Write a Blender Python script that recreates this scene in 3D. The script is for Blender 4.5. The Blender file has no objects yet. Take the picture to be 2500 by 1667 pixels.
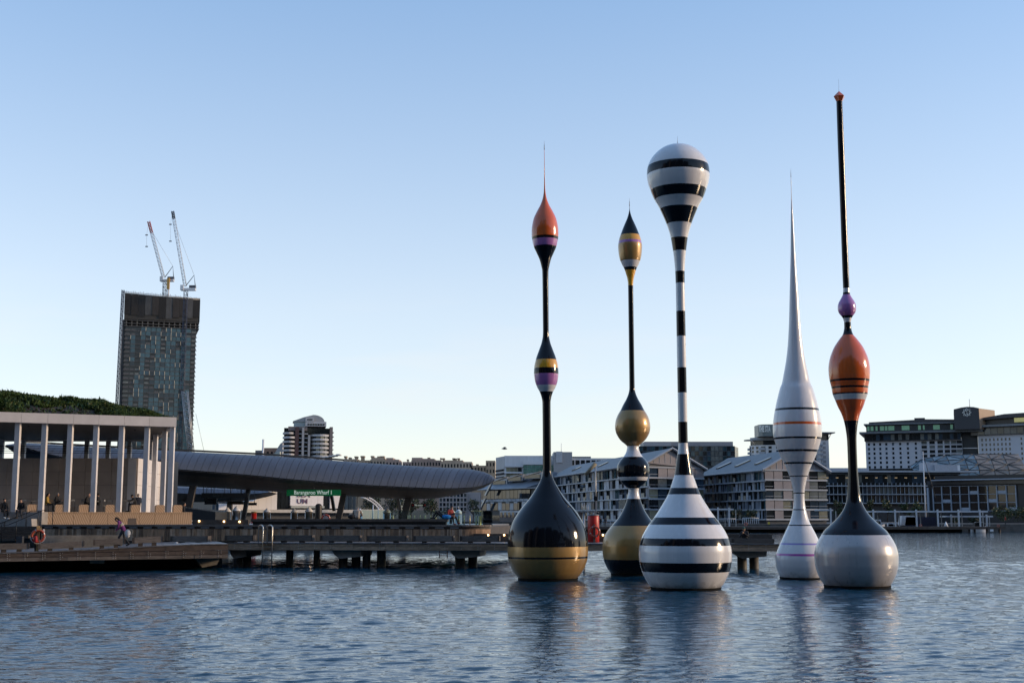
import bpy, bmesh, math, random
import numpy as np
from mathutils import Vector, Matrix
random.seed(7)
R = math.radians
SC = bpy.context.scene
COL = SC.collection

# ------------------------------------------------------------------ camera
F = 3088.0                      # focal length in pixels of the 2500 px wide photograph
TP = 0.1388
PITCH = math.atan(TP)
SP, CP = math.sin(PITCH), math.cos(PITCH)
H = 2.9
CX, CY = 1250.0, 833.5
cam = bpy.data.cameras.new('camera')
cam.sensor_fit = 'HORIZONTAL'
cam.sensor_width = 36.0
cam.lens = F / 2500.0 * 36.0
cam.clip_start = 0.1
cam.clip_end = 9000
camo = bpy.data.objects.new('camera', cam)
COL.objects.link(camo)
camo.location = (0, 0, H)
camo.rotation_euler = (R(90) + PITCH, 0, 0)
SC.camera = camo

# ------------------------------------------------------------------ sky, sun, exposure
SUN_EL, SUN_AZ = 14.0, 90.0      # degrees; azimuth clockwise from +Y (the view direction): low, to the right
w = bpy.data.worlds.new('World')
SC.world = w
w.use_nodes = True
wn, wl = w.node_tree.nodes, w.node_tree.links
wn.clear()
wo = wn.new('ShaderNodeOutputWorld')
bg = wn.new('ShaderNodeBackground')
sky = wn.new('ShaderNodeTexSky')
sky.sky_type = 'NISHITA'
sky.sun_disc = False
sky.sun_elevation = R(SUN_EL)
sky.sun_rotation = R(SUN_AZ)
sky.altitude = 0
sky.air_density = 1.0
sky.dust_density = 0.2
sky.ozone_density = 1.6
bg.inputs['Strength'].default_value = 0.12
# thin high cloud low on the right, in the direction of the sky itself
tc = wn.new('ShaderNodeTexCoord')
mp = wn.new('ShaderNodeMapping')
mp.inputs['Scale'].default_value = (3.0, 3.0, 22.0)
nz = wn.new('ShaderNodeTexNoise')
nz.inputs['Scale'].default_value = 1.6
nz.inputs['Detail'].default_value = 6
cr = wn.new('ShaderNodeValToRGB')
cr.color_ramp.elements[0].position = 0.52
cr.color_ramp.elements[1].position = 0.72
sx = wn.new('ShaderNodeSeparateXYZ')
mr = wn.new('ShaderNodeMapRange')
mr.inputs['From Min'].default_value = 0.19
mr.inputs['From Max'].default_value = 0.11
mu = wn.new('ShaderNodeMath'); mu.operation = 'MULTIPLY'
mu2 = wn.new('ShaderNodeMath'); mu2.operation = 'MULTIPLY'; mu2.inputs[1].default_value = 0.25
mx = wn.new('ShaderNodeMix'); mx.data_type = 'RGBA'
mx.inputs['B'].default_value = (3.9, 3.8, 3.75, 1)
hs = wn.new('ShaderNodeHueSaturation')
hs.inputs['Saturation'].default_value = 0.9
wl.new(tc.outputs['Generated'], mp.inputs['Vector'])
wl.new(mp.outputs['Vector'], nz.inputs['Vector'])
wl.new(nz.outputs['Fac'], cr.inputs['Fac'])
wl.new(tc.outputs['Generated'], sx.inputs['Vector'])
sr = wn.new('ShaderNodeMapRange')
for k_, v_ in (('From Min', 0.16), ('From Max', 0.42), ('To Min', 0.88), ('To Max', 1.34)): sr.inputs[k_].default_value = v_
wl.new(sx.outputs['Z'], sr.inputs['Value'])
wl.new(sr.outputs['Result'], hs.inputs['Saturation'])
wl.new(sx.outputs['Z'], mr.inputs['Value'])
wl.new(cr.outputs['Color'], mu.inputs[0])
wl.new(mr.outputs['Result'], mu.inputs[1])
wl.new(mu.outputs['Value'], mu2.inputs[0])
gm = wn.new('ShaderNodeGamma'); gm.inputs['Gamma'].default_value = 0.58
wb = wn.new('ShaderNodeVectorMath'); wb.operation = 'MULTIPLY'; wb.inputs[1].default_value = (1.68, 1.68, 1.83)
wl.new(sky.outputs['Color'], gm.inputs['Color'])
wl.new(gm.outputs['Color'], wb.inputs[0])
wl.new(wb.outputs['Vector'], hs.inputs['Color'])
wl.new(hs.outputs['Color'], mx.inputs['A'])
wl.new(mu2.outputs['Value'], mx.inputs['Factor'])
wl.new(mx.outputs['Result'], bg.inputs['Color'])
wl.new(bg.outputs['Background'], wo.inputs['Surface'])

sun = bpy.data.lights.new('sun', 'SUN')
sun.energy = 1.35
sun.color = (1.0, 0.72, 0.45)
sun.angle = R(7.0)
suno = bpy.data.objects.new('sun', sun)
COL.objects.link(suno)
sdir = Vector((math.sin(R(SUN_AZ)) * math.cos(R(SUN_EL)), math.cos(R(SUN_AZ)) * math.cos(R(SUN_EL)), math.sin(R(SUN_EL))))
suno.rotation_euler = sdir.to_track_quat('Z', 'Y').to_euler()
suno.location = (0, 0, 60)

SC.view_settings.view_transform = 'Standard'
SC.view_settings.look = 'None'
SC.view_settings.exposure = 1.0
SC.view_settings.gamma = 1.0
SC.view_settings.use_curve_mapping = False
SC.cycles.max_bounces = 8
SC.cycles.sample_clamp_indirect = 4.0
SC.cycles.caustics_reflective = False
SC.cycles.caustics_refractive = False

# ------------------------------------------------------------------ helpers
def ray(px, py):
    r = (px - CX) / F
    u = (CY - py) / F
    return Vector((r, CP - SP * u, SP + CP * u))

def at(px, py, Y):
    d = ray(px, py)
    t = Y / d.y
    return Vector((d.x * t, Y, H + d.z * t))

def on_z(px, py, z):
    d = ray(px, py)
    t = (z - H) / d.z
    return Vector((d.x * t, d.y * t, z))

class Plane:
    """a vertical working plane: s along it, t away from the viewer, z up"""
    def __init__(self, p0, yaw=0.0):
        self.p = Vector((p0[0], p0[1], 0))
        self.u = Vector((math.cos(yaw), math.sin(yaw), 0))
        self.n = Vector((-math.sin(yaw), math.cos(yaw), 0))
        self.yaw = yaw
    def __call__(self, s, t, z):
        return self.p + self.u * s + self.n * t + Vector((0, 0, z))
    def sz(self, px, py, t=0.0):
        d = ray(px, py)
        k = (self.n.dot(self.p) + t) / (self.n.x * d.x + self.n.y * d.y)
        q = Vector((d.x * k, d.y * k, 0)) - self.p
        return q.dot(self.u), H + d.z * k
    def s(self, px, py=1200, t=0.0):
        return self.sz(px, py, t)[0]
    def z(self, px, py, t=0.0):
        return self.sz(px, py, t)[1]

def plane2(a, b):
    """working plane through two ground points"""
    return Plane((a[0], a[1]), math.atan2(b[1] - a[1], b[0] - a[0]))

ORG = {}
def tag(o, label=None, cat=None, group=None, kind=None):
    if label: o['label'] = label
    if cat: o['category'] = cat
    if group: o['group'] = group
    if kind: o['kind'] = kind
    return o

def thing(name, label, cat, loc=(0, 0, 0), group=None):
    o = bpy.data.objects.new(name, None)
    o.empty_display_size = 0.3
    COL.objects.link(o)
    o.location = loc
    ORG[o.name] = Vector(loc)
    return tag(o, label, cat, group)

def link(name, me, parent=None, loc=None, rot=None, scale=None):
    o = bpy.data.objects.new(name, me)
    COL.objects.link(o)
    if parent is not None:
        o.parent = parent
    if loc is not None: o.location = loc
    if rot is not None: o.rotation_euler = rot
    if scale is not None: o.scale = scale
    return o

def copy_tree(o, parent=None):
    c = o.copy()
    COL.objects.link(c)
    if parent is not None: c.parent = parent
    for ch in list(o.children):
        copy_tree(ch, c)
    return c

class MB:
    def __init__(self, xf=None):
        self.v, self.f, self.m, self.sm = [], [], [], []
        self.xf = xf
    def P(self, p):
        return self.xf(*p) if self.xf else Vector(p)
    def face(self, pts, m=0, smooth=False):
        i = len(self.v)
        self.v += [self.P(p) for p in pts]
        self.f.append(tuple(range(i, i + len(pts))))
        self.m.append(m); self.sm.append(smooth)
    def box(self, x0, x1, y0, y1, z0, z1, m=0):
        if x1 < x0: x0, x1 = x1, x0
        if y1 < y0: y0, y1 = y1, y0
        if z1 < z0: z0, z1 = z1, z0
        i = len(self.v)
        self.v += [self.P(p) for p in ((x0,y0,z0),(x1,y0,z0),(x1,y1,z0),(x0,y1,z0),(x0,y0,z1),(x1,y0,z1),(x1,y1,z1),(x0,y1,z1))]
        for q in ((0,3,2,1),(4,5,6,7),(0,1,5,4),(1,2,6,5),(2,3,7,6),(3,0,4,7)):
            self.f.append(tuple(i + k for k in q)); self.m.append(m); self.sm.append(False)
        return self
    def prism(self, pts, y0, y1, m=0):
        """outline pts (x, z) extruded from y0 to y1"""
        n = len(pts); i = len(self.v)
        self.v += [self.P((x, y0, z)) for x, z in pts] + [self.P((x, y1, z)) for x, z in pts]
        self.f.append(tuple(i + k for k in range(n))); self.f.append(tuple(i + n + k for k in reversed(range(n))))
        self.m += [m, m]; self.sm += [False, False]
        for k in range(n):
            l = (k + 1) % n
            self.f.append((i + l, i + k, i + n + k, i + n + l)); self.m.append(m); self.sm.append(False)
        return self
    def prism_h(self, pts, z0, z1, m=0):
        """outline pts (x, y) extruded from z0 to z1"""
        n = len(pts); i = len(self.v)
        self.v += [self.P((x, y, z0)) for x, y in pts] + [self.P((x, y, z1)) for x, y in pts]
        self.f.append(tuple(i + k for k in reversed(range(n)))); self.f.append(tuple(i + n + k for k in range(n)))
        self.m += [m, m]; self.sm += [False, False]
        for k in range(n):
            l = (k + 1) % n
            self.f.append((i + k, i + l, i + n + l, i + n + k)); self.m.append(m); self.sm.append(False)
        return self
    def tube(self, path, r, n=8, m=0, cap=True, smooth=True):
        pts = [self.P(p) for p in path]
        rs = r if isinstance(r, (list, tuple)) else [r] * len(pts)
        i = len(self.v); k = len(pts)
        ref = None
        for a in range(k):
            d = (pts[min(a + 1, k - 1)] - pts[max(a - 1, 0)])
            d = d.normalized() if d.length > 1e-9 else Vector((0, 0, 1))
            if ref is None:
                ref = Vector((0, 0, 1)) if abs(d.z) < .9 else Vector((1, 0, 0))
            x = d.cross(ref).normalized(); y = x.cross(d).normalized()
            ref = y
            for b in range(n):
                an = 2 * math.pi * b / n
                self.v.append(pts[a] + (x * math.cos(an) + y * math.sin(an)) * rs[a])
        for a in range(k - 1):
            for b in range(n):
                c = (b + 1) % n
                self.f.append((i + a * n + b, i + a * n + c, i + (a + 1) * n + c, i + (a + 1) * n + b)); self.m.append(m); self.sm.append(smooth)
        if cap:
            self.f.append(tuple(i + b for b in reversed(range(n)))); self.m.append(m); self.sm.append(False)
            self.f.append(tuple(i + (k - 1) * n + b for b in range(n))); self.m.append(m); self.sm.append(False)
        return self
    def lathe(self, prof, n=24, c=(0, 0, 0), m=0, smooth=True):
        """prof: (r, z) from bottom to top round a vertical axis through c"""
        i = len(self.v); k = len(prof)
        for r, z in prof:
            for b in range(n):
                an = 2 * math.pi * b / n
                self.v.append(self.P((c[0] + r * math.cos(an), c[1] + r * math.sin(an), c[2] + z)))
        for a in range(k - 1):
            for b in range(n):
                d = (b + 1) % n
                self.f.append((i + a * n + b, i + a * n + d, i + (a + 1) * n + d, i + (a + 1) * n + b)); self.m.append(m); self.sm.append(smooth)
        self.f.append(tuple(i + b for b in reversed(range(n)))); self.m.append(m); self.sm.append(False)
        self.f.append(tuple(i + (k - 1) * n + b for b in range(n))); self.m.append(m); self.sm.append(False)
        return self
    def torus(self, c, R0, r, ax='y', n=28, k=8, m=0, a0=0, a1=2 * math.pi):
        i = len(self.v)
        full = abs(a1 - a0 - 2 * math.pi) < 1e-6
        cnt = n if full else n + 1
        for a in range(cnt):
            t = a0 + (a1 - a0) * a / n
            for b in range(k):
                q = 2 * math.pi * b / k
                rr = R0 + r * math.cos(q); h = r * math.sin(q)
                if ax == 'y': p = (c[0] + rr * math.cos(t), c[1] + h, c[2] + rr * math.sin(t))
                else: p = (c[0] + rr * math.cos(t), c[1] + rr * math.sin(t), c[2] + h)
                self.v.append(self.P(p))
        for a in range(n):
            e = (a + 1) % cnt
            for b in range(k):
                d = (b + 1) % k
                self.f.append((i + a * k + b, i + e * k + b, i + e * k + d, i + a * k + d)); self.m.append(m); self.sm.append(True)
        return self
    def mesh(self, name, mats, org=Vector((0, 0, 0))):
        me = bpy.data.meshes.new(name)
        me.from_pydata([tuple(v - org) for v in self.v], [], self.f)
        for mt in (mats if isinstance(mats, (list, tuple)) else [mats]):
            me.materials.append(mt)
        me.polygons.foreach_set('material_index', self.m)
        me.polygons.foreach_set('use_smooth', self.sm)
        me.update()
        return me
    def obj(self, name, mats, parent=None, kind=None, label=None):
        if parent is not None:
            org = ORG[parent.name]
            o = link(name, self.mesh(name, mats, org), parent)
            ORG[o.name] = org
        else:
            lo = Vector((min(v.x for v in self.v), min(v.y for v in self.v), min(v.z for v in self.v)))
            hi = Vector((max(v.x for v in self.v), max(v.y for v in self.v), max(v.z for v in self.v)))
            org = Vector(((lo.x + hi.x) / 2, (lo.y + hi.y) / 2, lo.z))
            o = link(name, self.mesh(name, mats, org), None, org)
            ORG[o.name] = org
        if kind: o['kind'] = kind
        if label: o['label'] = label
        return o

def inst(mesh, name, parent, world, rotz=0.0, scale=None):
    """an object that shares a mesh built round its own origin"""
    o = link(name, mesh, parent, Vector(world) - (ORG[parent.name] if parent else Vector((0, 0, 0))), (0, 0, rotz), scale)
    ORG[o.name] = Vector(world)
    return o

# ------------------------------------------------------------------ materials
MATS = {}
def mat(name, col, rough=0.6, metal=0.0, var=0.15, scale=2.0, bump=0.0, bscale=20.0, coat=0.0, emit=None, estr=0.0, spec=0.5, stretch=None, col2=None):
    if name in MATS: return MATS[name]
    m = bpy.data.materials.new(name)
    m.use_nodes = True
    nt = m.node_tree; N, L = nt.nodes, nt.links
    b = N['Principled BSDF']
    b.inputs['Roughness'].default_value = rough
    b.inputs['Metallic'].default_value = metal
    b.inputs['Specular IOR Level'].default_value = spec
    if coat:
        b.inputs['Coat Weight'].default_value = coat
        b.inputs['Coat Roughness'].default_value = 0.03
    c = (*col, 1)
    geo = N.new('ShaderNodeNewGeometry')
    vec = geo.outputs['Position']
    if stretch:
        mp = N.new('ShaderNodeMapping'); mp.inputs['Scale'].default_value = stretch
        L.new(vec, mp.inputs['Vector']); vec = mp.outputs['Vector']
    if var or col2:
        nz = N.new('ShaderNodeTexNoise'); nz.inputs['Scale'].default_value = scale; nz.inputs['Detail'].default_value = 5
        nz.inputs['Roughness'].default_value = 0.65
        L.new(vec, nz.inputs['Vector'])
        rp = N.new('ShaderNodeValToRGB')
        rp.color_ramp.elements[0].position = 0.3; rp.color_ramp.elements[1].position = 0.7
        lo = tuple(x * (1 - var) for x in col); hi = tuple(min(1, x * (1 + var)) for x in col)
        if col2: hi = col2
        rp.color_ramp.elements[0].color = (*lo, 1); rp.color_ramp.elements[1].color = (*hi, 1)
        L.new(nz.outputs['Fac'], rp.inputs['Fac'])
        # every object of its own shade
        oi = N.new('ShaderNodeObjectInfo')
        mr_ = N.new('ShaderNodeMapRange'); mr_.inputs['To Min'].default_value = 1 - var * .7; mr_.inputs['To Max'].default_value = 1 + var * .7
        L.new(oi.outputs['Random'], mr_.inputs['Value'])
        vm = N.new('ShaderNodeVectorMath'); vm.operation = 'SCALE'
        L.new(rp.outputs['Color'], vm.inputs[0]); L.new(mr_.outputs['Result'], vm.inputs['Scale'])
        L.new(vm.outputs['Vector'], b.inputs['Base Color'])
    else:
        b.inputs['Base Color'].default_value = c
    if bump:
        n2 = N.new('ShaderNodeTexNoise'); n2.inputs['Scale'].default_value = bscale; n2.inputs['Detail'].default_value = 4
        L.new(vec, n2.inputs['Vector'])
        bp = N.new('ShaderNodeBump'); bp.inputs['Strength'].default_value = bump; bp.inputs['Distance'].default_value = 0.05
        L.new(n2.outputs['Fac'], bp.inputs['Height']); L.new(bp.outputs['Normal'], b.inputs['Normal'])
    if emit:
        b.inputs['Emission Color'].default_value = (*emit, 1); b.inputs['Emission Strength'].default_value = estr
    MATS[name] = m
    return m

def glassy(name, col, rough=0.05, var=0.3, scale=0.5, metal=0.0):
    return mat(name, col, rough=rough, var=var, scale=scale, metal=metal, spec=0.45)

def text_mesh(body, size, bold=0.0, ext=0.01):
    c = bpy.data.curves.new('t', 'FONT')
    c.body = body; c.size = size; c.extrude = ext; c.offset = bold
    c.align_x = 'CENTER'; c.align_y = 'CENTER'
    c.resolution_u = 4
    o = bpy.data.objects.new('t', c); COL.objects.link(o)
    dg = bpy.context.evaluated_depsgraph_get()
    me = bpy.data.meshes.new_from_object(o.evaluated_get(dg))
    bpy.data.objects.remove(o); bpy.data.curves.remove(c)
    return me

def lettering(body, size, m, parent, world, yaw=0.0, width=None, name='lettering', bold=0.0, ext=0.01):
    me = text_mesh(body, size, bold, ext)
    me.name = name
    me.materials.clear(); me.materials.append(m)
    sx = 1.0
    if width:
        xs = [v.co.x for v in me.vertices]
        sx = width / (max(xs) - min(xs))
    o = link(name, me, parent, Vector(world) - ORG[parent.name], (R(90), 0, yaw), (sx, 1, 1))
    ORG[o.name] = Vector(world)
    return o
# ------------------------------------------------------------------ floating sculptures
def paint(name, col, rough=0.16, metal=0.0, coat=0.6):
    """sprayed fibreglass: gloss lacquer with faint waviness, water streaks and dust"""
    m = bpy.data.materials.new(name); m.use_nodes = True
    N, L = m.node_tree.nodes, m.node_tree.links
    b = N['Principled BSDF']
    b.inputs['Metallic'].default_value = metal
    b.inputs['Specular IOR Level'].default_value = 0.5 if coat else 0.33
    b.inputs['Coat Weight'].default_value = coat
    b.inputs['Coat Roughness'].default_value = 0.04
    geo = N.new('ShaderNodeNewGeometry')
    mp = N.new('ShaderNodeMapping'); mp.inputs['Scale'].default_value = (5, 5, 0.15)
    L.new(geo.outputs['Position'], mp.inputs['Vector'])
    st = N.new('ShaderNodeTexNoise'); st.inputs['Scale'].default_value = 1.0; st.inputs['Detail'].default_value = 6
    L.new(mp.outputs['Vector'], st.inputs['Vector'])
    rp = N.new('ShaderNodeValToRGB')
    rp.color_ramp.elements[0].position = 0.35; rp.color_ramp.elements[1].position = 0.75
    rp.color_ramp.elements[0].color = (*[c * 0.95 for c in col], 1)
    rp.color_ramp.elements[1].color = (*[min(1, c * 1.02 + 0.001) for c in col], 1)
    L.new(st.outputs['Fac'], rp.inputs['Fac'])
    # tide stain just above the water
    sp_ = N.new('ShaderNodeSeparateXYZ'); L.new(geo.outputs['Position'], sp_.inputs[0])
    sn = N.new('ShaderNodeTexNoise'); sn.inputs['Scale'].default_value = 3.5; sn.inputs['Detail'].default_value = 6; L.new(geo.outputs['Position'], sn.inputs['Vector'])
    ms_ = N.new('ShaderNodeMath'); ms_.operation = 'MULTIPLY_ADD'; ms_.inputs[1].default_value = 0.7; L.new(sn.outputs['Fac'], ms_.inputs[0]); L.new(sp_.outputs['Z'], ms_.inputs[2])
    sm_ = N.new('ShaderNodeMapRange'); sm_.inputs['From Min'].default_value = 0.72; sm_.inputs['From Max'].default_value = 0.40; sm_.inputs['To Max'].default_value = 0.5; L.new(ms_.outputs['Value'], sm_.inputs['Value'])
    mx_ = N.new('ShaderNodeMix'); mx_.data_type = 'RGBA'; mx_.inputs['B'].default_value = (.09, .075, .05, 1)
    L.new(sm_.outputs['Result'], mx_.inputs['Factor']); L.new(rp.outputs['Color'], mx_.inputs['A']); L.new(mx_.outputs['Result'], b.inputs['Base Color'])
    rr = N.new('ShaderNodeMapRange'); rr.inputs['To Min'].default_value = rough * 0.7; rr.inputs['To Max'].default_value = rough * 1.8
    L.new(st.outputs['Fac'], rr.inputs['Value']); L.new(rr.outputs['Result'], b.inputs['Roughness'])
    n2 = N.new('ShaderNodeTexNoise'); n2.inputs['Scale'].default_value = 1.3; n2.inputs['Detail'].default_value = 2
    L.new(geo.outputs['Position'], n2.inputs['Vector'])
    bp = N.new('ShaderNodeBump'); bp.inputs['Strength'].default_value = 0.25; bp.inputs['Distance'].default_value = 0.03
    L.new(n2.outputs['Fac'], bp.inputs['Height'])
    L.new(bp.outputs['Normal'], b.inputs['Coat Normal'])
    MATS[name] = m
    return m

PAINT = {
    'black': paint('black_lacquer', (0.0032, 0.0045, 0.0085), 0.09, 0.0, 0.0),
    'white': paint('white_lacquer', (0.80, 0.79, 0.785), 0.2),
    'silver': paint('silver_grey_lacquer', (0.52, 0.50, 0.49), 0.25, 0.15),
    'gold': paint('gold_lacquer', (0.40, 0.235, 0.07), 0.3, 0.3),
    'orange': paint('orange_lacquer', (0.76, 0.125, 0.015)),
    'yellow': paint('yellow_lacquer', (0.78, 0.38, 0.02)),
    'purple': paint('purple_lacquer', (0.47, 0.18, 0.47)),
    'lavender': paint('lavender_lacquer', (0.33, 0.27, 0.62)),
    'magenta': paint('magenta_lacquer', (0.50, 0.11, 0.42)),
}
skirt_m = mat('wet_black_rubber', (0.006, 0.006, 0.006), 0.85, var=0.2, spec=0.1)
needle_m = mat('brushed_antenna_steel', (0.25, 0.2, 0.18), 0.4, metal=0.6, var=0.1)

def pchip(x, y, xi):
    """monotone cubic through the measured outline"""
    x = np.asarray(x, float); y = np.asarray(y, float)
    h = np.diff(x); d = np.diff(y) / h
    m = np.zeros_like(y)
    for k in range(1, len(x) - 1):
        if d[k - 1] * d[k] > 0:
            w1 = 2 * h[k] + h[k - 1]; w2 = h[k] + 2 * h[k - 1]
            m[k] = (w1 + w2) / (w1 / d[k - 1] + w2 / d[k])
    m[0] = d[0]; m[-1] = d[-1]
    i = np.clip(np.searchsorted(x, xi) - 1, 0, len(x) - 2)
    t = (xi - x[i]) / h[i]
    return ((1 + 2 * t) * (1 - t) ** 2 * y[i] + t * (1 - t) ** 2 * h[i] * m[i]
            + t * t * (3 - 2 * t) * y[i + 1] + t * t * (t - 1) * h[i] * m[i + 1])

def prof(oy, sc, rows):
    return [(oy + y / sc, hw / sc) for y, hw in rows]

def edges(oy, sc, rows):
    return [(c, oy + y / sc) for c, y in rows]

def sculpture(label, base_px, front_py, outline, bands, sections, needle, tilt=(0, 0), skirt=True):
    """outline (py, half width) top to waterline; bands (colour, py of lower edge); sections (name, py of lower edge)"""
    yf = on_z(base_px, front_py, 0).y
    r0 = outline[-1][1] * (yf * CP) / F
    Y0 = yf + r0
    X0 = on_z(base_px, front_py, 0).x * Y0 / yf
    def zof(py, Y):
        return at(base_px, py, Y).z
    zs, rs = [], []
    for py, hw in outline:
        z = zof(py, Y0)
        dep = Y0 * CP + (z - H) * SP
        zs.append(z); rs.append(hw * dep / F)
    zs = np.array(zs[::-1]); rs = np.array(rs[::-1])
    zs[0] = 0.0
    # below the waterline
    zs = np.concatenate([[-0.6], zs]); rs = np.concatenate([[rs[0] * 0.62], rs])
    rad = lambda z: pchip(zs, rs, np.asarray(z, float))
    def zedge(py):
        z = zof(py, Y0)
        for _ in range(3):
            r = float(rad(min(max(z, zs[0]), zs[-1])))
            z = zof(py, Y0 - r)
        return z
    eb = [(c, zedge(py) if k < len(bands) - 1 else -0.6) for k, (c, py) in enumerate(bands)]
    es = [(n, zedge(py) if k < len(sections) - 1 else -0.6) for k, (n, py) in enumerate(sections)]
    root = thing('floating_sculpture', label, 'sculpture', (X0, Y0, 0), 'tall painted sculptures floating in the harbour')
    NSEG = 96
    ang = np.arange(NSEG) * 2 * math.pi / NSEG
    def ring_mesh(name, spans, color, parent):
        V, Fc, NN = [], [], []
        for z0, z1 in spans:
            n = max(2, int((z1 - z0) / 0.06) + 1)
            zz = np.linspace(z0, z1, n)
            r = np.maximum(rad(zz), 0.004)
            e = 0.004
            dr = (rad(np.minimum(zz + e, zs[-1])) - rad(np.maximum(zz - e, zs[0]))) / (2 * e)
            i = len(V)
            for z, q, s in zip(zz, r, dr):
                nl = 1 / math.sqrt(1 + s * s)
                for a in ang:
                    V.append((q * math.cos(a), q * math.sin(a), z)); NN.append((math.cos(a) * nl, math.sin(a) * nl, -s * nl))
            for k in range(n - 1):
                for b in range(NSEG):
                    c = (b + 1) % NSEG
                    Fc.append((i + k * NSEG + b, i + k * NSEG + c, i + (k + 1) * NSEG + c, i + (k + 1) * NSEG + b))
        me = bpy.data.meshes.new(name)
        me.from_pydata(V, [], Fc)
        me.materials.append(PAINT[color])
        me.polygons.foreach_set('use_smooth', [True] * len(Fc))
        me.update()
        me.normals_split_custom_set_from_vertices(NN)
        o = link(name, me, parent)
        ORG[o.name] = Vector((X0, Y0, 0))
        return o
    top = zs[-1]
    st = top
    for name, sb in es:
        # the bands inside this section
        segs = []
        bt = top
        for c, zb in eb:
            a, b = min(bt, st), max(zb, sb)
            if a - b > 1e-4: segs.append((c, b, a))
            bt = zb
        main = max(segs, key=lambda q: q[2] - q[1])
        p = ring_mesh(name, [main[1:]], main[0], root)
        for q in segs:
            if q is not main:
                ring_mesh(q[0] + '_band', [q[1:]], q[0], p)
        st = sb
    # antenna on the tip
    n0, n1, nr = needle
    za, zb_ = zof(n0, Y0), top
    mb = MB()
    zm = zb_ + (za - zb_) * 0.35
    mb.tube([(X0, Y0, zb_ - 0.15), (X0, Y0, zm)], [nr * 2.2, nr * 1.6], 8)
    mb.tube([(X0, Y0, zm - .02), (X0, Y0, za)], [nr, nr * 0.5], 6)
    mb.obj('antenna', needle_m, root)
    if skirt:
        rb = float(rad(0.0))
        mb = MB()
        mb.lathe([(rb * 0.9, -0.5), (rb + 0.025, -0.3), (float(rad(0.10)) + 0.022, 0.10), (float(rad(0.10)) - 0.03, 0.101)], 96, (X0, Y0, 0))
        mb.obj('waterline_skirt', skirt_m, root)
    root.rotation_euler = (R(tilt[0]), R(tilt[1]), 0)
    return root, X0, Y0, rad

# tall one with an orange teardrop top
A_out = prof(340, 3.407, [(64, 1.4), (240, 2.6), (340, 4), (430, 7), (480, 14), (540, 34), (600, 66), (660, 94), (700, 104), (760, 112), (800, 112), (850, 105), (890, 96), (940, 74), (1000, 48), (1050, 35), (1095, 26.5), (1200, 25), (1500, 24.5)]) \
      + prof(780, 2.3077, [(60, 16.5), (90, 17.5), (130, 25), (170, 39), (220, 57), (265, 67), (300, 69.5), (340, 65), (380, 52), (403, 39.5), (430, 29.5), (465, 23.5), (600, 23), (780, 23.5), (840, 24), (880, 30), (910, 41), (950, 63), (1000, 96), (1050, 138), (1100, 175), (1150, 203), (1200, 219), (1250, 226), (1290, 227), (1340, 224), (1390, 209), (1430, 187), (1470, 157)])
A_b = edges(340, 3.407, [('orange', 793), ('black', 815), ('purple', 875)]) + edges(780, 2.3077, [('black', 220), ('yellow', 267), ('black', 300), ('purple', 365), ('white', 403), ('black', 1282), ('gold', 1339), ('black', 1350), ('gold', 1470)])
A_s = edges(340, 3.407, [('teardrop_top', 1095)]) + edges(780, 2.3077, [('upper_stem', 90), ('small_bulb', 465), ('lower_stem', 840), ('float_base', 1470)])
SA = sculpture('floating sculpture with an orange teardrop top, black stem and black and gold onion base', 1337.9, 1418.5, A_out, A_b, A_s, (344, 0, 0.008), (0, -0.28))

# gold bead one, second from the left
B_out = prof(480, 3.2667, [(55, 1.2), (100, 2), (130, 7), (170, 19), (220, 41), (260, 58), (300, 73), (340, 87), (400, 95.5), (450, 92), (500, 83), (540, 67), (575, 49), (610, 38), (650, 27), (700, 21), (760, 20.5), (1400, 21)]) \
      + prof(930, 3.075, [(0, 20), (55, 20.5), (80, 24), (130, 42), (180, 70), (217, 88), (260, 113), (300, 127), (340, 132), (380, 127), (420, 109), (450, 86), (477, 54), (490, 43), (520, 47), (550, 60), (567, 72), (600, 100), (640, 119), (680, 122), (720, 112), (744, 102), (780, 72), (803, 42), (820, 39), (850, 42), (883, 50), (920, 61), (960, 78), (1000, 100), (1040, 128), (1085, 168), (1120, 196), (1160, 221), (1200, 234), (1240, 240), (1280, 239), (1340, 230), (1400, 207), (1465, 165)])
B_b = edges(480, 3.2667, [('black', 293), ('yellow', 338), ('purple', 358), ('gold', 500), ('white', 556), ('black', 580), ('yellow', 706)]) + edges(930, 3.075, [('black', 217), ('gold', 484), ('white', 567), ('black', 717), ('white', 744), ('black', 803), ('white', 883), ('black', 1085), ('gold', 1343), ('black', 1465)])
B_s = edges(480, 3.2667, [('pointed_top', 706)]) + edges(930, 3.075, [('stem', 60), ('gold_bead', 490), ('black_bead', 820), ('float_base', 1465)])
SB = sculpture('sculpture of stacked gold and black beads, half hidden behind the striped one', 1549.5, 1406.5, B_out, B_b, B_s, (484, 0, 0.008), (0, -0.05))

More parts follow.
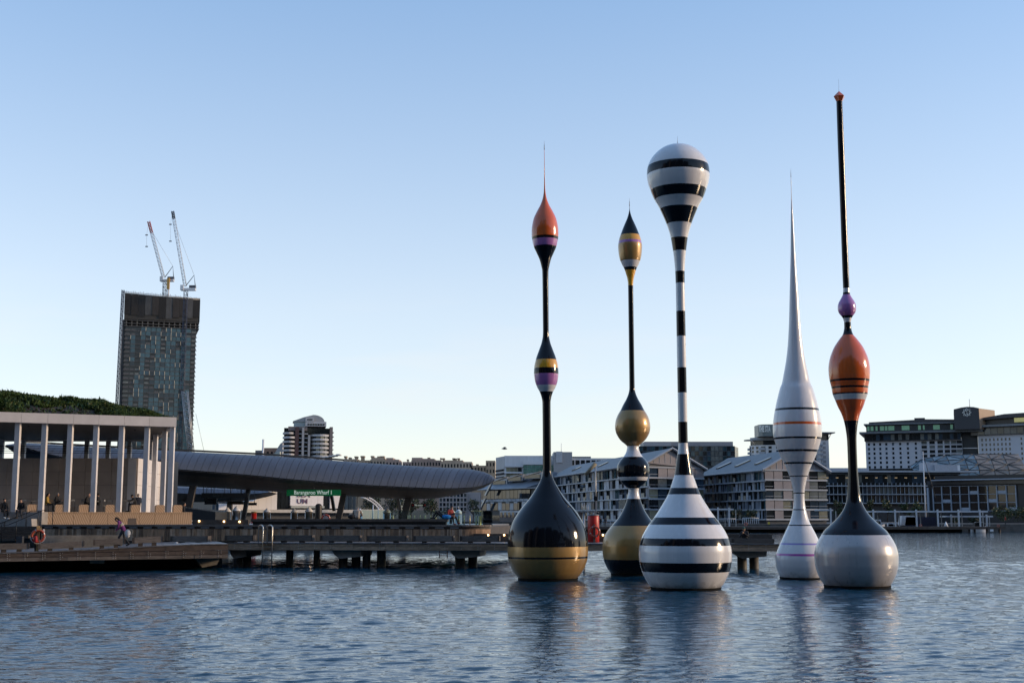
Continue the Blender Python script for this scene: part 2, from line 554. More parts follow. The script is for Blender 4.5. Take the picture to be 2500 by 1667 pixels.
# black and white striped one
C_out = prof(330, 2.6136, [(62, 30), (66, 48), (80, 88), (100, 121), (125, 148), (150, 169), (200, 193), (230, 198), (260, 199.5), (300, 193), (350, 177), (400, 157), (450, 129), (500, 106), (550, 85), (600, 68), (650, 55), (700, 47), (760, 39), (830, 32.5), (900, 29.5), (1000, 28.5), (1400, 29)]) \
      + prof(900, 2.75, [(0, 30.5), (400, 31), (500, 31.5), (540, 34), (580, 40), (630, 48), (680, 56), (712, 62), (760, 78), (800, 91), (841, 107), (900, 140), (950, 171), (1000, 206), (1046, 241), (1090, 268), (1140, 292), (1190, 305), (1230, 310), (1270, 309), (1320, 303), (1370, 288), (1420, 264), (1460, 238), (1490, 212)])
C_b = edges(330, 2.6136, [('white', 148), ('black', 202), ('white', 307), ('black', 373), ('white', 443), ('black', 550), ('white', 646), ('black', 731), ('white', 864), ('black', 939), ('white', 1119), ('black', 1278), ('white', 1479)]) + edges(900, 2.75, [('black', 158), ('white', 355), ('black', 497), ('white', 571), ('black', 712), ('white', 798), ('black', 841), ('white', 997), ('black', 1046), ('white', 1140), ('black', 1190), ('white', 1305), ('black', 1370), ('white', 1490)])
C_s = edges(330, 2.6136, [('balloon_top', 900)]) + edges(900, 2.75, [('stem', 500), ('float_base', 1490)])
SCC = sculpture('floating sculpture with bold black and white stripes and a round balloon top', 1674.5, 1442.5, C_out, C_b, C_s, (333, 0, 0.007))

# white spindle with thin rings
D_out = prof(400, 2.906, [(75, 1.3), (210, 2.2), (350, 7), (460, 11), (560, 14), (640, 16.5), (760, 22), (900, 29), (1050, 36), (1200, 45), (1300, 54), (1400, 68), (1500, 88), (1560, 101)]) \
      + prof(930, 2.958, [(50, 116), (100, 130), (150, 143), (200, 154), (250, 164), (300, 170.5), (350, 173), (400, 170), (450, 158), (500, 141), (550, 121), (600, 97), (650, 77), (700, 60), (750, 48), (800, 39.5), (850, 38), (900, 42), (950, 51), (1000, 64), (1040, 80), (1080, 100), (1120, 119), (1170, 141), (1220, 163), (1260, 176), (1290, 180), (1330, 177), (1380, 163), (1430, 142)])
D_b = edges(930, 2.958, [('white', 188), ('black', 203), ('white', 290), ('orange', 308), ('white', 398), ('black', 412), ('white', 490), ('black', 506), ('white', 583), ('black', 596), ('white', 681), ('black', 688), ('white', 803), ('black', 811), ('white', 924), ('black', 931), ('white', 1036), ('black', 1044), ('white', 1170), ('lavender', 1183), ('white', 1247), ('magenta', 1264), ('white', 1430)])
D_s = edges(400, 2.906, [('spire', 640)]) + edges(930, 2.958, [('spindle_body', 850), ('float_base', 1430)])
SD = sculpture('floating sculpture shaped as a white spindle with thin black, orange and purple rings', 1956, 1415.5, D_out, D_b, D_s, (412, 0, 0.006), (0, 0.32))

# tallest one, grey ball base with orange bulb
E_out = prof(180, 3.919, [(268, 28), (700, 30), (1300, 29.5)]) \
      + prof(680, 4.9, [(0, 38), (110, 37.5), (160, 39), (186, 41), (215, 54), (250, 74), (290, 96), (330, 107), (360, 108), (400, 100), (435, 77), (466, 54), (490, 47), (520, 40), (580, 40.5), (625, 47), (668, 60), (710, 92), (760, 129), (820, 168), (880, 196), (950, 221), (1020, 236), (1090, 242), (1150, 240), (1210, 233), (1290, 216), (1370, 205), (1450, 177), (1530, 148)]) \
      + prof(930, 2.958, [(86, 123), (130, 106), (180, 86), (230, 68), (283, 51.5), (350, 40), (420, 34), (500, 33), (600, 33), (700, 36), (760, 40), (820, 46), (870, 55), (920, 75), (960, 100), (1000, 135), (1050, 188), (1080, 219), (1112, 240), (1150, 263), (1200, 284), (1260, 294.5), (1320, 292), (1380, 279), (1430, 258), (1490, 221)])
E_out = [r for k, r in enumerate(E_out) if k == 0 or r[0] > E_out[k - 1][0] + 1.5]
E_o2 = [E_out[0]]
for r in E_out[1:]:
    if r[0] > E_o2[-1][0] + 1.5: E_o2.append(r)
E_b = edges(680, 4.9, [('black', 110), ('white', 160), ('black', 186), ('purple', 435), ('black', 466), ('white', 516), ('black', 668), ('orange', 1187), ('black', 1212), ('orange', 1272), ('black', 1296), ('orange', 1354), ('black', 1370), ('white', 1437)]) + edges(930, 2.958, [('orange', 283), ('black', 1112), ('silver', 1490)])
E_s = edges(680, 4.9, [('tall_pole', 110), ('purple_bead', 580), ]) + edges(930, 2.958, [('orange_bulb', 350), ('stem', 870), ('float_base', 1490)])
SE = sculpture('tallest floating sculpture, thin black pole over an orange bulb and a grey ball base', 2093, 1437.5, E_o2, E_b, E_s, (194, 0, 0.006))
# faceted orange finial of the pole
_r, X0, Y0, _rad = SE
ztop = at(2093, 180 + 268 / 3.919, Y0).z
zt = at(2093, 180 + 168 / 3.919, Y0).z
zw = at(2093, 180 + 222 / 3.919, Y0).z
rr = 56 / 3.919 * (Y0 * CP + (zw - H) * SP) / F
mb = MB()
ring = [Vector((X0 + rr * math.cos(a), Y0 + rr * math.sin(a), zw)) for a in [math.pi * (k / 3 + 0.05) for k in range(6)]]
low = [Vector((X0 + rr * .55 * math.cos(a), Y0 + rr * .55 * math.sin(a), ztop)) for a in [math.pi * (k / 3 + 0.05) for k in range(6)]]
for k in range(6):
    l = (k + 1) % 6
    mb.face([ring[k], ring[l], (X0, Y0, zt)])
    mb.face([low[k], low[l], ring[l], ring[k]])
mb.face(list(reversed(low)))
fo = mb.obj('faceted_finial', PAINT['orange'], SE[0])
# ------------------------------------------------------------------ timber wharf
wood_grey = mat('weathered_timber', (0.155, 0.132, 0.113), 0.75, var=0.35, scale=3.0, bump=0.25, bscale=14, stretch=(1, 1, 7))
wood_brown = mat('brown_wharf_timber', (0.095, 0.07, 0.055), 0.7, var=0.4, scale=2.5, bump=0.3, bscale=12, stretch=(1, 1, 5))
wood_low = mat('bleached_fascia_timber', (0.165, 0.138, 0.115), 0.75, var=0.35, scale=2.2, bump=.25, bscale=14, stretch=(1, 1, 6))
wood_walk = mat('walkway_fascia_timber', (0.42, 0.28, 0.18), 0.7, var=0.4, scale=2.5, bump=0.3, bscale=12, stretch=(1, 1, 5))
wood_dark = mat('dark_stained_timber', (0.07, 0.057, 0.047), 0.7, var=0.35, scale=3)
wood_slat = mat('vertical_slat_timber', (0.55, 0.345, 0.21), 0.7, var=0.5, scale=2.0, bump=0.2, bscale=9, stretch=(4, 4, .6))
deck_m = mat('pale_decking', (0.17, 0.165, 0.165), 0.42, var=0.25, scale=6, bump=0.2, bscale=20)
conc = mat('concrete', (0.30, 0.28, 0.26), 0.8, var=0.22, scale=1.4, bump=0.15, bscale=8)
pile_m = mat('wet_pile_concrete', (0.085, 0.08, 0.07), 0.6, var=0.4, scale=1.6)
conc_dark = mat('wet_concrete', (0.26, 0.24, 0.205), 0.6, var=0.35, scale=1.6, bump=0.2, bscale=8)
steel = mat('brushed_steel', (0.55, 0.52, 0.48), 0.28, metal=1.0, var=0.1)
galv = mat('galvanised_steel', (0.40, 0.41, 0.42), 0.45, metal=0.7, var=0.15)
bolt_m = mat('bolt_heads', (0.62, 0.6, 0.56), 0.35, metal=0.6, var=0.1)
black_m = mat('black_paint', (0.012, 0.012, 0.013), 0.5, var=0.2)
dark_void = mat('dark_shade_fill', (0.02, 0.02, 0.018), 0.8, var=0.4)  # near-black colour standing in for shade under decks
orange_ring = mat('lifebuoy_orange', (0.40, 0.075, 0.04), 0.5, var=0.12)
white_m = mat('white_paint', (0.74, 0.74, 0.75), 0.5, var=0.06)
red_m = mat('red_paint', (0.50, 0.025, 0.02), 0.4, var=0.12)
lamp_m = mat('warm_marker_lamp', (1, .7, .4), 0.5, var=0, emit=(1.0, 0.62, 0.28), estr=4.0)

WP = plane2((-16.6, 74.4), (15.0, 71.2))          # front edge of the long walkway
DZ, DB = 1.44, 1.02
sL, sR = WP.s(556, 1330), WP.s(1903, 1330)
walk = thing('boardwalk', 'long low timber boardwalk crossing behind the sculptures', None, WP(0, 0, 0))
walk['kind'] = 'structure'

def plank_run(parent, pl, s0, s1, rows, n, m, t=0.0, thick=0.07, jitter=0.012):
    """rows of fascia planks, each plank an object"""
    L_ = (s1 - s0) / n
    for zt, zb in rows:
        off = random.uniform(-.1, .1)
        for k in range(n):
            a = s0 + k * L_ + (off if k else 0); b = s0 + (k + 1) * L_ + (off if k < n - 1 else 0)
            j = random.uniform(-jitter, jitter)
            mb = MB(pl); mb.box(a + .006, b - .006, t + j, t + thick + j, zb + .006, zt - .006)
            mb.obj('plank', m, parent)

plank_run(walk, WP, sL, sR, [(DZ - .05, 1.235), (1.235, DB)], 17, wood_walk)
mb = MB(WP); mb.box(sL, sR, 0.12, 4.0, DB + .05, DZ - .06); mb.obj('deck_frame', wood_dark, walk)
nb = 64
for k in range(nb):        # deck edge boards and cross boards
    a = sL + (sR - sL) * k / nb; b = sL + (sR - sL) * (k + 1) / nb
    mb = MB(WP); j = random.uniform(-.004, .004); mb.box(a + .008, b - .008, -0.04, 3.98, DZ - .05 + j, DZ + j)
    mb.obj('deck_board', deck_m, walk)
mb = MB(WP)
s = sL + .4
while s < sR:
    for dz in (.1, .2, .33, .4):
        if random.random() < .85:
            mb.lathe([(.016, 0), (.016, .03)], 6, (s, -.02, DB + dz - .015))
    if random.random() < .4:
        for dz in (.1, .33):
            mb.lathe([(.016, 0), (.016, .03)], 6, (s + .13, -.02, DB + dz - .015))
    s += .95
mb.obj('bolts', bolt_m, walk, kind='stuff')
# rear kerb on the open stretch, with small marker lamps
k0, k1 = WP.s(1157, 1305, 4), sR
mb = MB(WP); mb.box(k0, k1, 3.9, 4.15, DZ + .003, DZ + .48); mb.obj('rear_kerb', wood_dark, walk)
for px in (1192, 1231, 1472):
    s_, z_ = WP.sz(px, 1305.5, 3.88)
    mb = MB(WP); mb.lathe([(.045, -.045), (.045, .045)], 8, (s_, 3.86, z_)); mb.obj('marker_lamp', lamp_m, walk)

# pile caps and piles, each its own piece
def pile_cap(px0, px1, py1=1363, t0=.35, t1=3.4):
    a, b = WP.s(px0, 1350, t0), WP.s(px1, 1350, t0)
    zt = DB + .045; zb = WP.z(px0, py1, t0)
    w_ = b - a
    mb = MB(WP)
    mb.prism([(a, zt), (a + w_ * .12, zb + .2), (a + w_ * .3, zb), (b - w_ * .02, zb + .12), (b, zt)], t0, t1)
    c = mb.obj('pile_cap', conc_dark, walk)
    for q in (0.32, 0.68):
        s_ = WP.s(px0 + (px1 - px0) * q, 1370, 0.7)
        mb = MB(WP); mb.lathe([(.27, -1.5), (.27, DB - .1)], 16, (s_, 0.9 + q * 1.4, 0)); mb.obj('pile', pile_m, c)
for a, b in ((559, 601), (808, 882), (1096, 1172), (1786, 1873)):
    pile_cap(a, b)
for px, wpx in ((707, 9), (773, 7.5), (895, 10), (931, 11)):
    s_ = WP.s(px, 1370, 2.0)
    mb = MB(WP); mb.lathe([(wpx * 75 / F, -1.5), (wpx * 75 / F, DB)], 16, (s_, 2.0, 0)); mb.obj('pile', conc_dark, walk)

# ------------------------------------------------------------------ left ramp section, nearer
pL0 = at(-40, 1349, 67.2); pL1 = at(558, 1327, 71.0)
LP = plane2((pL0.x, pL0.y), (pL1.x, pL1.y))
ramp = thing('ramp', 'sloping timber ramp on the left with planked side', None, LP(0, 0, 0))
ramp['kind'] = 'structure'
topl = [(-140, 1353), (-40, 1350.5), (0, 1349), (100, 1345.5), (200, 1341.5), (300, 1336), (400, 1330.8), (480, 1327.5), (558, 1326.5)]
def top_py(px):
    for (a, ya), (b, yb) in zip(topl, topl[1:]):
        if px <= b: return ya + (yb - ya) * (px - a) / (b - a)
    return topl[-1][1]
def bot_py(px): return 1371 - 9 * max(0, min(1, px / 558))
for r in range(3):
    px = -140.0
    while px < 556:
        nx = min(557.0, px + random.choice((70, 95, 120)))
        if 557 - nx < 40: nx = 557.0
        sub = np.linspace(px + .12, nx - .12, 4)
        for aa, bb in zip(sub[:1], sub[-1:]):
            pts_lo, pts_hi = [], []
            for x in sub:
                yb = bot_py(x); yt = top_py(x) + 1.2
                rows = [yb, yb - 9.5, max(yb - 19.5, yt + .8), yt]
                pts_lo.append((x, rows[r] - .6)); pts_hi.append((x, rows[r + 1] + .6))
            if max(l[1] - h[1] for l, h in zip(pts_lo, pts_hi)) < .9: continue
            pts_hi = [(x, min(h, l - .25)) for (x, h), (_, l) in zip(pts_hi, pts_lo)]
            j = random.uniform(-.012, .012)
            mb = MB(LP)
            mb.prism([LP.sz(x, y) for x, y in pts_lo] + [LP.sz(x, y) for x, y in reversed(pts_hi)], j, .07 + j)
            mb.obj('plank', wood_low if r == 0 else wood_brown, ramp)
        px = nx
zr = lambda s_: np.interp(s_, [LP.sz(p, y)[0] for p, y in topl], [LP.sz(p, y)[1] for p, y in topl])
ss = np.linspace(LP.s(-140, 1352), LP.s(557, 1327), 31)
for a, b in zip(ss, ss[1:]):
    mb = MB(LP)
    za, zb = float(zr(a)), float(zr(b))
    mb.prism([(a + .01, za - .05), (b - .01, zb - .05), (b - .01, zb), (a + .01, za)], -.03, 9.0)
    mb.obj('deck_board', deck_m, ramp)
mb = MB(LP)
for px in range(18, 556, 43):
    for dy in (3.5, 8, 13, 18):
        if bot_py(px) - dy > top_py(px) + 3:
            s_, z_ = LP.sz(px, bot_py(px) - dy)
            mb.lathe([(.016, 0), (.016, .03)], 6, (s_, -.02, z_))
            if random.random() < .5: mb.lathe([(.016, 0), (.016, .03)], 6, (s_ + .12, -.02, z_))
mb.obj('bolts', bolt_m, ramp, kind='stuff')
mb = MB(LP); zb_ = LP.z(0, 1371)
mb.box(ss[0], ss[-1] - .05, .15, 8.5, zb_ + .05, float(zr(ss[3])) - .12); mb.obj('deck_frame', wood_dark, ramp)
mb = MB(LP); mb.box(ss[0], LP.s(540, 1380, 5), 4.5, 5.0, -1.0, zb_ + .02); tag(mb.obj('underdeck_shade_wall', dark_void), kind='structure')  # dark wall added to fill the black shade under the ramp
for px in (238,):
    s0_, s1_ = LP.s(219, 1370, .8), LP.s(255, 1370, .8)
    mb = MB(LP); mb.box(s0_, s1_, .8, 3.0, LP.z(238, 1375, .8), zb_ + .045)
    mb.obj('pile_cap', conc, ramp)
s0_, s1_ = LP.s(490, 1370, .9), LP.s(530, 1370, .9)
mb = MB(LP); mb.prism([(s0_ - .3, zb_ + .045), (s0_ + .1, zb_ - .45), (s1_, zb_ - .3), (s1_ + .15, zb_ + .045)], .9, 4.2)
mb.obj('pile_cap', conc_dark, ramp)

# ------------------------------------------------------------------ long low benches along the edge
def bench(pl, x0, ya0, yb0, x1, ya1, yb1, label, t=.35, grp='low timber benches along the wharf edge'):
    (s0, zt0), (_, zb0) = pl.sz(x0, ya0, t), pl.sz(x0, yb0, t)
    (s1, zt1), (_, zb1) = pl.sz(x1, ya1, t), pl.sz(x1, yb1, t)
    b = thing('bench', label, 'bench', pl((s0 + s1) / 2, t, (zb0 + zb1) / 2 - .2), grp)
    def slab(sa, sb, t0, t1, top, bot, m, name):
        f = lambda s_, A, B: A + (B - A) * (s_ - s0) / (s1 - s0)
        mb = MB(pl)
        za, zb = f(sa, zt0, zt1), f(sb, zt0, zt1)
        ba, bb = f(sa, zb0, zb1), f(sb, zb0, zb1)
        mb.prism([(sa, ba + (za - ba) * bot), (sb, bb + (zb - bb) * bot), (sb, bb + (zb - bb) * top), (sa, ba + (za - ba) * top)], t0, t1)
        return mb.obj(name, m, b)
    slab(s0, s1, t, t + .08, 1.0, 0.0, wood_grey, 'backboard')
    for q in range(3):
        slab(s0 + .03, s1 - .03, t + .1 + q * .17, t + .25 + q * .17, .55, .35, wood_grey, 'seat_plank')
    slab(s0 - .13, s0 - .01, t - .02, t + .6, 1.0, 0.05, wood_dark, 'end_cap')
    slab(s1 + .01, s1 + .07, t - .02, t + .6, 1.0, 0.05, wood_dark, 'end_cap')
    for q in (.22, .72):
        sm = s0 + (s1 - s0) * q
        slab(sm - .12, sm + .12, t + .05, t + .55, 0.0, -.75, wood_dark, 'support')
    return b
bench(LP, -8, 1326.5, 1341.5, 68, 1325.5, 1340, 'weathered timber bench at the far left edge, left of the lifebuoy')
bench(LP, 99, 1326.5, 1341, 203, 1319.5, 1334, 'longest sloping timber bench, just right of the lifebuoy')
bench(LP, 234, 1316.5, 1331.5, 303, 1314, 1328.5, 'sloping timber bench left of the stooping person in purple')
bench(LP, 329, 1311.5, 1326.5, 396, 1308.5, 1323, 'sloping timber bench right of the stooping person in purple')
bench(WP, 421, 1308, 1322.5, 505, 1308, 1322.5, 'timber bench at the top of the ramp, nearest the small white litter')
bench(WP, 554, 1306.5, 1320, 616, 1306, 1320, 'short timber bench just left of the steel ladder')
bench(WP, 671, 1306, 1319.5, 760, 1306, 1319.5, 'timber bench just right of the steel ladder')
bench(WP, 787, 1306.5, 1320, 876, 1306.5, 1320, 'second timber bench right of the steel ladder')
bench(WP, 901, 1307.5, 1320.5, 990, 1307.5, 1320.5, 'timber bench midway along the boardwalk, in front of the slat wall')
bench(WP, 1015, 1307.5, 1321, 1104, 1307.5, 1321, 'timber bench before the curved end of the slat wall')
bench(WP, 1128, 1308, 1321, 1216, 1308, 1321, 'timber bench touching the left side of the orange-topped sculpture')
bench(WP, 1793, 1313, 1326, 1887, 1314.5, 1326.5, 'timber bench at the right end, in front of the person in a beanie')
bench(WP, 1735, 1312.5, 1325, 1786, 1312.5, 1325.5, 'timber bench mostly hidden behind the striped sculpture')

# litter on the deck
s_, z_ = WP.sz(431, 1325, .1)
mb = MB(WP); mb.lathe([(.02, 0), (.11, .02), (.09, .07), (.02, .09)], 9, (s_, .1, z_ - .04)); tag(mb.obj('litter', white_m), 'small crumpled white litter on the deck edge', 'litter')

# ------------------------------------------------------------------ steel ladder
lad = thing('ladder', 'tall steel ladder with hooped handrails going down into the water', 'ladder', WP(WP.s(650, 1330), -.2, 0))
xs = [(641, 631), (664, 652.5)]
for xa, xb in xs:
    s_ = WP.s(xa, 1340, -.15); r_ = .036
    zt = WP.z(xa, 1281.5, 0)
    dd = WP.s(xb, 1300, .55)
    pth = [(s_ + (WP.s(xa + 2, 1380, -.15) - s_) * 0, -.15, -.35), (s_, -.15, DZ), (s_, -.15, zt - .12)]
    for k in range(1, 8):
        a = math.pi * k / 8
        u_ = (1 - math.cos(a)) / 2
        pth.append((s_ + (dd - s_) * u_, -.15 + .7 * u_, zt - .12 + .12 * math.sin(a)))
    pth += [(dd, .55, zt - .12), (dd, .55, DZ)]
    mb = MB(WP); mb.tube(pth, r_, 8); mb.obj('handrail', steel, lad)
for py in (1324, 1334, 1344.5, 1355, 1366, 1377):
    z_ = WP.z(652, py, -.15)
    mb = MB(WP); mb.box(WP.s(641, py, -.15), WP.s(664, py, -.15), -.19, -.1, z_ - .02, z_ + .02); mb.obj('rung', steel, lad)
lad2 = thing('ladder', 'small rusty red ladder hanging under the boardwalk near the right pile cap', 'ladder', WP(WP.s(1082, 1345), .1, 0))
for px in (1073, 1092):
    s_ = WP.s(px, 1345, .3); mb = MB(WP); mb.tube([(s_, .3, WP.z(px, 1362, .3)), (s_, .3, DB + .04)], .03, 6); mb.obj('side_rail', mat('rusty_steel', (.22, .09, .07), .7, var=.3), lad2)
for py in (1349, 1356):
    z_ = WP.z(1082, py, .3); mb = MB(WP); mb.tube([(WP.s(1073, py, .3), .3, z_), (WP.s(1092, py, .3), .3, z_)], .022, 6); mb.obj('rung', MATS['rusty_steel'], lad2)

# ------------------------------------------------------------------ slat-clad upper wall
T1 = 4.0
UZ = 2.44                                          # upper deck level
uL, uR = WP.s(102, 1300, T1), WP.s(1128, 1300, T1)
upper = thing('upper_wharf', 'raised wharf deck with a slatted timber front', None, WP(0, T1, DZ))
upper['kind'] = 'structure'
RC = 1.5
end = [(uR + RC * math.sin(a), T1 + RC - RC * math.cos(a)) for a in [math.pi / 2 * k / 10 for k in range(11)]]
outl = [(uL, T1), (uR, T1)] + end[1:] + [(uR + RC, 22), (uL - 12, 22), (uL - 12, T1 + 1.2), (uL, T1 + 1.2)]
mb = MB(WP); mb.prism_h(outl, 0.9, UZ - .12); mb.obj('core', wood_dark, upper)
mb = MB(WP)
s = uL
slats = []
while s < uR:
    w_ = random.uniform(.055, .075)
    slats.append((s, w_)); s += w_ + random.uniform(.012, .022)
sm_ = 0
for s, w_ in slats:
    j = random.uniform(-.02, .02)
    if random.random() < .55: sm_ = random.choice((0, 0, 1, 1, 2))
    mb.box(s, s + w_, T1 - .06 + j, T1 + .003, DZ + .02, UZ - .26 + random.uniform(-.01, .01), sm_)
for k in range(28):
    a = math.pi / 2 * (k + .1) / 28; b = math.pi / 2 * (k + .85) / 28
    p = lambda q, rr: (uR + rr * math.sin(q), T1 + RC - rr * math.cos(q))
    mb.prism_h([p(a, RC + .002), p(a, RC + .05), p(b, RC + .05), p(b, RC + .002)], DZ + .02, UZ - .26)
mb.obj('timber_slats', [wood_slat, mat('pale_slat_timber', (.60, .43, .30), .7, var=.35, scale=2), mat('dark_slat_timber', (.26, .17, .11), .7, var=.35, scale=2)], upper, kind='stuff')
nC = 29
for k in range(nC):
    a = uL + (uR - uL) * k / nC; b = uL + (uR - uL) * (k + 1) / nC
    mb = MB(WP); mb.box(a + .01, b - .01, T1 - .12, T1 + .35, UZ - .11, UZ + random.uniform(0, .012)); mb.obj('cap_board', wood_grey, upper)
    mb = MB(WP); mb.box(a + .2, b - .2, T1 - .10, T1 + .003, UZ - .22, UZ - .13); mb.obj('edge_strip', deck_m, upper)
p = lambda q, rr: (uR + rr * math.sin(q), T1 + RC - rr * math.cos(q))
for k in range(5):
    a = math.pi / 2 * (k + .04) / 5; b = math.pi / 2 * (k + .96) / 5
    mb = MB(WP); mb.prism_h([p(a, RC - .35), p(a, RC + .12), p((a + b) / 2, RC + .12), p(b, RC + .12), p(b, RC - .35), p((a + b) / 2, RC - .35)], UZ - .11, UZ); mb.obj('cap_board', wood_grey, upper)
mb = MB(WP); mb.box(uL, uR + 1.0, T1 + .4, 21.8, UZ - .12 + .004, UZ - .01); mb.obj('deck_surface', deck_m, upper)
# long dark timber seat on the upper deck
sa, sb = WP.s(612, 1275, 6.5), WP.s(1092, 1275, 6.5)
seat = thing('long_bench', 'very long dark backless timber bench on the upper deck', 'bench', WP((sa + sb) / 2, 6.5, UZ))
n = 8
for k in range(n):
    a = sa + (sb - sa) * k / n; b = sa + (sb - sa) * (k + 1) / n
    mb = MB(WP); mb.box(a + .004, b - .004, 6.5, 7.1, UZ + .18, UZ + .36); mb.obj('seat_beam', wood_brown, seat)
mb = MB(WP); mb.box(sa + .1, sb - .1, 6.62, 7.0, UZ - .01, UZ + .18); mb.obj('plinth', black_m, seat)
# dark kerb with marker lamps, left of it
ka, kb = WP.s(470, 1275, 6.2), WP.s(606, 1275, 6.2)
mb = MB(WP); mb.box(ka, kb, 6.2, 6.4, UZ - .01, UZ + .3); kerb = mb.obj('low_kerb', wood_dark); tag(kerb, 'dark low kerb with small warm marker lights beside the sandstone wall', 'kerb')
for px, py in ((486.5, 1271.5), (547, 1272.5), (585, 1273)):
    s_, z_ = WP.sz(px, py, 6.18); mb = MB(WP); mb.lathe([(.05, -.05), (.05, .05)], 8, (s_, 6.16, z_)); mb.obj('marker_lamp', lamp_m, kerb)

# ------------------------------------------------------------------ left: stairs, concrete ledge, railings, lifebuoy
GP = Plane((0, 80.5), 0)                             # face of the sandstone plinth
PZ = GP.z(240, 1249)                                 # its top
st = thing('stairs', 'dark steps with steel handrails going down at the far left', None, GP(GP.s(40, 1300), -3, 1.3))
tag(st, cat='stairs')
for k, (xr, yt, yb) in enumerate(((86, 1284, 1291), (85, 1291, 1298), (82, 1298, 1305.5), (70, 1305.5, 1313), (38, 1313, 1320))):
    t = -.6 - .35 * k
    mb = MB(GP); mb.box(GP.s(-140, 1300, t), GP.s(xr, 1300, t), t, 0.4 if k == 0 else t + .45, GP.z(40, yb, t), GP.z(40, yt + .8, t)); mb.obj('step', wood_dark, st)
cb = thing('concrete_ledge', 'pale concrete ledge in two levels where two men sit', 'ledge', GP(GP.s(45, 1260), 0, 2.2))
mb = MB(GP); mb.box(GP.s(-140, 1260), GP.s(95, 1260), .5, 3, 1.0, PZ - .004); mb.obj('upper_level', conc, cb)
mb = MB(GP); mb.prism([(GP.s(-140, 1260), 1.5), (GP.s(-140, 1260), GP.z(40, 1267)), (GP.s(83, 1267), GP.z(40, 1266)), (GP.s(84, 1290), GP.z(84, 1284)), (GP.s(38, 1290), GP.z(40, 1284)), (GP.s(8, 1300), GP.z(8, 1300)), (GP.s(8, 1300), 1.5)], -.45, .496); mb.obj('lower_level', conc, cb)
def railing(label, segs, posts, t, r_=.025):
    g = thing('handrail', label, 'handrail', GP(GP.s(posts[0][0], 1290, t), t, 1.5), 'dark steel handrails of the stairs')
    mb = MB(GP); mb.tube([(*GP.sz(x, y, t)[:1], t, GP.sz(x, y, t)[1]) for x, y in segs], r_, 6); mb.obj('top_rail', black_m, g)
    for x, ya, yb in posts:
        mb = MB(GP); s_ = GP.s(x, (ya + yb) / 2, t); mb.tube([(s_, t, GP.z(x, yb, t)), (s_, t, GP.z(x, ya, t))], r_ * .9, 6); mb.obj('post', black_m, g)
railing('upper sloping steel handrail rising to a level end', [(-10, 1281), (70, 1250), (76, 1246.5), (100, 1246.5)], [(11, 1272, 1297), (64, 1253, 1284), (93, 1247, 1282)], -.5)
railing('lower sloping steel handrail nearest the lifebuoy', [(3, 1320), (3, 1281.5), (20, 1281), (104, 1245.5), (129, 1247)], [(39.5, 1273, 1316), (98, 1247, 1283), (128.5, 1247, 1279)], -2.0)
mb = MB(GP); mb.box(GP.s(39, 1318, -2.2), GP.s(54, 1318, -2.2), -2.2, -1.9, 1.2, GP.z(45, 1308.5, -2.2)); tag(mb.obj('service_box', mat('dark_grey_box', (.05, .055, .065), .5)), 'dark grey service box at the foot of the stairs', 'box')
mb = MB(LP); mb.box(LP.s(104, 1312, 5), LP.s(300, 1312, 5), 5, 5.3, 1.0, LP.z(150, 1306.5, 5)); tag(mb.obj('ramp_kerb', conc_dark), 'low grey concrete kerb beside the ramp, under the slat wall', 'kerb')

def lifebuoy(label, pl, cx, cy, rp, t, grp='orange lifebuoys along the water'):
    s_, z_ = pl.sz(cx, cy, t)
    k_ = pl(s_, t, z_).y / F
    lb = thing('lifebuoy', label, 'lifebuoy', pl(s_, t, z_), grp)
    RR, rr = rp * .82 * k_, rp * .18 * k_
    mb = MB(pl); mb.torus((s_, t, z_), RR, rr, 'y', 28, 10); mb.obj('ring', orange_ring, lb)
    for a in (math.pi * .12, math.pi * .62, math.pi * 1.12, math.pi * 1.62):
        mb = MB(pl); mb.torus((s_, t, z_), RR, rr * 1.06, 'y', 4, 10, a0=a - .07, a1=a + .07); mb.obj('reflective_band', galv, lb)
    return lb, s_, z_, RR, rr
t = .5
lb, s_, z_, RR, rr = lifebuoy('orange lifebuoy with a red throw bag hung on a pale timber post by the stairs', LP, 92.5, 1308, 17, t)
mb = MB(LP)
pth = [(s_ + (RR + .07) * math.cos(a), t - .05, z_ + (RR + .07) * math.sin(a) - .02) for a in [-math.pi * (.02 + .96 * k / 16) for k in range(17)]]
mb.tube(pth, .012, 5); mb.obj('rope', white_m, lb)
mb = MB(LP); sb_, zb2 = LP.sz(87, 1316, t - .14)
mb.lathe([(.04, -.18), (.085, -.12), (.095, .05), (.07, .16), (.03, .19)], 12, (sb_, t - .14, zb2)); tb = mb.obj('throw_bag', mat('throw_bag_red', (.38, .02, .03), .7), lb)
po = thing('lifebuoy_post', 'pale yellow timber post carrying the lifebuoy by the stairs', 'post', LP(LP.s(92, 1340, .62), .62, 1.2))
sp_ = LP.s(91, 1340, .62)
pine = mat('pale_pine', (0.50, 0.33, 0.14), .6, var=.2, scale=4, stretch=(6, 6, 1))
mb = MB(LP); mb.box(sp_ - .07, sp_ + .07, .6, .72, LP.z(91, 1347, .62), LP.z(91, 1283, .62)); mb.obj('post_shaft', pine, po)
mb = MB(LP); mb.box(sp_ - .07, sp_ + .16, .44, .597, LP.z(91, 1295, .62), LP.z(91, 1287, .62)); mb.obj('bracket', pine, po)
mb = MB(LP); mb.box(sp_ - .15, sp_ - .075, .62, .7, LP.z(91, 1347, .62), LP.z(91, 1327, .62)); mb.obj('side_brace', black_m, po)
mb = MB(LP); mb.box(LP.s(105, 1295, .7), LP.s(109.5, 1295, .7), .7, .74, LP.z(105, 1300, .7), LP.z(105, 1291, .7)); mb.obj('notice_plate', white_m, po)

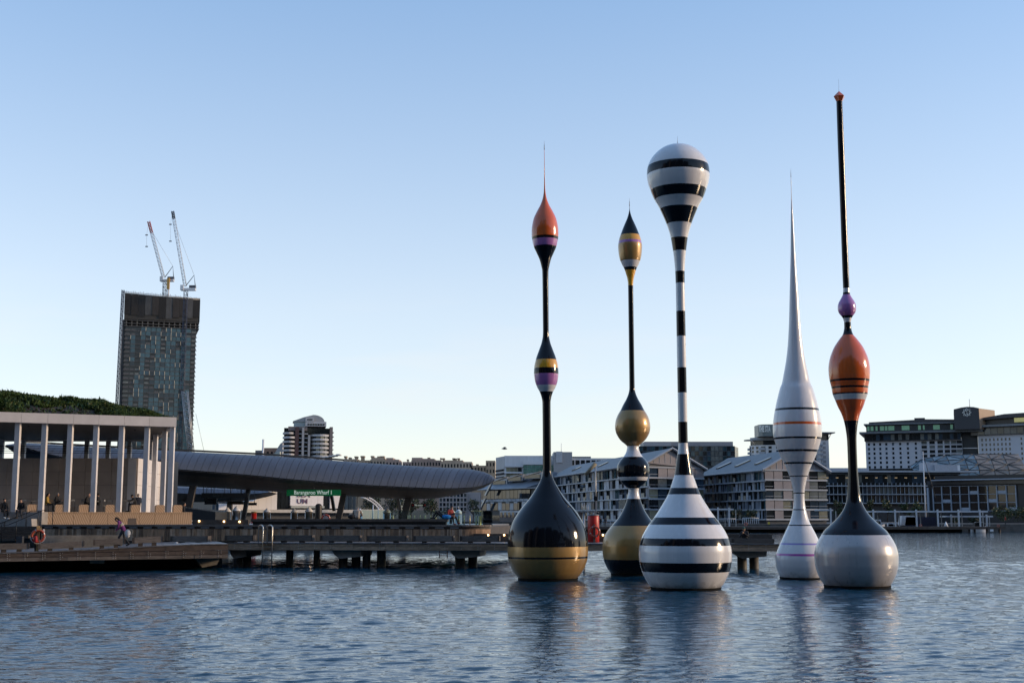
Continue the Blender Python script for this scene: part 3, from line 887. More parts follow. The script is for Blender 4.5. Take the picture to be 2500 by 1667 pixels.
# ------------------------------------------------------------------ red pile with lifebuoy, gate and small jib on the boardwalk
s_, zt = WP.sz(1448.5, 1256, 3.2)
rp_ = thing('red_bollard', 'tall red cylinder with rounded lid standing on the boardwalk between two sculptures', 'bollard', WP(s_, 3.2, DZ))
mb = MB(WP); mb.lathe([(.30, 0), (.335, .03), (.335, zt - DZ - .1), (.30, zt - DZ - .03)], 24, (s_, 3.2, DZ)); mb.obj('drum', red_m, rp_)
mb = MB(WP); mb.lathe([(.29, -.03), (.345, -.02), (.345, .02), (.27, .05)], 24, (s_, 3.2, zt - .03)); mb.obj('lid', mat('grey_lid', (.2, .2, .2), .5), rp_)
lb2, *_ = lifebuoy('orange lifebuoy hung in front of the red cylinder', WP, 1451.5, 1297.5, 14, 2.6)
s2 = WP.s(1451, 1310, 2.75)
mb = MB(WP); mb.box(s2 - .06, s2 + .06, 2.7, 2.8, DZ, DZ + 1.05); tag(mb.obj('lifebuoy_post', wood_grey), 'short grey timber post behind the lifebuoy at the red cylinder', 'post')
gt = thing('service_cabinet', 'grey metal service cabinet with railing on top beside the red cylinder', 'cabinet', WP(WP.s(1420, 1270, 4.6), 4.6, DZ))
mb = MB(WP); mb.box(WP.s(1412, 1270, 4.6), WP.s(1421.5, 1270, 4.6), 4.6, 5.2, DZ - .3, WP.z(1420, 1249.5, 4.6)); mb.obj('cabinet_body', mat('warm_grey_metal', (.2, .18, .16), .5, metal=.3), gt)
mb = MB(WP); s3 = WP.s(1425.5, 1270, 4.6); mb.tube([(s3, 4.6, -1), (s3, 4.6, WP.z(1425, 1252, 4.6))], .075, 10); mb.obj('steel_post', galv, gt)
for px in (1421, 1423.5, 1427, 1432, 1436):
    s3 = WP.s(px, 1240, 4.7); mb = MB(WP); mb.tube([(s3, 4.7, WP.z(px, 1252, 4.7)), (s3, 4.7, WP.z(px, 1226 if px < 1430 else 1232, 4.7))], .018, 5); mb.obj('rail_post', galv, gt)
mb = MB(WP); mb.box(WP.s(1412, 1250, 4.6), WP.s(1460, 1250, 4.6), 4.5, 5.3, WP.z(1420, 1250.5, 4.6), WP.z(1420, 1248.8, 4.6)); mb.obj('platform', galv, gt)
jb = thing('jib_crane', 'slim grey davit post with a padded tilted boom above the red cylinder', 'davit', WP(WP.s(1454, 1250, 4.9), 4.9, DZ))
s3 = WP.s(1454, 1190, 4.9); zt = WP.z(1454, 1131, 4.9)
mb = MB(WP); mb.tube([(s3, 4.9, WP.z(1454, 1249, 4.9)), (s3, 4.9, zt)], .045, 8); mb.obj('mast', galv, jb)
mb = MB(WP); b0 = WP.sz(1428.5, 1159, 4.9); b1 = WP.sz(1454.5, 1130.5, 4.9)
mb.tube([(b0[0], 4.9, b0[1]), (b1[0], 4.9, b1[1])], [.09, .13], 10); mb.obj('padded_boom', mat('khaki_canvas', (.33, .29, .2), .8, var=.25, scale=5), jb)
mb = MB(WP); mb.box(s3 - .1, s3 + .12, 4.8, 5.0, WP.z(1454, 1222, 4.9), WP.z(1454, 1211, 4.9)); mb.obj('winch_box', black_m, jb)
# ------------------------------------------------------------------ colonnaded pavilion on a sandstone plinth
def sandstone_material():
    m = bpy.data.materials.new('banded_sandstone'); m.use_nodes = True
    N, L = m.node_tree.nodes, m.node_tree.links
    b = N['Principled BSDF']; b.inputs['Roughness'].default_value = 0.8
    geo = N.new('ShaderNodeNewGeometry'); oi = N.new('ShaderNodeObjectInfo')
    ro = N.new('ShaderNodeVectorRotate'); ro.rotation_type = 'Y_AXIS'
    mr_ = N.new('ShaderNodeMapRange'); mr_.inputs['To Min'].default_value = -0.5; mr_.inputs['To Max'].default_value = 0.75
    L.new(oi.outputs['Random'], mr_.inputs['Value']); L.new(geo.outputs['Position'], ro.inputs['Vector']); L.new(mr_.outputs['Result'], ro.inputs['Angle'])
    wv = N.new('ShaderNodeTexWave'); wv.inputs['Scale'].default_value = 2.6; wv.inputs['Distortion'].default_value = 5; wv.inputs['Detail'].default_value = 4
    wv.inputs['Detail Scale'].default_value = 0.45
    L.new(ro.outputs['Vector'], wv.inputs['Vector'])
    rp = N.new('ShaderNodeValToRGB')
    rp.color_ramp.elements[0].color = (.40, .25, .14, 1); rp.color_ramp.elements[1].color = (.55, .38, .24, 1)
    rp.color_ramp.elements[0].position = .05; rp.color_ramp.elements[1].position = .75
    L.new(wv.outputs['Fac'], rp.inputs['Fac']); L.new(rp.outputs['Color'], b.inputs['Base Color'])
    bp = N.new('ShaderNodeBump'); bp.inputs['Strength'].default_value = .2; bp.inputs['Distance'].default_value = .02
    L.new(wv.outputs['Fac'], bp.inputs['Height']); L.new(bp.outputs['Normal'], b.inputs['Normal'])
    return m
sandstone = sandstone_material()
terrazzo = mat('pale_terrazzo', (0.68, 0.64, 0.61), 0.65, var=0.07, scale=1.2, bump=.05, bscale=30)
beige_p = mat('beige_wall_panel', (0.44, 0.365, 0.31), 0.7, var=0.10, scale=0.8)
soffit_m = mat('dark_timber_soffit', (0.10, 0.08, 0.065), 0.6, var=.2, scale=2)
A0 = at(0, 1249, 80.9); A1 = at(469, 1249, 85.8)
FPn = plane2((A0.x, A0.y), (A1.x, A1.y))
pv = thing('pavilion', 'pale colonnaded pavilion with planted roof on a sandstone plinth at the left', 'pavilion', FPn(5, 6, PZ))
# plinth
joints = [95, 129, 179.5, 220, 263, 298, 340.6, 378, 418, 469]
for a, b in zip(joints, joints[1:]):
    mb = MB(FPn); j = random.uniform(-.008, .008)
    mb.box(FPn.s(a, 1264) + .008, FPn.s(b, 1264) - .008, j, .35, UZ - .1, PZ - .09); mb.obj('sandstone_panel', sandstone, pv)
    mb = MB(FPn); mb.box(FPn.s(a, 1264) + .006, FPn.s(b, 1264) - .006, -.03, .5, PZ - .085, PZ); mb.obj('coping_stone', sandstone, pv)
mb = MB(FPn); s_ = FPn.s(469, 1264); mb.box(s_ - .3, s_, .36, 18, UZ - .1, PZ - .005); mb.obj('plinth_end', sandstone, pv)
mb = MB(FPn); mb.box(FPn.s(-120, 1264), s_ - .31, .52, 18, UZ - .1, PZ - .01); mb.obj('floor', conc, pv)
mb = MB(FPn); mb.box(FPn.s(313, 1270), FPn.s(333, 1270), -.02, .02, FPn.z(320, 1279), FPn.z(320, 1264.5)); mb.obj('vent_cover', mat('bronze_grille', (.13, .10, .08), .6), pv)
# columns: square, faces to the front and to the lit right side
CB = 8.93
cw = .31
def column(x, y):
    mb = MB(); hh = (CB - PZ) / 3
    col = None
    for k in range(3):
        m_ = MB(); z0 = PZ + hh * k + (.006 if k else 0); m_.box(x - cw / 2, x + cw / 2, y - cw / 2, y + cw / 2, z0, PZ + hh * (k + 1))
        if k == 0: col = m_.obj('column', terrazzo, pv)
        else: m_.obj('column_drum', terrazzo, col)
fc = []
for px in (-94, -30, 33.5, 99.5, 163, 226.5, 289.5, 352, 414):
    s_ = FPn.s(px, 1248, .35); p_ = FPn(s_, .35, 0); fc.append(p_); column(p_.x, p_.y)
cor = fc[-1]
for t_ in (4.2, 8.4, 12.6):
    p_ = FPn(FPn.s(414, 1248, .35) + .15, .35 + t_, 0); column(p_.x, p_.y)
BPl = Plane((0, 101.2), 0)
for px in (-100, -48, 4, 57, 108, 159, 212, 264, 316, 368):
    s_ = BPl.s(px, 1100); column(s_, 101.2)
# roof: fascia pieces, soffit, slab
RT = 9.57
fcut = [-130, -20, 52, 116.5, 179.5, 241.5, 303.5, 364.5, 431]
for a, b in zip(fcut, fcut[1:]):
    mb = MB(FPn); mb.box(FPn.s(a, 1030) + .006, FPn.s(b, 1030) - .006, 0, .4, CB, RT); mb.obj('fascia_panel', terrazzo, pv)
sE = FPn.s(431, 1030)
e0 = FPn(sE, .405, 0); e1 = FPn(sE + .4, 15.2, 0); e1 = Vector((e1.x, 101.6, 0))
b1 = FPn(FPn.s(-130, 1030), .405, 0); b0 = Vector((b1.x - 7, 101.6, 0))
mb = MB(); mb.prism_h([(b1.x, b1.y), (e0.x - .35, e0.y), (e1.x - .35, e1.y), (b0.x, b0.y)], CB + .12, RT - .05); mb.obj('roof_slab', soffit_m, pv)
for k in range(4):
    p0_ = e0.lerp(e1, k / 4); p1_ = e0.lerp(e1, (k + .995) / 4)
    mb = MB(); mb.prism_h([(p0_.x - .34, p0_.y), (p0_.x, p0_.y), (p1_.x, p1_.y), (p1_.x - .34, p1_.y)], CB, RT); mb.obj('fascia_panel', terrazzo, pv)
mb = MB(); mb.prism_h([(b1.x - .3, b1.y), (b1.x, b1.y), (b0.x, b0.y), (b0.x - .3, b0.y)], CB, RT); mb.obj('fascia_panel', terrazzo, pv)
mb = MB(); mb.box(b0.x, e1.x, 101.65, 102.0, CB, RT); mb.obj('fascia_panel', terrazzo, pv)
for px, t_ in ((17, 2), (153, 2.5), (245, 3), (375, 1.6), (70, 5), (330, 6)):
    p_ = FPn(FPn.s(px, 1045, t_), t_, CB + .09); mb = MB(); mb.lathe([(.07, 0), (.07, .04)], 8, tuple(p_)); mb.obj('downlight', black_m, pv)
for k in range(5):
    zc = BPl.z(150, 1089 + k * 4.2)
    mb = MB(); mb.tube([(-50, 101.0, zc), (BPl.s(372, 1100), 101.0, zc)], .02, 5); mb.obj('tension_cable', black_m, pv)
# inner beige room made of big panels
IY = 91.0
IP = Plane((0, IY), 0)
iz1 = IP.z(200, 1118)
xr = IP.s(335, 1180)
cols = [IP.s(px, 1180) for px in range(335 - 32 * 14, 336, 32)]
hz = (iz1 - PZ) / 4
for a, b in zip(cols, cols[1:]):
    for k in range(4):
        mb = MB(); j = random.uniform(-.004, .004)
        mb.box(a + .008, b - .008, IY + j, IY + .08, PZ + hz * k + .008, PZ + hz * (k + 1) - .008); mb.obj('wall_panel', beige_p, pv)
mb = MB(); mb.box(cols[0], xr - .1, IY + .09, IY + 7.6, PZ, iz1 - .02); mb.obj('inner_room', soffit_m, pv)
for k in range(4):
    for q in range(3):
        mb = MB(); mb.box(xr - .09, xr - .005, IY + .1 + q * 2.5, IY + 2.58 + q * 2.5, PZ + hz * k + .008, PZ + hz * (k + 1) - .008); mb.obj('wall_panel', terrazzo, pv)  # right end of the room: its sunlit brightness put into a paler material
mb = MB(); mb.box(xr - .7, xr - .1, IY - .02, IY - .001, PZ, iz1); mb.obj('corner_return', terrazzo, pv)
# dark glazed volume behind the right end
mb = MB(); x0_ = BPl.s(372, 1180); mb.box(x0_ + .3, x0_ + 2.2, 97, 100.5, PZ, 7.2); mb.obj('dark_kiosk', mat('dark_cladding', (.02, .022, .028), .4), pv)
# sandstone seat blocks between the columns
for px, d in ((78, 'leftmost in view, right of the sitting men'), (146, 'below the man at a laptop'), (204, 'beside the bald man in black'), (268, 'with curled dark veins, fourth from the left'),
              (330, 'below the two people in dark coats'), (390, 'left of the corner columns'), (433, 'last on the right, past the corner column')):
    t_ = .55
    s_ = FPn.s(px, 1240, t_); w_ = .29
    zt = PZ + .48
    mb = MB(FPn)
    mb.prism([(s_ - w_, PZ), (s_ + w_, PZ), (s_ + w_, zt - .07), (s_ + w_ - .07, zt), (s_ - w_ + .07, zt), (s_ - w_, zt - .07)], t_ - .25, t_ + .3)
    tag(mb.obj('stone_block', sandstone), 'sandstone seat block on the plinth, ' + d, 'stone block', 'sandstone blocks on the plinth')

# planted roof
top_sil = [(-60, 946), (0, 948), (80, 957), (112, 963), (137, 967), (169, 962), (204, 967), (236, 969), (262, 977), (287, 986), (320, 989), (350, 993), (376, 1004), (408, 1020), (430, 1026)]
TR = 8.0
def ridge_z(s_):
    # height of the planted mound along its ridge
    xs_ = [FPn.s(p, y, TR) for p, y in top_sil]; zs_ = [FPn.z(p, y + 12, TR) for p, y in top_sil]
    return float(np.interp(s_, xs_, zs_))
def mound(s_, t_):
    zr_ = max(ridge_z(s_), RT + .05)
    q = min(1, max(0, (t_ - .25) / (TR - .25)))
    z = RT - .02 + (zr_ - RT) * (1 - (1 - q) ** 1.7)
    if t_ > TR: z = zr_ - (t_ - TR) * .22
    return max(z, RT - .1)
soil = mat('roof_soil', (.055, .04, .03), .9, var=.4, scale=3)
S0_, S1_ = FPn.s(-90, 1000, 0), sE - .1
mb = MB(FPn); NS, NT = 60, 16
sg = np.linspace(S0_, S1_, NS); tg = np.linspace(.25, 14.5, NT)
for a, b in zip(sg, sg[1:]):
    for c, d in zip(tg, tg[1:]):
        mb.face([(a, c, mound(a, c)), (b, c, mound(b, c)), (b, d, mound(b, d)), (a, d, mound(a, d))], 0, True)
mb.obj('roof_bed', soil, pv)
grass_m = [mat('roof_foliage_%s' % n, c, .75, var=.3, scale=.8) for n, c in (('dark', (.022, .048, .012)), ('mid', (.035, .075, .018)), ('light', (.06, .10, .026)), ('dry', (.09, .085, .035)))]
mb = MB()
rnd = random.Random(3)
for k in range(15500):
    s_ = rnd.uniform(S0_, S1_); t_ = .3 + (rnd.random() ** 1.3) * 10
    c = FPn(s_, t_, mound(s_, t_))
    # bare soil patch on the front slope
    if abs((s_ - FPn.s(150, 1000)) / 2.3) < 1 and t_ < 2.4 + .7 * math.sin(s_ * 2) and rnd.random() < .9: continue
    cl = math.sin(s_ * 1.9) * math.sin(t_ * 1.3 + s_) + rnd.uniform(-.8, .8)
    m_ = 3 if rnd.random() < .03 else (0 if cl < -.2 else (1 if cl < .5 else 2))
    hh = rnd.uniform(.08, .28) * (1 + .35 * math.sin(s_ * .9 + t_) * math.sin(s_ * 2.7)) * (1.35 if rnd.random() < .04 else 1)
    edge = min(1, max(.25, (S1_ - s_) / 1.5)); hh *= edge
    for q in range(3):
        a = rnd.uniform(0, 6.28); dx, dy = math.cos(a), math.sin(a)
        ln = rnd.uniform(.05, .30) * edge; wd = rnd.uniform(.03, .085)
        b_ = c + Vector((rnd.uniform(-.12, .12), rnd.uniform(-.12, .12), -.03))
        tip = b_ + Vector((dx * ln, dy * ln, hh * rnd.uniform(.6, 1.1)))
        mid = b_.lerp(tip, .55) + Vector((0, 0, hh * .08))
        sd = Vector((-dy, dx, 0)) * wd
        mb.face([b_, mid + sd, tip, mid - sd], m_)
ro_ = mb.obj('roof_planting', grass_m, pv, kind='stuff')

# ------------------------------------------------------------------ cafe tables and chairs
chair_m = mat('pale_chair_metal', (.34, .33, .31), .5, metal=.2)
def make_chair():
    r = thing('cafe_chair', None, None)
    ORG[r.name] = Vector((0, 0, 0))
    mb = MB(); mb.box(-.2, .2, -.2, .2, .44, .46); mb.obj('seat', chair_m, r)
    mb = MB()
    mb.prism([(-.19, .74), (.19, .74), (.19, .86), (-.19, .86)], .2, .225); mb.obj('backrest', chair_m, r)
    for sx_ in (-.19, .19):
        mb = MB(); mb.tube([(sx_, -.19, 0), (sx_, -.17, .44)], .012, 5); mb.obj('leg', black_m, r)
        mb = MB(); mb.tube([(sx_, .22, 0), (sx_, .19, .45), (sx_, .21, .86)], .012, 5); mb.obj('leg', black_m, r)
    return r
def make_table():
    r = thing('cafe_table', None, None)
    ORG[r.name] = Vector((0, 0, 0))
    mb = MB(); mb.lathe([(.34, .72), (.35, .73), (.35, .745)], 20); mb.obj('table_top', chair_m, r)
    mb = MB(); mb.lathe([(.025, .03), (.025, .72)], 8); mb.obj('pedestal', black_m, r)
    mb = MB(); mb.lathe([(.22, 0), (.2, .03)], 16); mb.obj('base', black_m, r)
    return r
ch0, tb0 = make_chair(), make_table()
used = [False, False]
def place(first, k, px, t_, rz, label, cat, grp):
    o = first if not used[k] else copy_tree(first)
    used[k] = True
    o.location = FPn(FPn.s(px, 1235, t_), t_, PZ); o.rotation_euler = (0, 0, rz)
    ORG[o.name] = o.location.copy()
    tag(o, label, cat, grp)
CG, TG = 'cafe chairs on the pavilion floor', 'cafe tables on the pavilion floor'
for px, t_, rz, d in ((20, 4, .2, 'behind the left man on the ledge'), (58, 4.4, 3.3, 'behind the right man on the ledge'), (86, 5.0, .1, 'behind the first stone block'), (112, 4.6, 1.8, 'behind the second column in view'),
                      (128, 5.6, 3.0, 'under the woman in mustard'), (141, 4.0, 1.4, 'under the man at a laptop'), (176, 4.4, .3, 'standing empty between the laptop man and third column'), (186, 5.4, 2.2, 'further back beside the third column'),
                      (209, 4.0, 1.5, 'under the bald man in black'), (247, 4.6, -1.5, 'facing the bald man across the table'), (266, 5.0, .1, 'empty with a pale back, above the veined block'), (307, 4.6, .2, 'empty with a pale back left of the coated pair'),
                      (325, 4.3, 2.9, 'under the two people in dark coats'), (338, 5.2, -1.2, 'right of the coated pair by the wall end')):
    place(ch0, 0, px, t_, rz, 'slim metal cafe chair ' + d, 'chair', CG)
for px, t_, d in ((76, 4.8, 'behind the two men on the ledge'), (153, 4.0, 'holding the open laptop'), (228, 4.4, 'in front of the bald man in black'), (316, 4.3, 'beside the coated pair')):
    place(tb0, 1, px, t_, 0, 'small round cafe table ' + d, 'table', TG)
lp = thing('laptop', 'open dark laptop on a cafe table', 'laptop', FPn(FPn.s(152, 1235, 3.9), 3.9, PZ + .745))
q = lp.location
mb = MB(); mb.box(q.x - .16, q.x + .16, q.y - .11, q.y + .11, q.z, q.z + .02); mb.obj('keyboard_base', black_m, lp)
mb = MB(); mb.box(q.x + .14, q.x + .165, q.y - .11, q.y + .11, q.z + .02, q.z + .24); mb.obj('screen', black_m, lp)
# ------------------------------------------------------------------ ferry wharf with long boat-shaped roof
zinc = mat('standing_seam_zinc', (0.060, 0.074, 0.104), 0.5, metal=0.0, var=0.12, scale=.4)
soff = mat('ferry_soffit', (0.075, 0.065, 0.058), 0.6, var=0.12, scale=1.0)
trim = mat('dark_roof_edge', (0.035, 0.04, 0.045), 0.45, metal=.3)
pont = MB(); pont.box(-42, 3, 112, 140, -.3, 1.15); po_ = pont.obj('pontoon_deck', conc_dark); po_['kind'] = 'structure'
fw = thing('ferry_wharf', 'ferry wharf with a long grey boat-shaped metal roof', 'ferry wharf', (-22, 120, 1.15))
def interp_st(st, px):
    xs_ = [r[0] for r in st]
    return [float(np.interp(px, xs_, [r[k] for r in st])) for k in range(1, len(st[0]))]
# px, y of ridge, y of the near edge, y of the underside, distance
ST = [(13, 1086, 1087.5, 1089, 106.3), (35, 1083, 1089, 1106, 106.6), (60, 1081, 1092, 1122, 107), (110, 1084, 1106, 1140, 107.8), (150, 1087, 1115, 1152, 108.4), (255, 1092.5, 1129, 1170, 110), (373, 1098.5, 1139, 1181, 111.9), (430, 1101, 1145, 1186, 112.7), (560, 1107.5, 1155, 1193, 114.8), (640, 1111, 1162, 1198, 116), (700, 1115, 1168.5, 1202, 116.9), (800, 1122.5, 1177, 1207, 118.5), (900, 1130, 1184, 1214, 120), (1000, 1136.5, 1189, 1218.5, 121.6), (1060, 1140, 1191.5, 1217, 122.5), (1110, 1142.5, 1191.5, 1209, 123.3), (1150, 1145, 1190, 1200, 123.9), (1180, 1151, 1185, 1191.5, 124.4), (1198, 1158.5, 1178, 1182.5, 124.6), (1207, 1167, 1171, 1172.5, 124.8)]
def sect(px, n=9):
    yt, ye, yb, Y = interp_st(ST, px)
    wd = 7.0 * min(1, max(.12, min((px - 8) / 110, (1209 - px) / 90)) ** .6)
    e = at(px, ye, Y)
    r = at(px, yt, Y + wd * .62)
    b = at(px, yb, Y + wd * .55)
    # world direction across the roof
    cx = Vector((.80, -.60, 0)) * 0
    pts = []
    for k in range(n):
        a = math.pi / 2 * k / (n - 1)
        q = Vector((0, 0, 0))
        u_ = 1 - math.cos(a); v_ = math.sin(a)
        y = e.y + (r.y - e.y) * u_; z = e.z + (r.z - e.z) * v_
        x = e.x + (r.x - e.x) * u_
        pts.append(Vector((x, y, z)))
    low = []
    for k in range(6):
        f = k / 5
        y = e.y + (b.y - e.y) * f
        low.append(Vector((e.x + (b.x - e.x) * f, y, e.z + (b.z - e.z) * (1 - (1 - f) ** 1.6))))
    # far half, mirrored about the ridge
    back = []
    for p in reversed(pts[:-1]):
        back.append(Vector((r.x + (r.x - p.x), 2 * r.y - p.y, p.z)))
    return pts, low, back
def slant(px, k, n):
    return px
seams = []
px = 14.0
while px < 1206:
    seams.append(px)
    px += 17.5 if 60 < px < 1150 else 11
seams.append(1207)
# roof panels between the seams; the seams lean along the curve as they climb
def lean(px, f): return min(1207, max(13, px + (28 * f if 40 < px < 1165 else 28 * f * max(0, min((px - 13) / 27, (1207 - px) / 42)))))
def top_point(px, f):
    q = lean(px, f)
    pts, low, back = sect(q)
    k = f * (len(pts) - 1); i = min(int(k), len(pts) - 2); d = k - i
    return pts[i].lerp(pts[i + 1], d)
for a, b in zip(seams, seams[1:]):
    mb = MB(); fs = np.linspace(0, 1, 8)
    ga, gb = a + .45, b - .45
    A_ = [top_point(ga, f) for f in fs]; B_ = [top_point(gb, f) for f in fs]
    dn = Vector((0, .05, -.06))
    i = len(mb.v); n = len(fs)
    mb.v += A_ + B_
    for k in range(n - 1):
        mb.f.append((i + k, i + n + k, i + n + k + 1, i + k + 1)); mb.m.append(0); mb.sm.append(True)
    for k in range(n - 1):
        mb.face([A_[k] + dn, A_[k], A_[k + 1], A_[k + 1] + dn]); mb.face([B_[k], B_[k] + dn, B_[k + 1] + dn, B_[k + 1]])
    mb.obj('roof_panel', zinc, fw)
# body under the panels, far side and ridge
mb = MB(); prev = None
for px in np.concatenate([np.linspace(13, 60, 8), np.linspace(75, 1150, 70), np.linspace(1155, 1207, 12)]):
    pts, low, back = sect(float(px))
    ring_ = [p + Vector((0, .12, .06)) for p in reversed(low)] + [p + Vector((0, .09, -.09)) for p in pts] + back + [low[-1] + Vector((0, .2, .06))]
    if prev:
        for k in range(len(ring_) - 1):
            mb.face([prev[k], ring_[k], ring_[k + 1], prev[k + 1]], 0, True)
    prev = ring_
mb.obj('roof_shell', trim, fw)
mb = MB(); prev = None
for px in np.linspace(60, 1040, 60):
    pts, low, back = sect(float(px)); p = pts[-1]
    q = [p + Vector((0, -.35, .02)), p + Vector((0, -.35, .20)), p + Vector((0, .35, .20))]
    if prev and px < 850:
        mb.face([prev[0], q[0], q[1], prev[1]]); mb.face([prev[1], q[1], q[2], prev[2]])
    prev = q
mb.obj('ridge_gutter', trim, fw)
# edge band and soffit panels
mb = MB(); prev = None
for px in np.linspace(13, 1207, 90):
    pts, low, back = sect(float(px))
    q = [pts[0] + Vector((0, -.03, .02)), low[1] + Vector((0, -.02, -.01))]
    if prev: mb.face([prev[0], q[0], q[1], prev[1]], 0, True)
    prev = q
mb.obj('edge_band', trim, fw)
xs_ = list(np.linspace(14, 1206, 52))
for a, b in zip(xs_, xs_[1:]):
    mb = MB()
    la = [p.copy() for p in sect(a + .4)[1][1:]]; lb_ = [p.copy() for p in sect(b - .4)[1][1:]]
    for k in range(len(la) - 1):
        mb.face([la[k], la[k + 1], lb_[k + 1], lb_[k]], 0, True)
    pa, pb = sect(a + .4), sect(b - .4)
    mb.face([la[-1], pa[2][-1], pb[2][-1], lb_[-1]], 0, False)
    mb.obj('soffit_panel', soff, fw)
# slanted supports
def strut(p0, p1, w0, Y, m, name='strut'):
    a, b = at(*p0, Y), at(*p1, Y); w_ = w0 * Y / F
    mb = MB(); mb.prism([(a.x - w_ / 2, a.z), (a.x + w_ / 2, a.z), (b.x + w_ / 2, b.z), (b.x - w_ / 2, b.z)], Y, Y + .5); return mb.obj(name, m, fw)
strut((822, 1285), (839.5, 1200), 14, 122, soff)
strut((980, 1285), (998, 1214), 17, 124.5, soff)
strut((815, 1247), (808, 1205), 7, 126, trim)
strut((977, 1247), (970, 1212), 8, 128, mat('light_strut', (.3, .3, .3), .5))
strut((450, 1285), (470, 1185), 15, 115.5, soff)
strut((590, 1285), (606, 1192), 9, 119, trim)

# second roof of the next wharf, behind
fw2 = thing('ferry_wharf', 'second ferry wharf roof, lower and partly hidden behind the first', 'ferry wharf', (-60, 190, 1.1))
S2 = [(380, 1183, 1200, 1222), (428, 1186, 1203, 1224), (500, 1188, 1206, 1224), (560, 1191, 1207, 1222), (600, 1194, 1206, 1217), (640, 1198, 1203, 1208), (656, 1200, 1201, 1202)]
xs_ = list(np.linspace(380, 656, 24))
for a, b in zip(xs_, xs_[1:]):
    mb = MB(); mc = MB()
    qa, qb = [[at(p, float(np.interp(p, [r[0] for r in S2], [r[k] for r in S2])), Y_) for k, Y_ in ((1, 206), (2, 200), (3, 204))] for p in (a + .2, b - .2)]
    ma, mb_ = qa[0].lerp(qa[1], .5) + Vector((0, -1.6, .25)), qb[0].lerp(qb[1], .5) + Vector((0, -1.6, .25))
    mb.face([qa[0], qb[0], mb_, ma], 0, True); mb.face([ma, mb_, qb[1], qa[1]], 0, True); mb.obj('roof_panel', zinc, fw2)
    bk = lambda p: Vector((p.x, p.y + 8, p.z))
    mc.face([qa[1], qb[1], qb[2], qa[2]]); mc.face([qa[2], qb[2], bk(qb[2]), bk(qa[2])]); mc.face([qa[0], bk(qa[2]), bk(qb[2]), qb[0]]); mc.obj('soffit_panel', soff, fw2)
mb = MB(); mb.box(-64, -54, 198, 206, -.3, 1.1); po2 = mb.obj('pontoon_deck', conc_dark); po2['kind'] = 'structure'
for px in (450, 560):
    q = at(px, 1222, 203); mb = MB(); mb.box(q.x - .4, q.x + .4, 203, 203.8, 1.1, q.z); mb.obj('strut', soff, fw2)

# ------------------------------------------------------------------ hanging signs
def sign(label, px0, px1, py0, py1, Y, m, rods=(), name='hanging_sign', cat='sign', grp=None):
    a, b = at(px0, py1, Y), at(px1, py0, Y)
    g = thing(name, label, cat, ((a.x + b.x) / 2, Y, a.z), grp)
    mb = MB(); mb.box(a.x, b.x, Y, Y + .18, a.z, b.z); mb.obj('sign_board', m, g)
    for rx, ry in rods:
        p = at(rx, ry, Y + .09); mb = MB(); mb.tube([(p.x, Y + .09, b.z - .02), (p.x, Y + .09, p.z)], .03, 6); mb.obj('hanger_rod', trim, g)
    return g
green = mat('sign_green', (.0, .14, .04), .45, var=.04, emit=(0, .3, .08), estr=.05)
dark_sign = mat('sign_dark', (.008, .010, .010), .4)
txt_w = mat('sign_text_pale', (.62, .66, .62), .5, var=0, emit=(.75, .85, .75), estr=.22)
txt_d = mat('sign_text_dim', (.035, .045, .04), .5, var=0)
txt_o = mat('sign_text_amber', (.14, .05, .02), .5, var=0)
Yg = 118.4
g = sign('long green sign reading Barangaroo Wharf 1 under the grey roof', 699.5, 831.7, 1195, 1209.8, Yg, green, [(704, 1185), (767, 1190), (826, 1198)])
q = at(764.5, 1202, Yg - .012); lettering('Barangaroo Wharf 1', .53, txt_w, g, q, width=(809.4 - 719) * Yg / F * 1.0, bold=0.002)
Yd = 116
g = sign('long dark sign reading Side B, left of the green one', 491.5, 605.7, 1203, 1215, Yd, dark_sign, [(497, 1186), (516, 1188), (549, 1190), (564, 1190), (590, 1192), (598, 1192)])
q = at(532, 1209, Yd - .012); lettering('Side B', .4, txt_d, g, q, width=24 * Yd / F)
g = sign('dark hanging screen below the long dark sign', 499, 529, 1216, 1231, Yd + 4, mat('screen_dark', (.012, .014, .02), .25), [(505, 1190), (523, 1190)], cat='screen')
g = sign('small dark departure board, left one of two', 557, 594, 1223, 1231, Yd + 6, dark_sign, [(563, 1192), (588, 1194)])
q = at(575, 1227, Yd + 6 - .012); lettering('Wharf exit', .2, txt_o, g, q, width=20 * Yd / F)
g = sign('small dark departure board, right one of two, with round end', 594.5, 626.5, 1226.5, 1233, Yd + 9, dark_sign, [(600, 1194), (622, 1196)])
Yn = 125
g = sign('black No entry sign with red arrows under the roof end', 1003.5, 1040, 1228.5, 1236.5, Yn, dark_sign, [(1008, 1214), (1036, 1216)])
q = at(1022, 1232.5, Yn - .012); lettering('No entry', .3, txt_w, g, q, width=19 * Yn / F)
red_d = mat('sign_red', (.45, .03, .02), .5)
for sgn, px in ((-1, 1007.5), (1, 1036.5)):
    q = at(px, 1232.5, Yn - .02); mb = MB(); mb.prism([(q.x - .1, q.z - .03), (q.x + .1, q.z - .09), (q.x + .1, q.z + .09), (q.x - .1, q.z + .03)][::sgn], Yn - .03, Yn - .002); mb.obj('arrow', red_d, g)

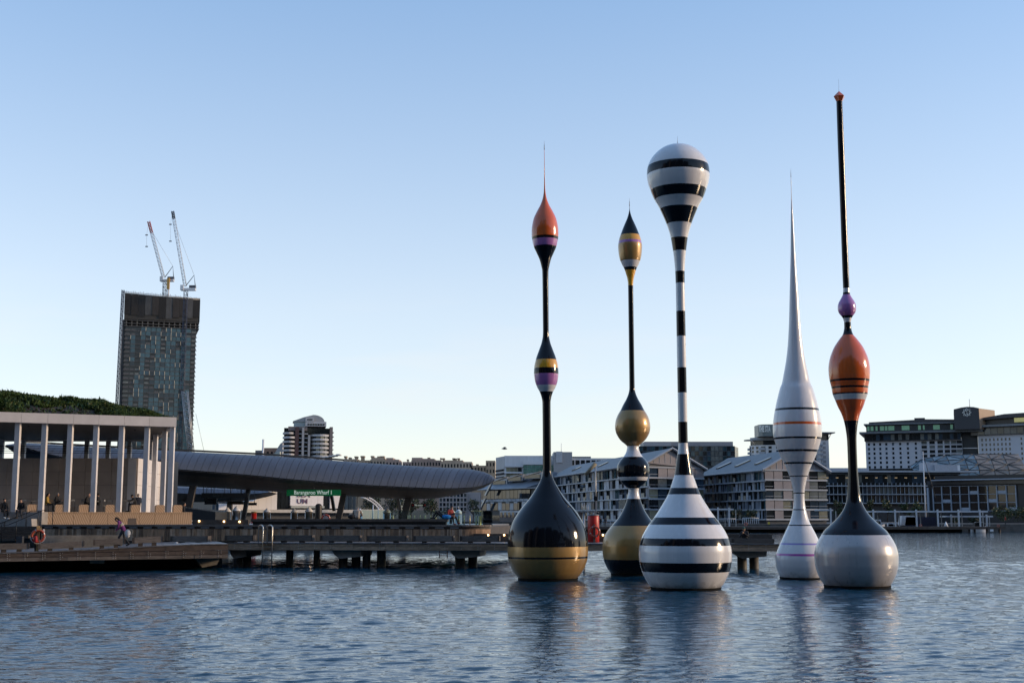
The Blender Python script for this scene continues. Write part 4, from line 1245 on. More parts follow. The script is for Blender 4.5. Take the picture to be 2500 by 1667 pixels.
# ------------------------------------------------------------------ steel piles with conical caps
cap_w = mat('pile_cap_white', (.74, .74, .75), .45, var=.08)
def cone_pile(px, hw, ytip, ybody, Y, label, m=None):
    p = at(px, ybody, Y); r_ = hw * Y * 1.0 / F; tip = at(px, ytip, Y).z
    g = thing('mooring_pile', label, 'mooring pile', (p.x, Y, 0), 'steel mooring piles with cone caps')
    mb = MB(); mb.lathe([(r_ * .96, -1.5), (r_ * .96, p.z)], 24, (p.x, Y, 0)); mb.obj('pile_shaft', m or steel, g)
    mb = MB(); mb.lathe([(r_ * .98, p.z + .004), (r_ * 1.04, p.z + .03), (r_ * 1.04, p.z + .06), (.02, tip)], 24, (p.x, Y, 0)); mb.obj('cone_cap', cap_w, g)
    return g
for px, hw, yt, yb, Y, d in ((555.5, 8.8, 1237.5, 1249, 118, 'leftmost of the row, dull bronze tinted'), (577.4, 10.2, 1233.5, 1247, 117, 'second from the left, widest of the left pair'), (651.8, 9.2, 1239.6, 1250, 119, 'right of the red drum, standing alone'),
                             (718.4, 8.5, 1239.6, 1250.3, 121, 'below the left half of the green sign'), (754.3, 9.8, 1235.8, 1249, 120, 'left of the round black pile'), (879, 6.5, 1240.5, 1252, 136, 'behind the hunched person in beige'),
                             (944.5, 9.9, 1237.5, 1251, 128, 'between the two slanted supports'), (1101.7, 9.3, 1238.5, 1252, 132, 'right behind the couple on the bench')):
    cone_pile(px, hw, yt, yb, Y, 'steel mooring pile with white cone cap, ' + d)
p = at(778, 1232, 119); r_ = 8.3 * 119 / F
mb = MB(); mb.lathe([(r_, -1.5), (r_, p.z - .15), (r_ * .92, p.z - .02), (r_ * .6, p.z + .08), (.05, p.z + .12)], 24, (p.x, 119, 0)); tag(mb.obj('black_pile', mat('black_pile_sleeve', (.018, .015, .014), .5)), 'black round-topped pile right of the steel cone piles', 'pile')
p = at(620, 1249, 120); r_ = 6.8 * 120 / F
g = thing('red_drum', 'small red drum with a pale rim between steel piles', 'drum', (p.x, 120, 0))
mb = MB(); mb.lathe([(r_, -1), (r_, p.z - .1)], 20, (p.x, 120, 0)); mb.obj('drum_body', red_m, g)
mb = MB(); mb.lathe([(r_ * 1.04, p.z - .098), (r_ * 1.04, p.z), (r_ * .8, p.z + .03)], 20, (p.x, 120, 0)); mb.obj('rim', pine, g)
p = at(1119.5, 1258, 84.5); r_ = 8 * 90 / F
g = thing('domed_pile', 'pale domed pile seen through the glass screen right of the couple', 'pile', (p.x, 90, 0))
zt = at(1119.5, 1251, 90).z
mb = MB(); mb.lathe([(r_, -1), (r_, zt - .1)], 20, (p.x * 90 / 84.5, 90, 0)); mb.obj('pile_shaft', galv, g)
mb = MB(); mb.lathe([(r_ * 1.03, zt - .098), (r_ * .98, zt + .03), (r_ * .7, zt + .15), (.05, zt + .22)], 20, (p.x * 90 / 84.5, 90, 0)); mb.obj('dome', cap_w, g)
mb = MB(); mb.lathe([(.03, zt + .2), (.015, zt + .5)], 8, (p.x * 90 / 84.5, 90, 0)); mb.obj('lamp_stub', galv, g)
lifebuoy('orange lifebuoy hung by the black pile under the roof', Plane((0, 100), 0), 795, 1266, 11.5, 0)
Pl = Plane((0, 100), 0)
mb = MB(Pl); mb.box(Pl.s(787, 1270), Pl.s(803, 1270), .15, .4, UZ, Pl.z(790, 1258)); tag(mb.obj('lifebuoy_stand', white_m), 'white stand behind the lifebuoy under the roof', 'stand')

# ------------------------------------------------------------------ glass fence on the upper deck
glass_m = bpy.data.materials.new('fence_glass'); glass_m.use_nodes = True
N_, L_ = glass_m.node_tree.nodes, glass_m.node_tree.links
N_.remove(N_['Principled BSDF'])
gl = N_.new('ShaderNodeBsdfGlossy'); gl.inputs['Roughness'].default_value = .03
tr = N_.new('ShaderNodeBsdfTransparent'); tr.inputs['Color'].default_value = (.82, .92, .90, 1)
fr = N_.new('ShaderNodeFresnel'); fr.inputs['IOR'].default_value = 1.6
ms = N_.new('ShaderNodeMixShader')
L_.new(fr.outputs['Fac'], ms.inputs['Fac']); L_.new(tr.outputs['BSDF'], ms.inputs[1]); L_.new(gl.outputs['BSDF'], ms.inputs[2])
L_.new(ms.outputs['Shader'], N_['Material Output'].inputs['Surface'])
sunlit_steel = mat('sunlit_steel_post', (.62, .50, .24), .35, metal=.6, var=.1)  # steel posts; warm sunlight is painted into this base colour
gf = thing('glass_fence', 'greenish glass fence with slim steel posts coloured as sunlit on the upper deck', 'fence', WP(10, 9, UZ))
tF = 9.5
pxs = [862, 903, 943, 982, 1022, 1060, 1098, 1136]
for a, b in zip(pxs, pxs[1:]):
    mb = MB(WP); mb.box(WP.s(a, 1260, tF) + .01, WP.s(b, 1260, tF) - .01, tF, tF + .02, UZ - .05, WP.z((a + b) / 2, 1244.5 + (a - 862) * .004, tF)); mb.obj('glass_panel', glass_m, gf)
for px in (959, 996, 1001, 1012, 1026, 1038, 1051, 1064, 1120, 1133, 1147):
    s_ = WP.s(px, 1270, tF + .25); hw_ = .06 if px in (959, 1038, 1120) else .035
    mb = MB(WP); mb.tube([(s_, tF + .25, UZ - .05), (s_, tF + .25, WP.z(px, 1257.5, tF + .25))], hw_, 8); mb.obj('post', sunlit_steel, gf)
tE = 4.6
gx = thing('glass_screen', 'tall glass corner screen at the right end of the upper deck', 'screen', WP(WP.s(1165, 1300, tE), tE, DZ))
for a, b, yb in ((1157.5, 1168, 1307), (1168.5, 1180, 1308)):
    mb = MB(WP); mb.box(WP.s(a, 1280, tE), WP.s(b, 1280, tE), tE, tE + .02, DZ, WP.z(a, 1246, tE)); mb.obj('glass_panel', glass_m, gx)
mb = MB(WP); s_ = WP.s(1180, 1280, tE); mb.box(s_ - .02, s_, tE + .03, tE + 4.8, DZ, WP.z(1180, 1246, tE)); mb.obj('glass_panel', glass_m, gx)
for px, w_ in ((1162.5, .035), (1171, .08), (1174, .03)):
    s_ = WP.s(px, 1290, tE + .3); mb = MB(WP); mb.tube([(s_, tE + .3, DZ), (s_, tE + .3, WP.z(px, 1259, tE + .3))], w_, 8); mb.obj('post', sunlit_steel, gx)
mb = MB(WP); mb.tube([(WP.s(1150, 1247, tE + .1), tE + .1, WP.z(1150, 1247, tE + .1)), (WP.s(1175, 1247, tE + .1), tE + .1, WP.z(1175, 1247, tE + .1))], .03, 8); mb.obj('handrail', sunlit_steel, gx)
# ------------------------------------------------------------------ far shore
shore = MB()
shore.prism_h([(-420, 212), (-16, 212), (-16, 395), (21, 395), (21, 262), (600, 262), (3000, 1500), (3000, 3500), (-3000, 3500), (-3000, 1500), (-420, 900)], -2, 1.45)
o = shore.obj('far_shore_ground', mat('quay_paving', (.16, .15, .14), .8, var=.2, scale=.2)); o['kind'] = 'structure'
sw = MB(); sw.box(21.2, 600, 261.2, 261.9, -1, 1.55); o = sw.obj('quay_wall', mat('quay_stone', (.10, .09, .08), .8, var=.4, scale=.7)); tag(o, 'dark stone quay wall along the far right shore', 'wall')

steel_lt = mat('pale_blue_steel', (.33, .36, .40), .5, var=.12, scale=.2)
white_cl = mat('white_cladding', (.62, .62, .63), .55, var=.06, scale=.15)
roof_grey = mat('grey_metal_roof', (.15, .165, .18), .5, metal=.2, var=.15, scale=.3)
g_dark = glassy('dark_window_glass', (.012, .016, .02))
g_blue = glassy('blue_window_glass', (.03, .05, .075))
g_teal = glassy('teal_window_glass', (.035, .075, .09), metal=.0)
g_pale = glassy('curtained_window', (.11, .12, .115), rough=.25)
g_green = mat('lit_green_window', (.10, .22, .16), .2, var=.3, emit=(.30, .62, .42), estr=.07)
g_warm = mat('warm_window', (.20, .19, .13), .3, var=.3, scale=.6)
louv_b = mat('blue_grey_louvre', (.15, .18, .23), .5, var=.35, scale=.3)
louv_l = mat('light_louvre', (.34, .37, .42), .5, var=.2, scale=.3)
balc_m = mat('balcony_front', (.36, .31, .24), .6, var=.25, scale=.4)
UB = {}
def unit_box(m):
    if m.name not in UB:
        mb = MB(); mb.box(0, 1, 0, .06, 0, 1); UB[m.name] = mb.mesh(m.name + '_piece', m)
    return UB[m.name]
def pane(parent, pl, s0, s1, z0, z1, t, m, name='window'):
    w_ = pl(s0, t, z0)
    return inst(unit_box(m), name, parent, w_, pl.yaw, (s1 - s0, 1, z1 - z0))

def facade(parent, pl, s0, s1, z0, z1, ncol, nrow, wf, hf, wall_m, pick, t=0, depth=.35, name='window', limit=None):
    """a proud grid of piers and spandrels with every pane set back behind it"""
    dw, dh = (s1 - s0) / ncol, (z1 - z0) / nrow
    pw, ph = dw * (1 - wf), dh * (1 - hf)
    mb = MB(pl)
    for c in range(ncol + 1):
        a = s0 + c * dw - pw / 2; b = a + pw
        mb.box(max(a, s0), min(b, s1), t, t + depth, z0, z1)
    for r in range(nrow + 1):
        a = z0 + r * dh - ph / 2; b = a + ph
        a, b = max(a, z0), min(b, z1)
        for c in range(ncol):
            mb.box(s0 + c * dw + pw / 2, s0 + (c + 1) * dw - pw / 2, t + .003, t + depth, a, b)
    fr_ = mb.obj('facade_grid', wall_m, parent, kind='stuff')
    for r in range(nrow):
        for c in range(ncol):
            m = pick(c, r)
            if m is None: continue
            pane(parent, pl, s0 + c * dw + pw / 2, s0 + (c + 1) * dw - pw / 2, z0 + r * dh + ph / 2, z0 + (r + 1) * dh - ph / 2, t + depth - .08, m, name)

def body(parent, pl, s0, s1, t0, t1, z0, z1, m, name='body'):
    mb = MB(pl); mb.box(s0, s1, t0, t1, z0, z1); return mb.obj(name, m, parent)

# ------------------------------------------------------------------ tower under construction
TP_ = Plane((at(390, 900, 900).x, 900), R(17.5))
ts0, ts1 = TP_.s(301, 880), TP_.s(478.5, 880)
tz = lambda y: TP_.z(390, y)
tw = thing('tower_block', 'tall glass residential tower under construction with scaffolded top', 'tower', TP_((ts0 + ts1) / 2, 20, 1.4))
tconc = mat('tower_concrete', (.24, .22, .20), .8, var=.15, scale=.2)
body(tw, TP_, ts0 + .6, ts1 - .6, .9, 38, 1.4, tz(800), g_dark, 'core')
body(tw, TP_, ts0 - 1.6, ts0 + .58, 2, 36, 1.4, tz(783), mat('tower_side', (.05, .055, .06), .6, var=.4, scale=.3), 'side_wing')
fl = tz(789.4) - tz(800)
z0_ = tz(800)
rows_ = 30
bays = [ts0] + [ts0 + (ts1 - ts0) * f for f in (.085, .153, .222, .29, .36, .43, .50, .57, .64, .71, .775, .84, .92, 1.0)]
rt = random.Random(11)
fin = MB(TP_); rest = [MB(TP_) for _ in range(3)]
slab_m = mat('tower_slab_edge', (.085, .085, .088), .7, var=.15)
fin_m = mat('champagne_fin', (.55, .44, .33), .35, metal=.7, var=.15)
g_tower = glassy('tower_teal_glass', (.034, .085, .11), rough=.08)
g_tower2 = glassy('tower_deep_glass', (.014, .028, .04), rough=.06)
cl = [0.0] * 14
for r in range(rows_):
    zt = z0_ - r * fl; zb = zt - fl
    if zb < 3: break
    mb = MB(TP_); mb.box(ts0 - .15, ts1 + .15, -.15, 1.0, zb + .003, zb + .38)
    mb.obj('floor_slab', slab_m, tw)
    for c in range(14):
        cl[c] = cl[c] * .72 + rt.uniform(-1, 1) * .55
        a, b = bays[c], bays[c + 1]
        side = c in (0, 13)
        if side or cl[c] > .42 or (c == 2 and r < 9):
            kind = 'balcony'
        else: kind = 'glass' if rt.random() < .84 else 'deep'
        if kind == 'balcony':
            if c == 2 and r < 9: continue
            if r < 21:
                pane(tw, TP_, a + .35, b - .35, zb + .38, zb + 1.5, -.1, g_pale if rt.random() < .4 else slab_m, 'balcony_front')
            else: rest[2].box(a + .35, b - .35, -.1, 0, zb + .38, zb + 1.5)
        else:
            m = g_tower if kind == 'glass' else g_tower2
            if r < 21: pane(tw, TP_, a + .3, b - .15, zb + .40, zt - .02, -.02, m)
            else: rest[0 if kind == 'glass' else 1].box(a + .3, b - .15, -.02, .04, zb + .4, zt - .02)
            if rt.random() < .4: fin.box(a - .12, a + .22, -.75, -.05, zb + .4, zt - .02)
        if c in (1, 5, 9): pass
rest[0].obj('lower_windows', g_tower, tw, kind='stuff')
if rest[1].v: rest[1].obj('lower_deep_windows', g_tower2, tw, kind='stuff')
if rest[2].v: rest[2].obj('lower_balconies', g_pale, tw, kind='stuff')
fin.obj('window_fins', fin_m, tw, kind='stuff')
# bare floors, props
for y in (799.5, 793, 786, 779.5):
    mb = MB(TP_); mb.box(ts0 - .5, ts1 + 1.4, -.8, 37, tz(y), tz(y) + .45); mb.obj('bare_slab', slab_m, tw)
mb = MB(TP_)
for k in range(14):
    s_ = ts0 + 1 + (ts1 - ts0 - 2) * k / 13
    mb.box(s_ - .35, s_ + .35, .4, 1.1, tz(800), tz(776))
mb.obj('bare_columns', tconc, tw, kind='stuff')
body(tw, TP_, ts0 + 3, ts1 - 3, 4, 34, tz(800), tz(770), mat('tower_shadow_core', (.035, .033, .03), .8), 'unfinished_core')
# climbing screens
scr = [mat('screen_mesh_%s' % n, c, .8, var=.35, scale=.35, stretch=(1.2, 1, .3)) for n, c in (('dark', (.012, .012, .013)), ('brown', (.026, .023, .022)), ('grey', (.055, .056, .058)))]
se = np.linspace(ts0 - 1.0, ts1 + 1.4, 12)
for k, (a, b) in enumerate(zip(se, se[1:])):
    mb = MB(TP_); mb.box(a + .08, b - .08, -1.6 + rt.uniform(-.2, .2), -1.3, tz(776 + (2 if k in (5, 6) else rt.uniform(-6, 0))), tz(720.5 + k * .75 + rt.uniform(-.5, .8))); mb.obj('climbing_screen', scr[[0, 1, 0, 2, 1, 0, 2, 1, 1, 2, 0][k]], tw)
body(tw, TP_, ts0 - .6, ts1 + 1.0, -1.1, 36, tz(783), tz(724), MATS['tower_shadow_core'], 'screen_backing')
mb = MB(TP_); mb.box(ts1 + 1.2, ts1 + 1.5, -1.3, 34, tz(782), tz(728)); mb.obj('climbing_screen', scr[1], tw)
mb = MB(TP_)
for k in range(46):
    s_ = ts0 - .8 + (ts1 - ts0 + 2) * k / 45
    mb.tube([(s_, -1.5, tz(722 + k * .18)), (s_, -1.5, tz(714.5 + k * .18 + rt.uniform(-1.5, 2)))], .22, 4)
for dz in (718, 720.5):
    mb.tube([(ts0 - .8, -1.5, tz(dz)), (ts1 + 1.2, -1.5, tz(dz + 8))], .18, 4)
mb.obj('edge_guard_rails', galv, tw, kind='stuff')

def lattice(mb, p0, p1, w_, n, r_, side=Vector((1, 0, 0)), dep=Vector((0, 1, 0))):
    cs = [(-1, -1), (1, -1), (1, 1), (-1, 1)]
    for a, b in cs:
        o_ = side * (a * w_ / 2) + dep * (b * w_ / 2)
        mb.tube([p0 + o_, p1 + o_], r_, 4)
    for k in range(n):
        q0, q1 = p0.lerp(p1, k / n), p0.lerp(p1, (k + 1) / n)
        f = 1 if k % 2 else -1
        for b in (-1, 1):
            mb.tube([q0 + side * (f * w_ / 2) + dep * (b * w_ / 2), q1 - side * (f * w_ / 2) + dep * (b * w_ / 2)], r_ * .7, 4)
            mb.tube([q0 - side * (w_ / 2) + dep * (b * w_ / 2), q0 + side * (w_ / 2) + dep * (b * w_ / 2)], r_ * .7, 4)
crane_w = mat('crane_white', (.60, .61, .63), .5, var=.05)
crane_d = mat('crane_dark_blue', (.05, .055, .08), .5, var=.2)
crane_r = mat('crane_red', (.40, .05, .04), .5, var=.1)
crane_y = mat('crane_ochre', (.45, .25, .05), .5, var=.1)
def crane(label, mast0, mast1, deck, jib0, jib1, apex, hook, redtip, Y):
    A = lambda p: at(p[0], p[1], Y)
    g = thing('luffing_crane', label, 'crane', A(mast0), 'luffing cranes on the tower')
    mb = MB(); lattice(mb, A(mast0), A(mast1), 2.4, max(6, int((A(mast1) - A(mast0)).length / 4)), .17); mb.obj('mast', crane_d, g)
    a, b = A((deck[0], deck[3])), A((deck[1], deck[2]))
    mb = MB(); mb.box(a.x, b.x, Y - 1.5, Y + 1.5, a.z, a.z + (b.z - a.z) * .45); mb.obj('slewing_deck', crane_w, g)
    mb = MB(); mb.box(a.x, a.x + 2.2, Y - 2.6, Y - 1.55, a.z, b.z); mb.obj('cab', crane_w, g)
    mb = MB(); mb.box(b.x - 4.5, b.x, Y - 1.2, Y + 1.2, a.z + (b.z - a.z) * .47, b.z); mb.obj('counterweight', crane_d, g)
    j0, j1 = A(jib0), A(jib1); d = (j1 - j0).normalized(); sd = Vector((d.z, 0, -d.x))
    mid = j0.lerp(j1, .8 if redtip else .9)
    mb = MB(); lattice(mb, j0, mid, 1.9, 22, .13, sd); mb.obj('jib', crane_w, g)
    mb = MB(); lattice(mb, mid, j1, 1.6, 6, .2, sd); mb.obj('jib_tip', crane_r if redtip else crane_d, g)
    ap = A(apex)
    mb = MB(); mb.tube([A((deck[0] + (deck[1] - deck[0]) * .3, deck[2] + 2)), ap, A((deck[1] - 1, deck[2] + 3))], .32, 5); mb.obj('a_frame', crane_d, g)
    mb = MB(); mb.tube([ap, j0.lerp(j1, .86)], .09, 4); mb.obj('pendant_line', galv, g)
    h0, h1 = A(hook[0]), A(hook[1])
    mb = MB(); mb.tube([j1, h0, h1], .07, 4)
    mb.obj('hoist_rope', galv, g)
    for p in (h0, h1):
        mb = MB(); mb.box(p.x - .9, p.x + .9, Y - .3, Y + .3, p.z - .35, p.z + .35); mb.obj('hook_block', crane_d, g)
    return g
c1 = crane('left luffing crane on the tower roof with a red jib tip', (401, 732), (403, 686), (392, 425, 676, 687.5), (399, 677), (363, 541), (422, 650), ((358, 574), (358, 602)), True, 908)
p = at(411, 700, 906); mb = MB(); mb.box(p.x - .9, p.x + .9, 905, 906.5, at(411, 706, 906).z, at(411, 679, 906).z); mb.obj('ochre_leg', crane_y, c1)
p = at(411, 715, 906); mb = MB(); mb.tube([(p.x, 906, at(411, 727, 906).z), (p.x, 906, at(411, 706, 906).z)], .7, 6); mb.obj('support_leg', crane_w, c1)
crane('right luffing crane, taller, with a dark mast running down the tower face', (437, 1180), (454, 706), (442, 478, 697, 709.5), (452, 698), (421.5, 516), (474, 672), ((416, 548), (416, 589)), False, 894)
mb = MB(); lattice(mb, at(281, 1060, 886), at(300.5, 708, 886), 1.5, 60, .2); o = mb.obj('hoist_mast', crane_d); tag(o, 'thin lattice hoist mast up the left side of the tower', 'hoist')
mb = MB(); lattice(mb, at(468, 1120, 890), at(451, 955, 890), 3.6, 16, .3); o = mb.obj('lattice_boom', galv); tag(o, 'pale lattice boom standing against the lower right of the tower', 'boom')
mb = MB(); mb.tube([at(478, 1010, 890), at(499, 1105, 890)], .12, 4); o = mb.obj('guy_cable', galv); tag(o, 'thin slanting cable right of the tower foot', 'cable')

# ------------------------------------------------------------------ apartment block with barrel roof
AP = Plane((at(752, 1060, 700).x, 700), R(10))
ab = thing('apartment_block', 'round-fronted apartment block with barrel-vaulted roof and dark red pier', 'apartment block', AP(AP.s(752, 1060), 10, 1.4))
X_ = lambda px: AP.s(px, 1070); Z_ = lambda py: AP.z(750, py)
b_white = mat('apartment_white', (.42, .42, .44), .6, var=.08, scale=.2); b_brown = mat('apartment_brown', (.20, .165, .155), .7, var=.12, scale=.2)
b_red = mat('apartment_dark_red', (.07, .035, .035), .6, var=.1); b_grey = mat('apartment_grey', (.33, .33, .34), .6, var=.08)
body(ab, AP, X_(693), X_(806), 3, 22, 1.4, Z_(1044), g_dark, 'core')
body(ab, AP, X_(805), X_(812.5), 1.0, 22, 1.4, Z_(1041), b_brown, 'brown_wing')
for k in range(6): body(ab, AP, X_(812.7), X_(815.5), 2, 12, Z_(1054 + k * 10.5), Z_(1053 + k * 10.5), b_white, 'balcony')
body(ab, AP, X_(720.5), X_(729.5), -1, 3.5, 1.4, Z_(1043), b_red, 'red_pier')
body(ab, AP, X_(737), X_(742.5), -1.2, 3.2, 1.4, Z_(1044), b_grey, 'grey_pier')
body(ab, AP, X_(752), X_(757.5), -1.6, 3.2, 1.4, Z_(1062), b_grey, 'grey_pier')
for k in range(8):
    zt = Z_(1055.5 + k * 10.4)
    if zt < 20: break
    def arc(xa, xb, dep, z0, z1, m, name, n=12):
        cx_, rx = (xa + xb) / 2, (xb - xa) / 2
        pts = [(cx_ + rx * math.cos(a), 3.5 - dep * math.sin(a)) for a in [math.pi * q / n for q in range(n + 1)]]
        mb = MB(AP); mb.prism_h(pts[::-1], z0, z1); mb.obj(name, m, ab)
    if k < 7: arc(X_(690), X_(724 if k else 720), 6.5, zt - 1.1, zt, b_white if k % 2 else b_grey, 'balcony')
    for px0, px1 in ((730, 737), (743, 751.8)):
        body(ab, AP, X_(px0), X_(px1), -.3, 3, zt - 1.0, zt - .5, b_white, 'balcony')
    z2 = Z_(1060 + k * 10.2)
    arc(X_(757.8), X_(805), 6, z2 - 1.1, z2, b_white, 'bay_band')
    for q in range(6):
        a0 = math.pi * (q + .1) / 6; a1 = math.pi * (q + .9) / 6
        cx_, rx = (X_(757.8) + X_(805)) / 2, (X_(805) - X_(757.8)) / 2 - .5
        mb = MB(AP)
        f = lambda a, d_: (cx_ + (rx - d_) * math.cos(a), 3.4 - (5.5 - d_) * math.sin(a))
        mb.prism_h([f(a1, 0), f(a0, 0), f(a0, .2), f(a1, .2)], z2 - 2.35, z2 - 1.1); mb.obj('window', [g_dark, g_pale, g_warm, g_dark][(q + k) % 4], ab)
body(ab, AP, X_(703), X_(750), .5, 18, Z_(1051), Z_(1041), b_brown, 'stepped_storey')
body(ab, AP, X_(745), X_(796), -.5, 18, Z_(1040), Z_(1029), b_white, 'penthouse')
body(ab, AP, X_(745), X_(766), -.8, 10, Z_(1028.9), Z_(1018.5), b_white, 'penthouse_box')
for q in range(4): pane(ab, AP, X_(749.5 + q * 3.2), X_(752 + q * 3.2), Z_(1026), Z_(1022.5), -.9, g_dark)
for q in range(7): pane(ab, AP, X_(750 + q * 6.1), X_(755 + q * 6.1), Z_(1038), Z_(1034), -.62, g_dark)
body(ab, AP, X_(716.5), X_(744.8), 1.5, 16, Z_(1041), Z_(1027), mat('rooftop_glass', (.30, .36, .38), .25, var=.1), 'glazed_storey')
mb = MB(AP)
arcp = [(X_(791.5), Z_(1028.9))]
for q in range(15):
    a = math.pi * .5 * q / 14
    arcp.append((X_(764 + 27.5 * math.cos(a)), Z_(1029 - 17 * math.sin(a))))
arcp += [(X_(740), Z_(1018)), (X_(714), Z_(1028)), (X_(714), Z_(1028.9))]
mb.prism(arcp, .8, 16); mb.obj('barrel_roof', mat('lead_roof', (.30, .30, .31), .5, metal=.2), ab)
# neighbours left of it
NB = Plane((0, 740), 0)
def small_house(px0, px1, py, label, m, roof=None, wins=4, pl=NB, dep=14):
    g = thing('apartment_building', label, 'building', pl(pl.s((px0 + px1) / 2, 1100), dep / 2, 1.4))
    a, b = pl.s(px0, 1110), pl.s(px1, 1110); z = pl.z((px0 + px1) / 2, py)
    body(g, pl, a, b, 0, dep, 1.4, z, m, 'wall')
    for q in range(wins):
        w_ = (b - a) / wins
        pane(g, pl, a + w_ * (q + .25), a + w_ * (q + .75), z - 4.2, z - 2.2, -.04, g_dark)
    return g, a, b, z
brick_o = mat('orange_brick', (.34, .20, .14), .8, var=.15, scale=.3)
small_house(639, 678, 1093, 'low orange brick building left of the barrel-roofed apartments', brick_o)
small_house(623, 640, 1099, 'small dark-signed building at the left end of the skyline row', mat('mauve_grey', (.16, .15, .16), .7), wins=2)
g = thing('vaulted_hall', 'grey vaulted hall roof just left of the apartment block', 'hall', NB(NB.s(684, 1110), 5, 1.4))
mb = MB(NB); mb.prism([(NB.s(674, 1115), 1.4), (NB.s(692, 1115), 1.4), (NB.s(692, 1080), NB.z(690, 1080)), (NB.s(687, 1082), NB.z(687, 1083)), (NB.s(681, 1090), NB.z(681, 1092)), (NB.s(674, 1104), NB.z(674, 1105))], -3, 12); mb.obj('vault', b_grey, g)
mb = MB(NB); mb.prism([(NB.s(662, 1120), 1.4), (NB.s(688, 1120), 1.4), (NB.s(688, 1100), NB.z(688, 1103)), (NB.s(662, 1112), NB.z(662, 1111))], -6, -3.1); mb.obj('pale_front', mat('pale_green_panel', (.50, .56, .52), .6), g)
g = thing('sail_canopy', 'white sail-like roof with steel arms behind the ferry wharf roof', 'canopy', AP(AP.s(790, 1110), -60, 1.4))
C_ = Plane((0, 600), 0)
mb = MB(C_)
prev = None
for q in range(9):
    f = q / 8; px = 757 + 72 * f; py = 1118 - 10 * f ** 1.6
    c = [(C_.s(px, py), 0, C_.z(px, py)), (C_.s(px, py), 8, C_.z(px, py) - .4)]
    if prev: mb.box(prev[0][0], c[0][0], 0, 8, c[0][2] - .5, c[0][2])
    prev = c
mb.obj('sail_roof', white_cl, g)
mb = MB(C_); mb.box(C_.s(792, 1115), C_.s(806, 1115), 1, 7, 1.4, C_.z(800, 1113)); mb.obj('end_wall', b_brown, g)
mb = MB(C_); mb.tube([(C_.s(806, 1112), 1, C_.z(806, 1116)), (C_.s(820, 1112), 1, C_.z(820, 1112.5)), (C_.s(831, 1109), 1, C_.z(831, 1109))], .25, 5); mb.obj('steel_arm', galv, g)
mb = MB(C_); mb.tube([(C_.s(703, 1112), -60, 1.4), (C_.s(703, 1091), -60, C_.z(703, 1091))], .45, 6); o = mb.obj('flagpole', white_cl); tag(o, 'plain white pole in front of the barrel-roofed apartments', 'pole')

# ------------------------------------------------------------------ sandstone-coloured flats along the ridge
HP = Plane((0, 600), 0)
sandy = mat('sandy_render', (.40, .31, .23), .8, var=.15, scale=.15); sandy2 = mat('ochre_render', (.34, .25, .17), .8, var=.15, scale=.15); rosy = mat('rosy_render', (.33, .24, .20), .8, var=.15, scale=.15)
def flats(px0, px1, py, label, m, chim, pl=HP, dep=18, steps=()):
    g = thing('apartment_building', label, 'building', pl(pl.s((px0 + px1) / 2, 1130), dep / 2, 1.4), 'sandy flats along the ridge')
    a, b = pl.s(px0, 1130), pl.s(px1, 1130); z = pl.z((px0 + px1) / 2, py)
    body(g, pl, a, b, 0, dep, 1.4, z, m, 'wall')
    for c0, c1, cy in chim:
        mb = MB(pl); mb.box(pl.s(c0, 1120), pl.s(c1, 1120), 2, 6, z - .5, pl.z((c0 + c1) / 2, cy)); ch = mb.obj('chimney', m, g)
        mb = MB(pl); mb.box(pl.s(c0, 1120) - .25, pl.s(c1, 1120) + .25, 1.75, 6.25, pl.z((c0 + c1) / 2, cy) - .6, pl.z((c0 + c1) / 2, cy) + .1); mb.obj('chimney_cap', sandy2, ch)
    for s0, s1, sy in steps:
        mb = MB(pl); mb.box(pl.s(s0, 1120), pl.s(s1, 1120), 1, dep - 2, z - .3, pl.z((s0 + s1) / 2, sy)); mb.obj('upper_storey', m, g)
    n = max(2, int((px1 - px0) / 7))
    for q in range(n):
        for r in range(2):
            w_ = (b - a) / n
            pane(g, pl, a + w_ * (q + .28), a + w_ * (q + .72), z - 2.6 - r * 3.2, z - 1.0 - r * 3.2, -.05, g_dark)
    return g
flats(838, 872, 1120, 'sandy flats with two blocky chimneys, left end of the ridge row', sandy, [(839.5, 843.5, 1113), (865, 870.5, 1113.5), (851, 854, 1116)])
flats(874, 905, 1123, 'low sandy flats with a single tall chimney on the ridge', sandy2, [(880, 887, 1112.5)])
flats(904, 941, 1121, 'sandy flats with four chimneys in a stepped row', sandy, [(905, 910, 1112.5), (921, 925, 1113.5), (927.5, 931, 1113), (932, 936, 1113)], steps=[(908, 936, 1116.5)])
flats(941, 974, 1123, 'sandy flats with a broad square upper storey and no tall chimneys', rosy, [], steps=[(942.5, 959, 1117), (961, 973, 1121)])
flats(983, 1004, 1127, 'low reddish flats with a thin vent pipe, in the middle of the ridge', rosy, [(993.5, 995, 1121)])
flats(1004, 1076, 1123, 'long rosy flats with a pale box room and a cluster of chimneys', rosy, [(1044, 1048, 1116.5), (1079 - 4, 1076, 1117.5)], steps=[(1005, 1030, 1116.5), (1030, 1060, 1119)])
flats(1076, 1152, 1127, 'long sandy flats with paired chimneys near their right end', sandy, [(1080, 1084, 1118), (1105, 1109, 1118), (1109.5, 1113, 1118.5), (1117, 1121, 1118)], steps=[(1080, 1130, 1123)])
flats(1150, 1187, 1136, 'low ochre flats right behind the tip of the grey roof', sandy2, [(1163, 1167, 1133)])
flats(1186, 1209, 1124, 'tall plain sandstone block left of the white office', sandy2, [], steps=[])

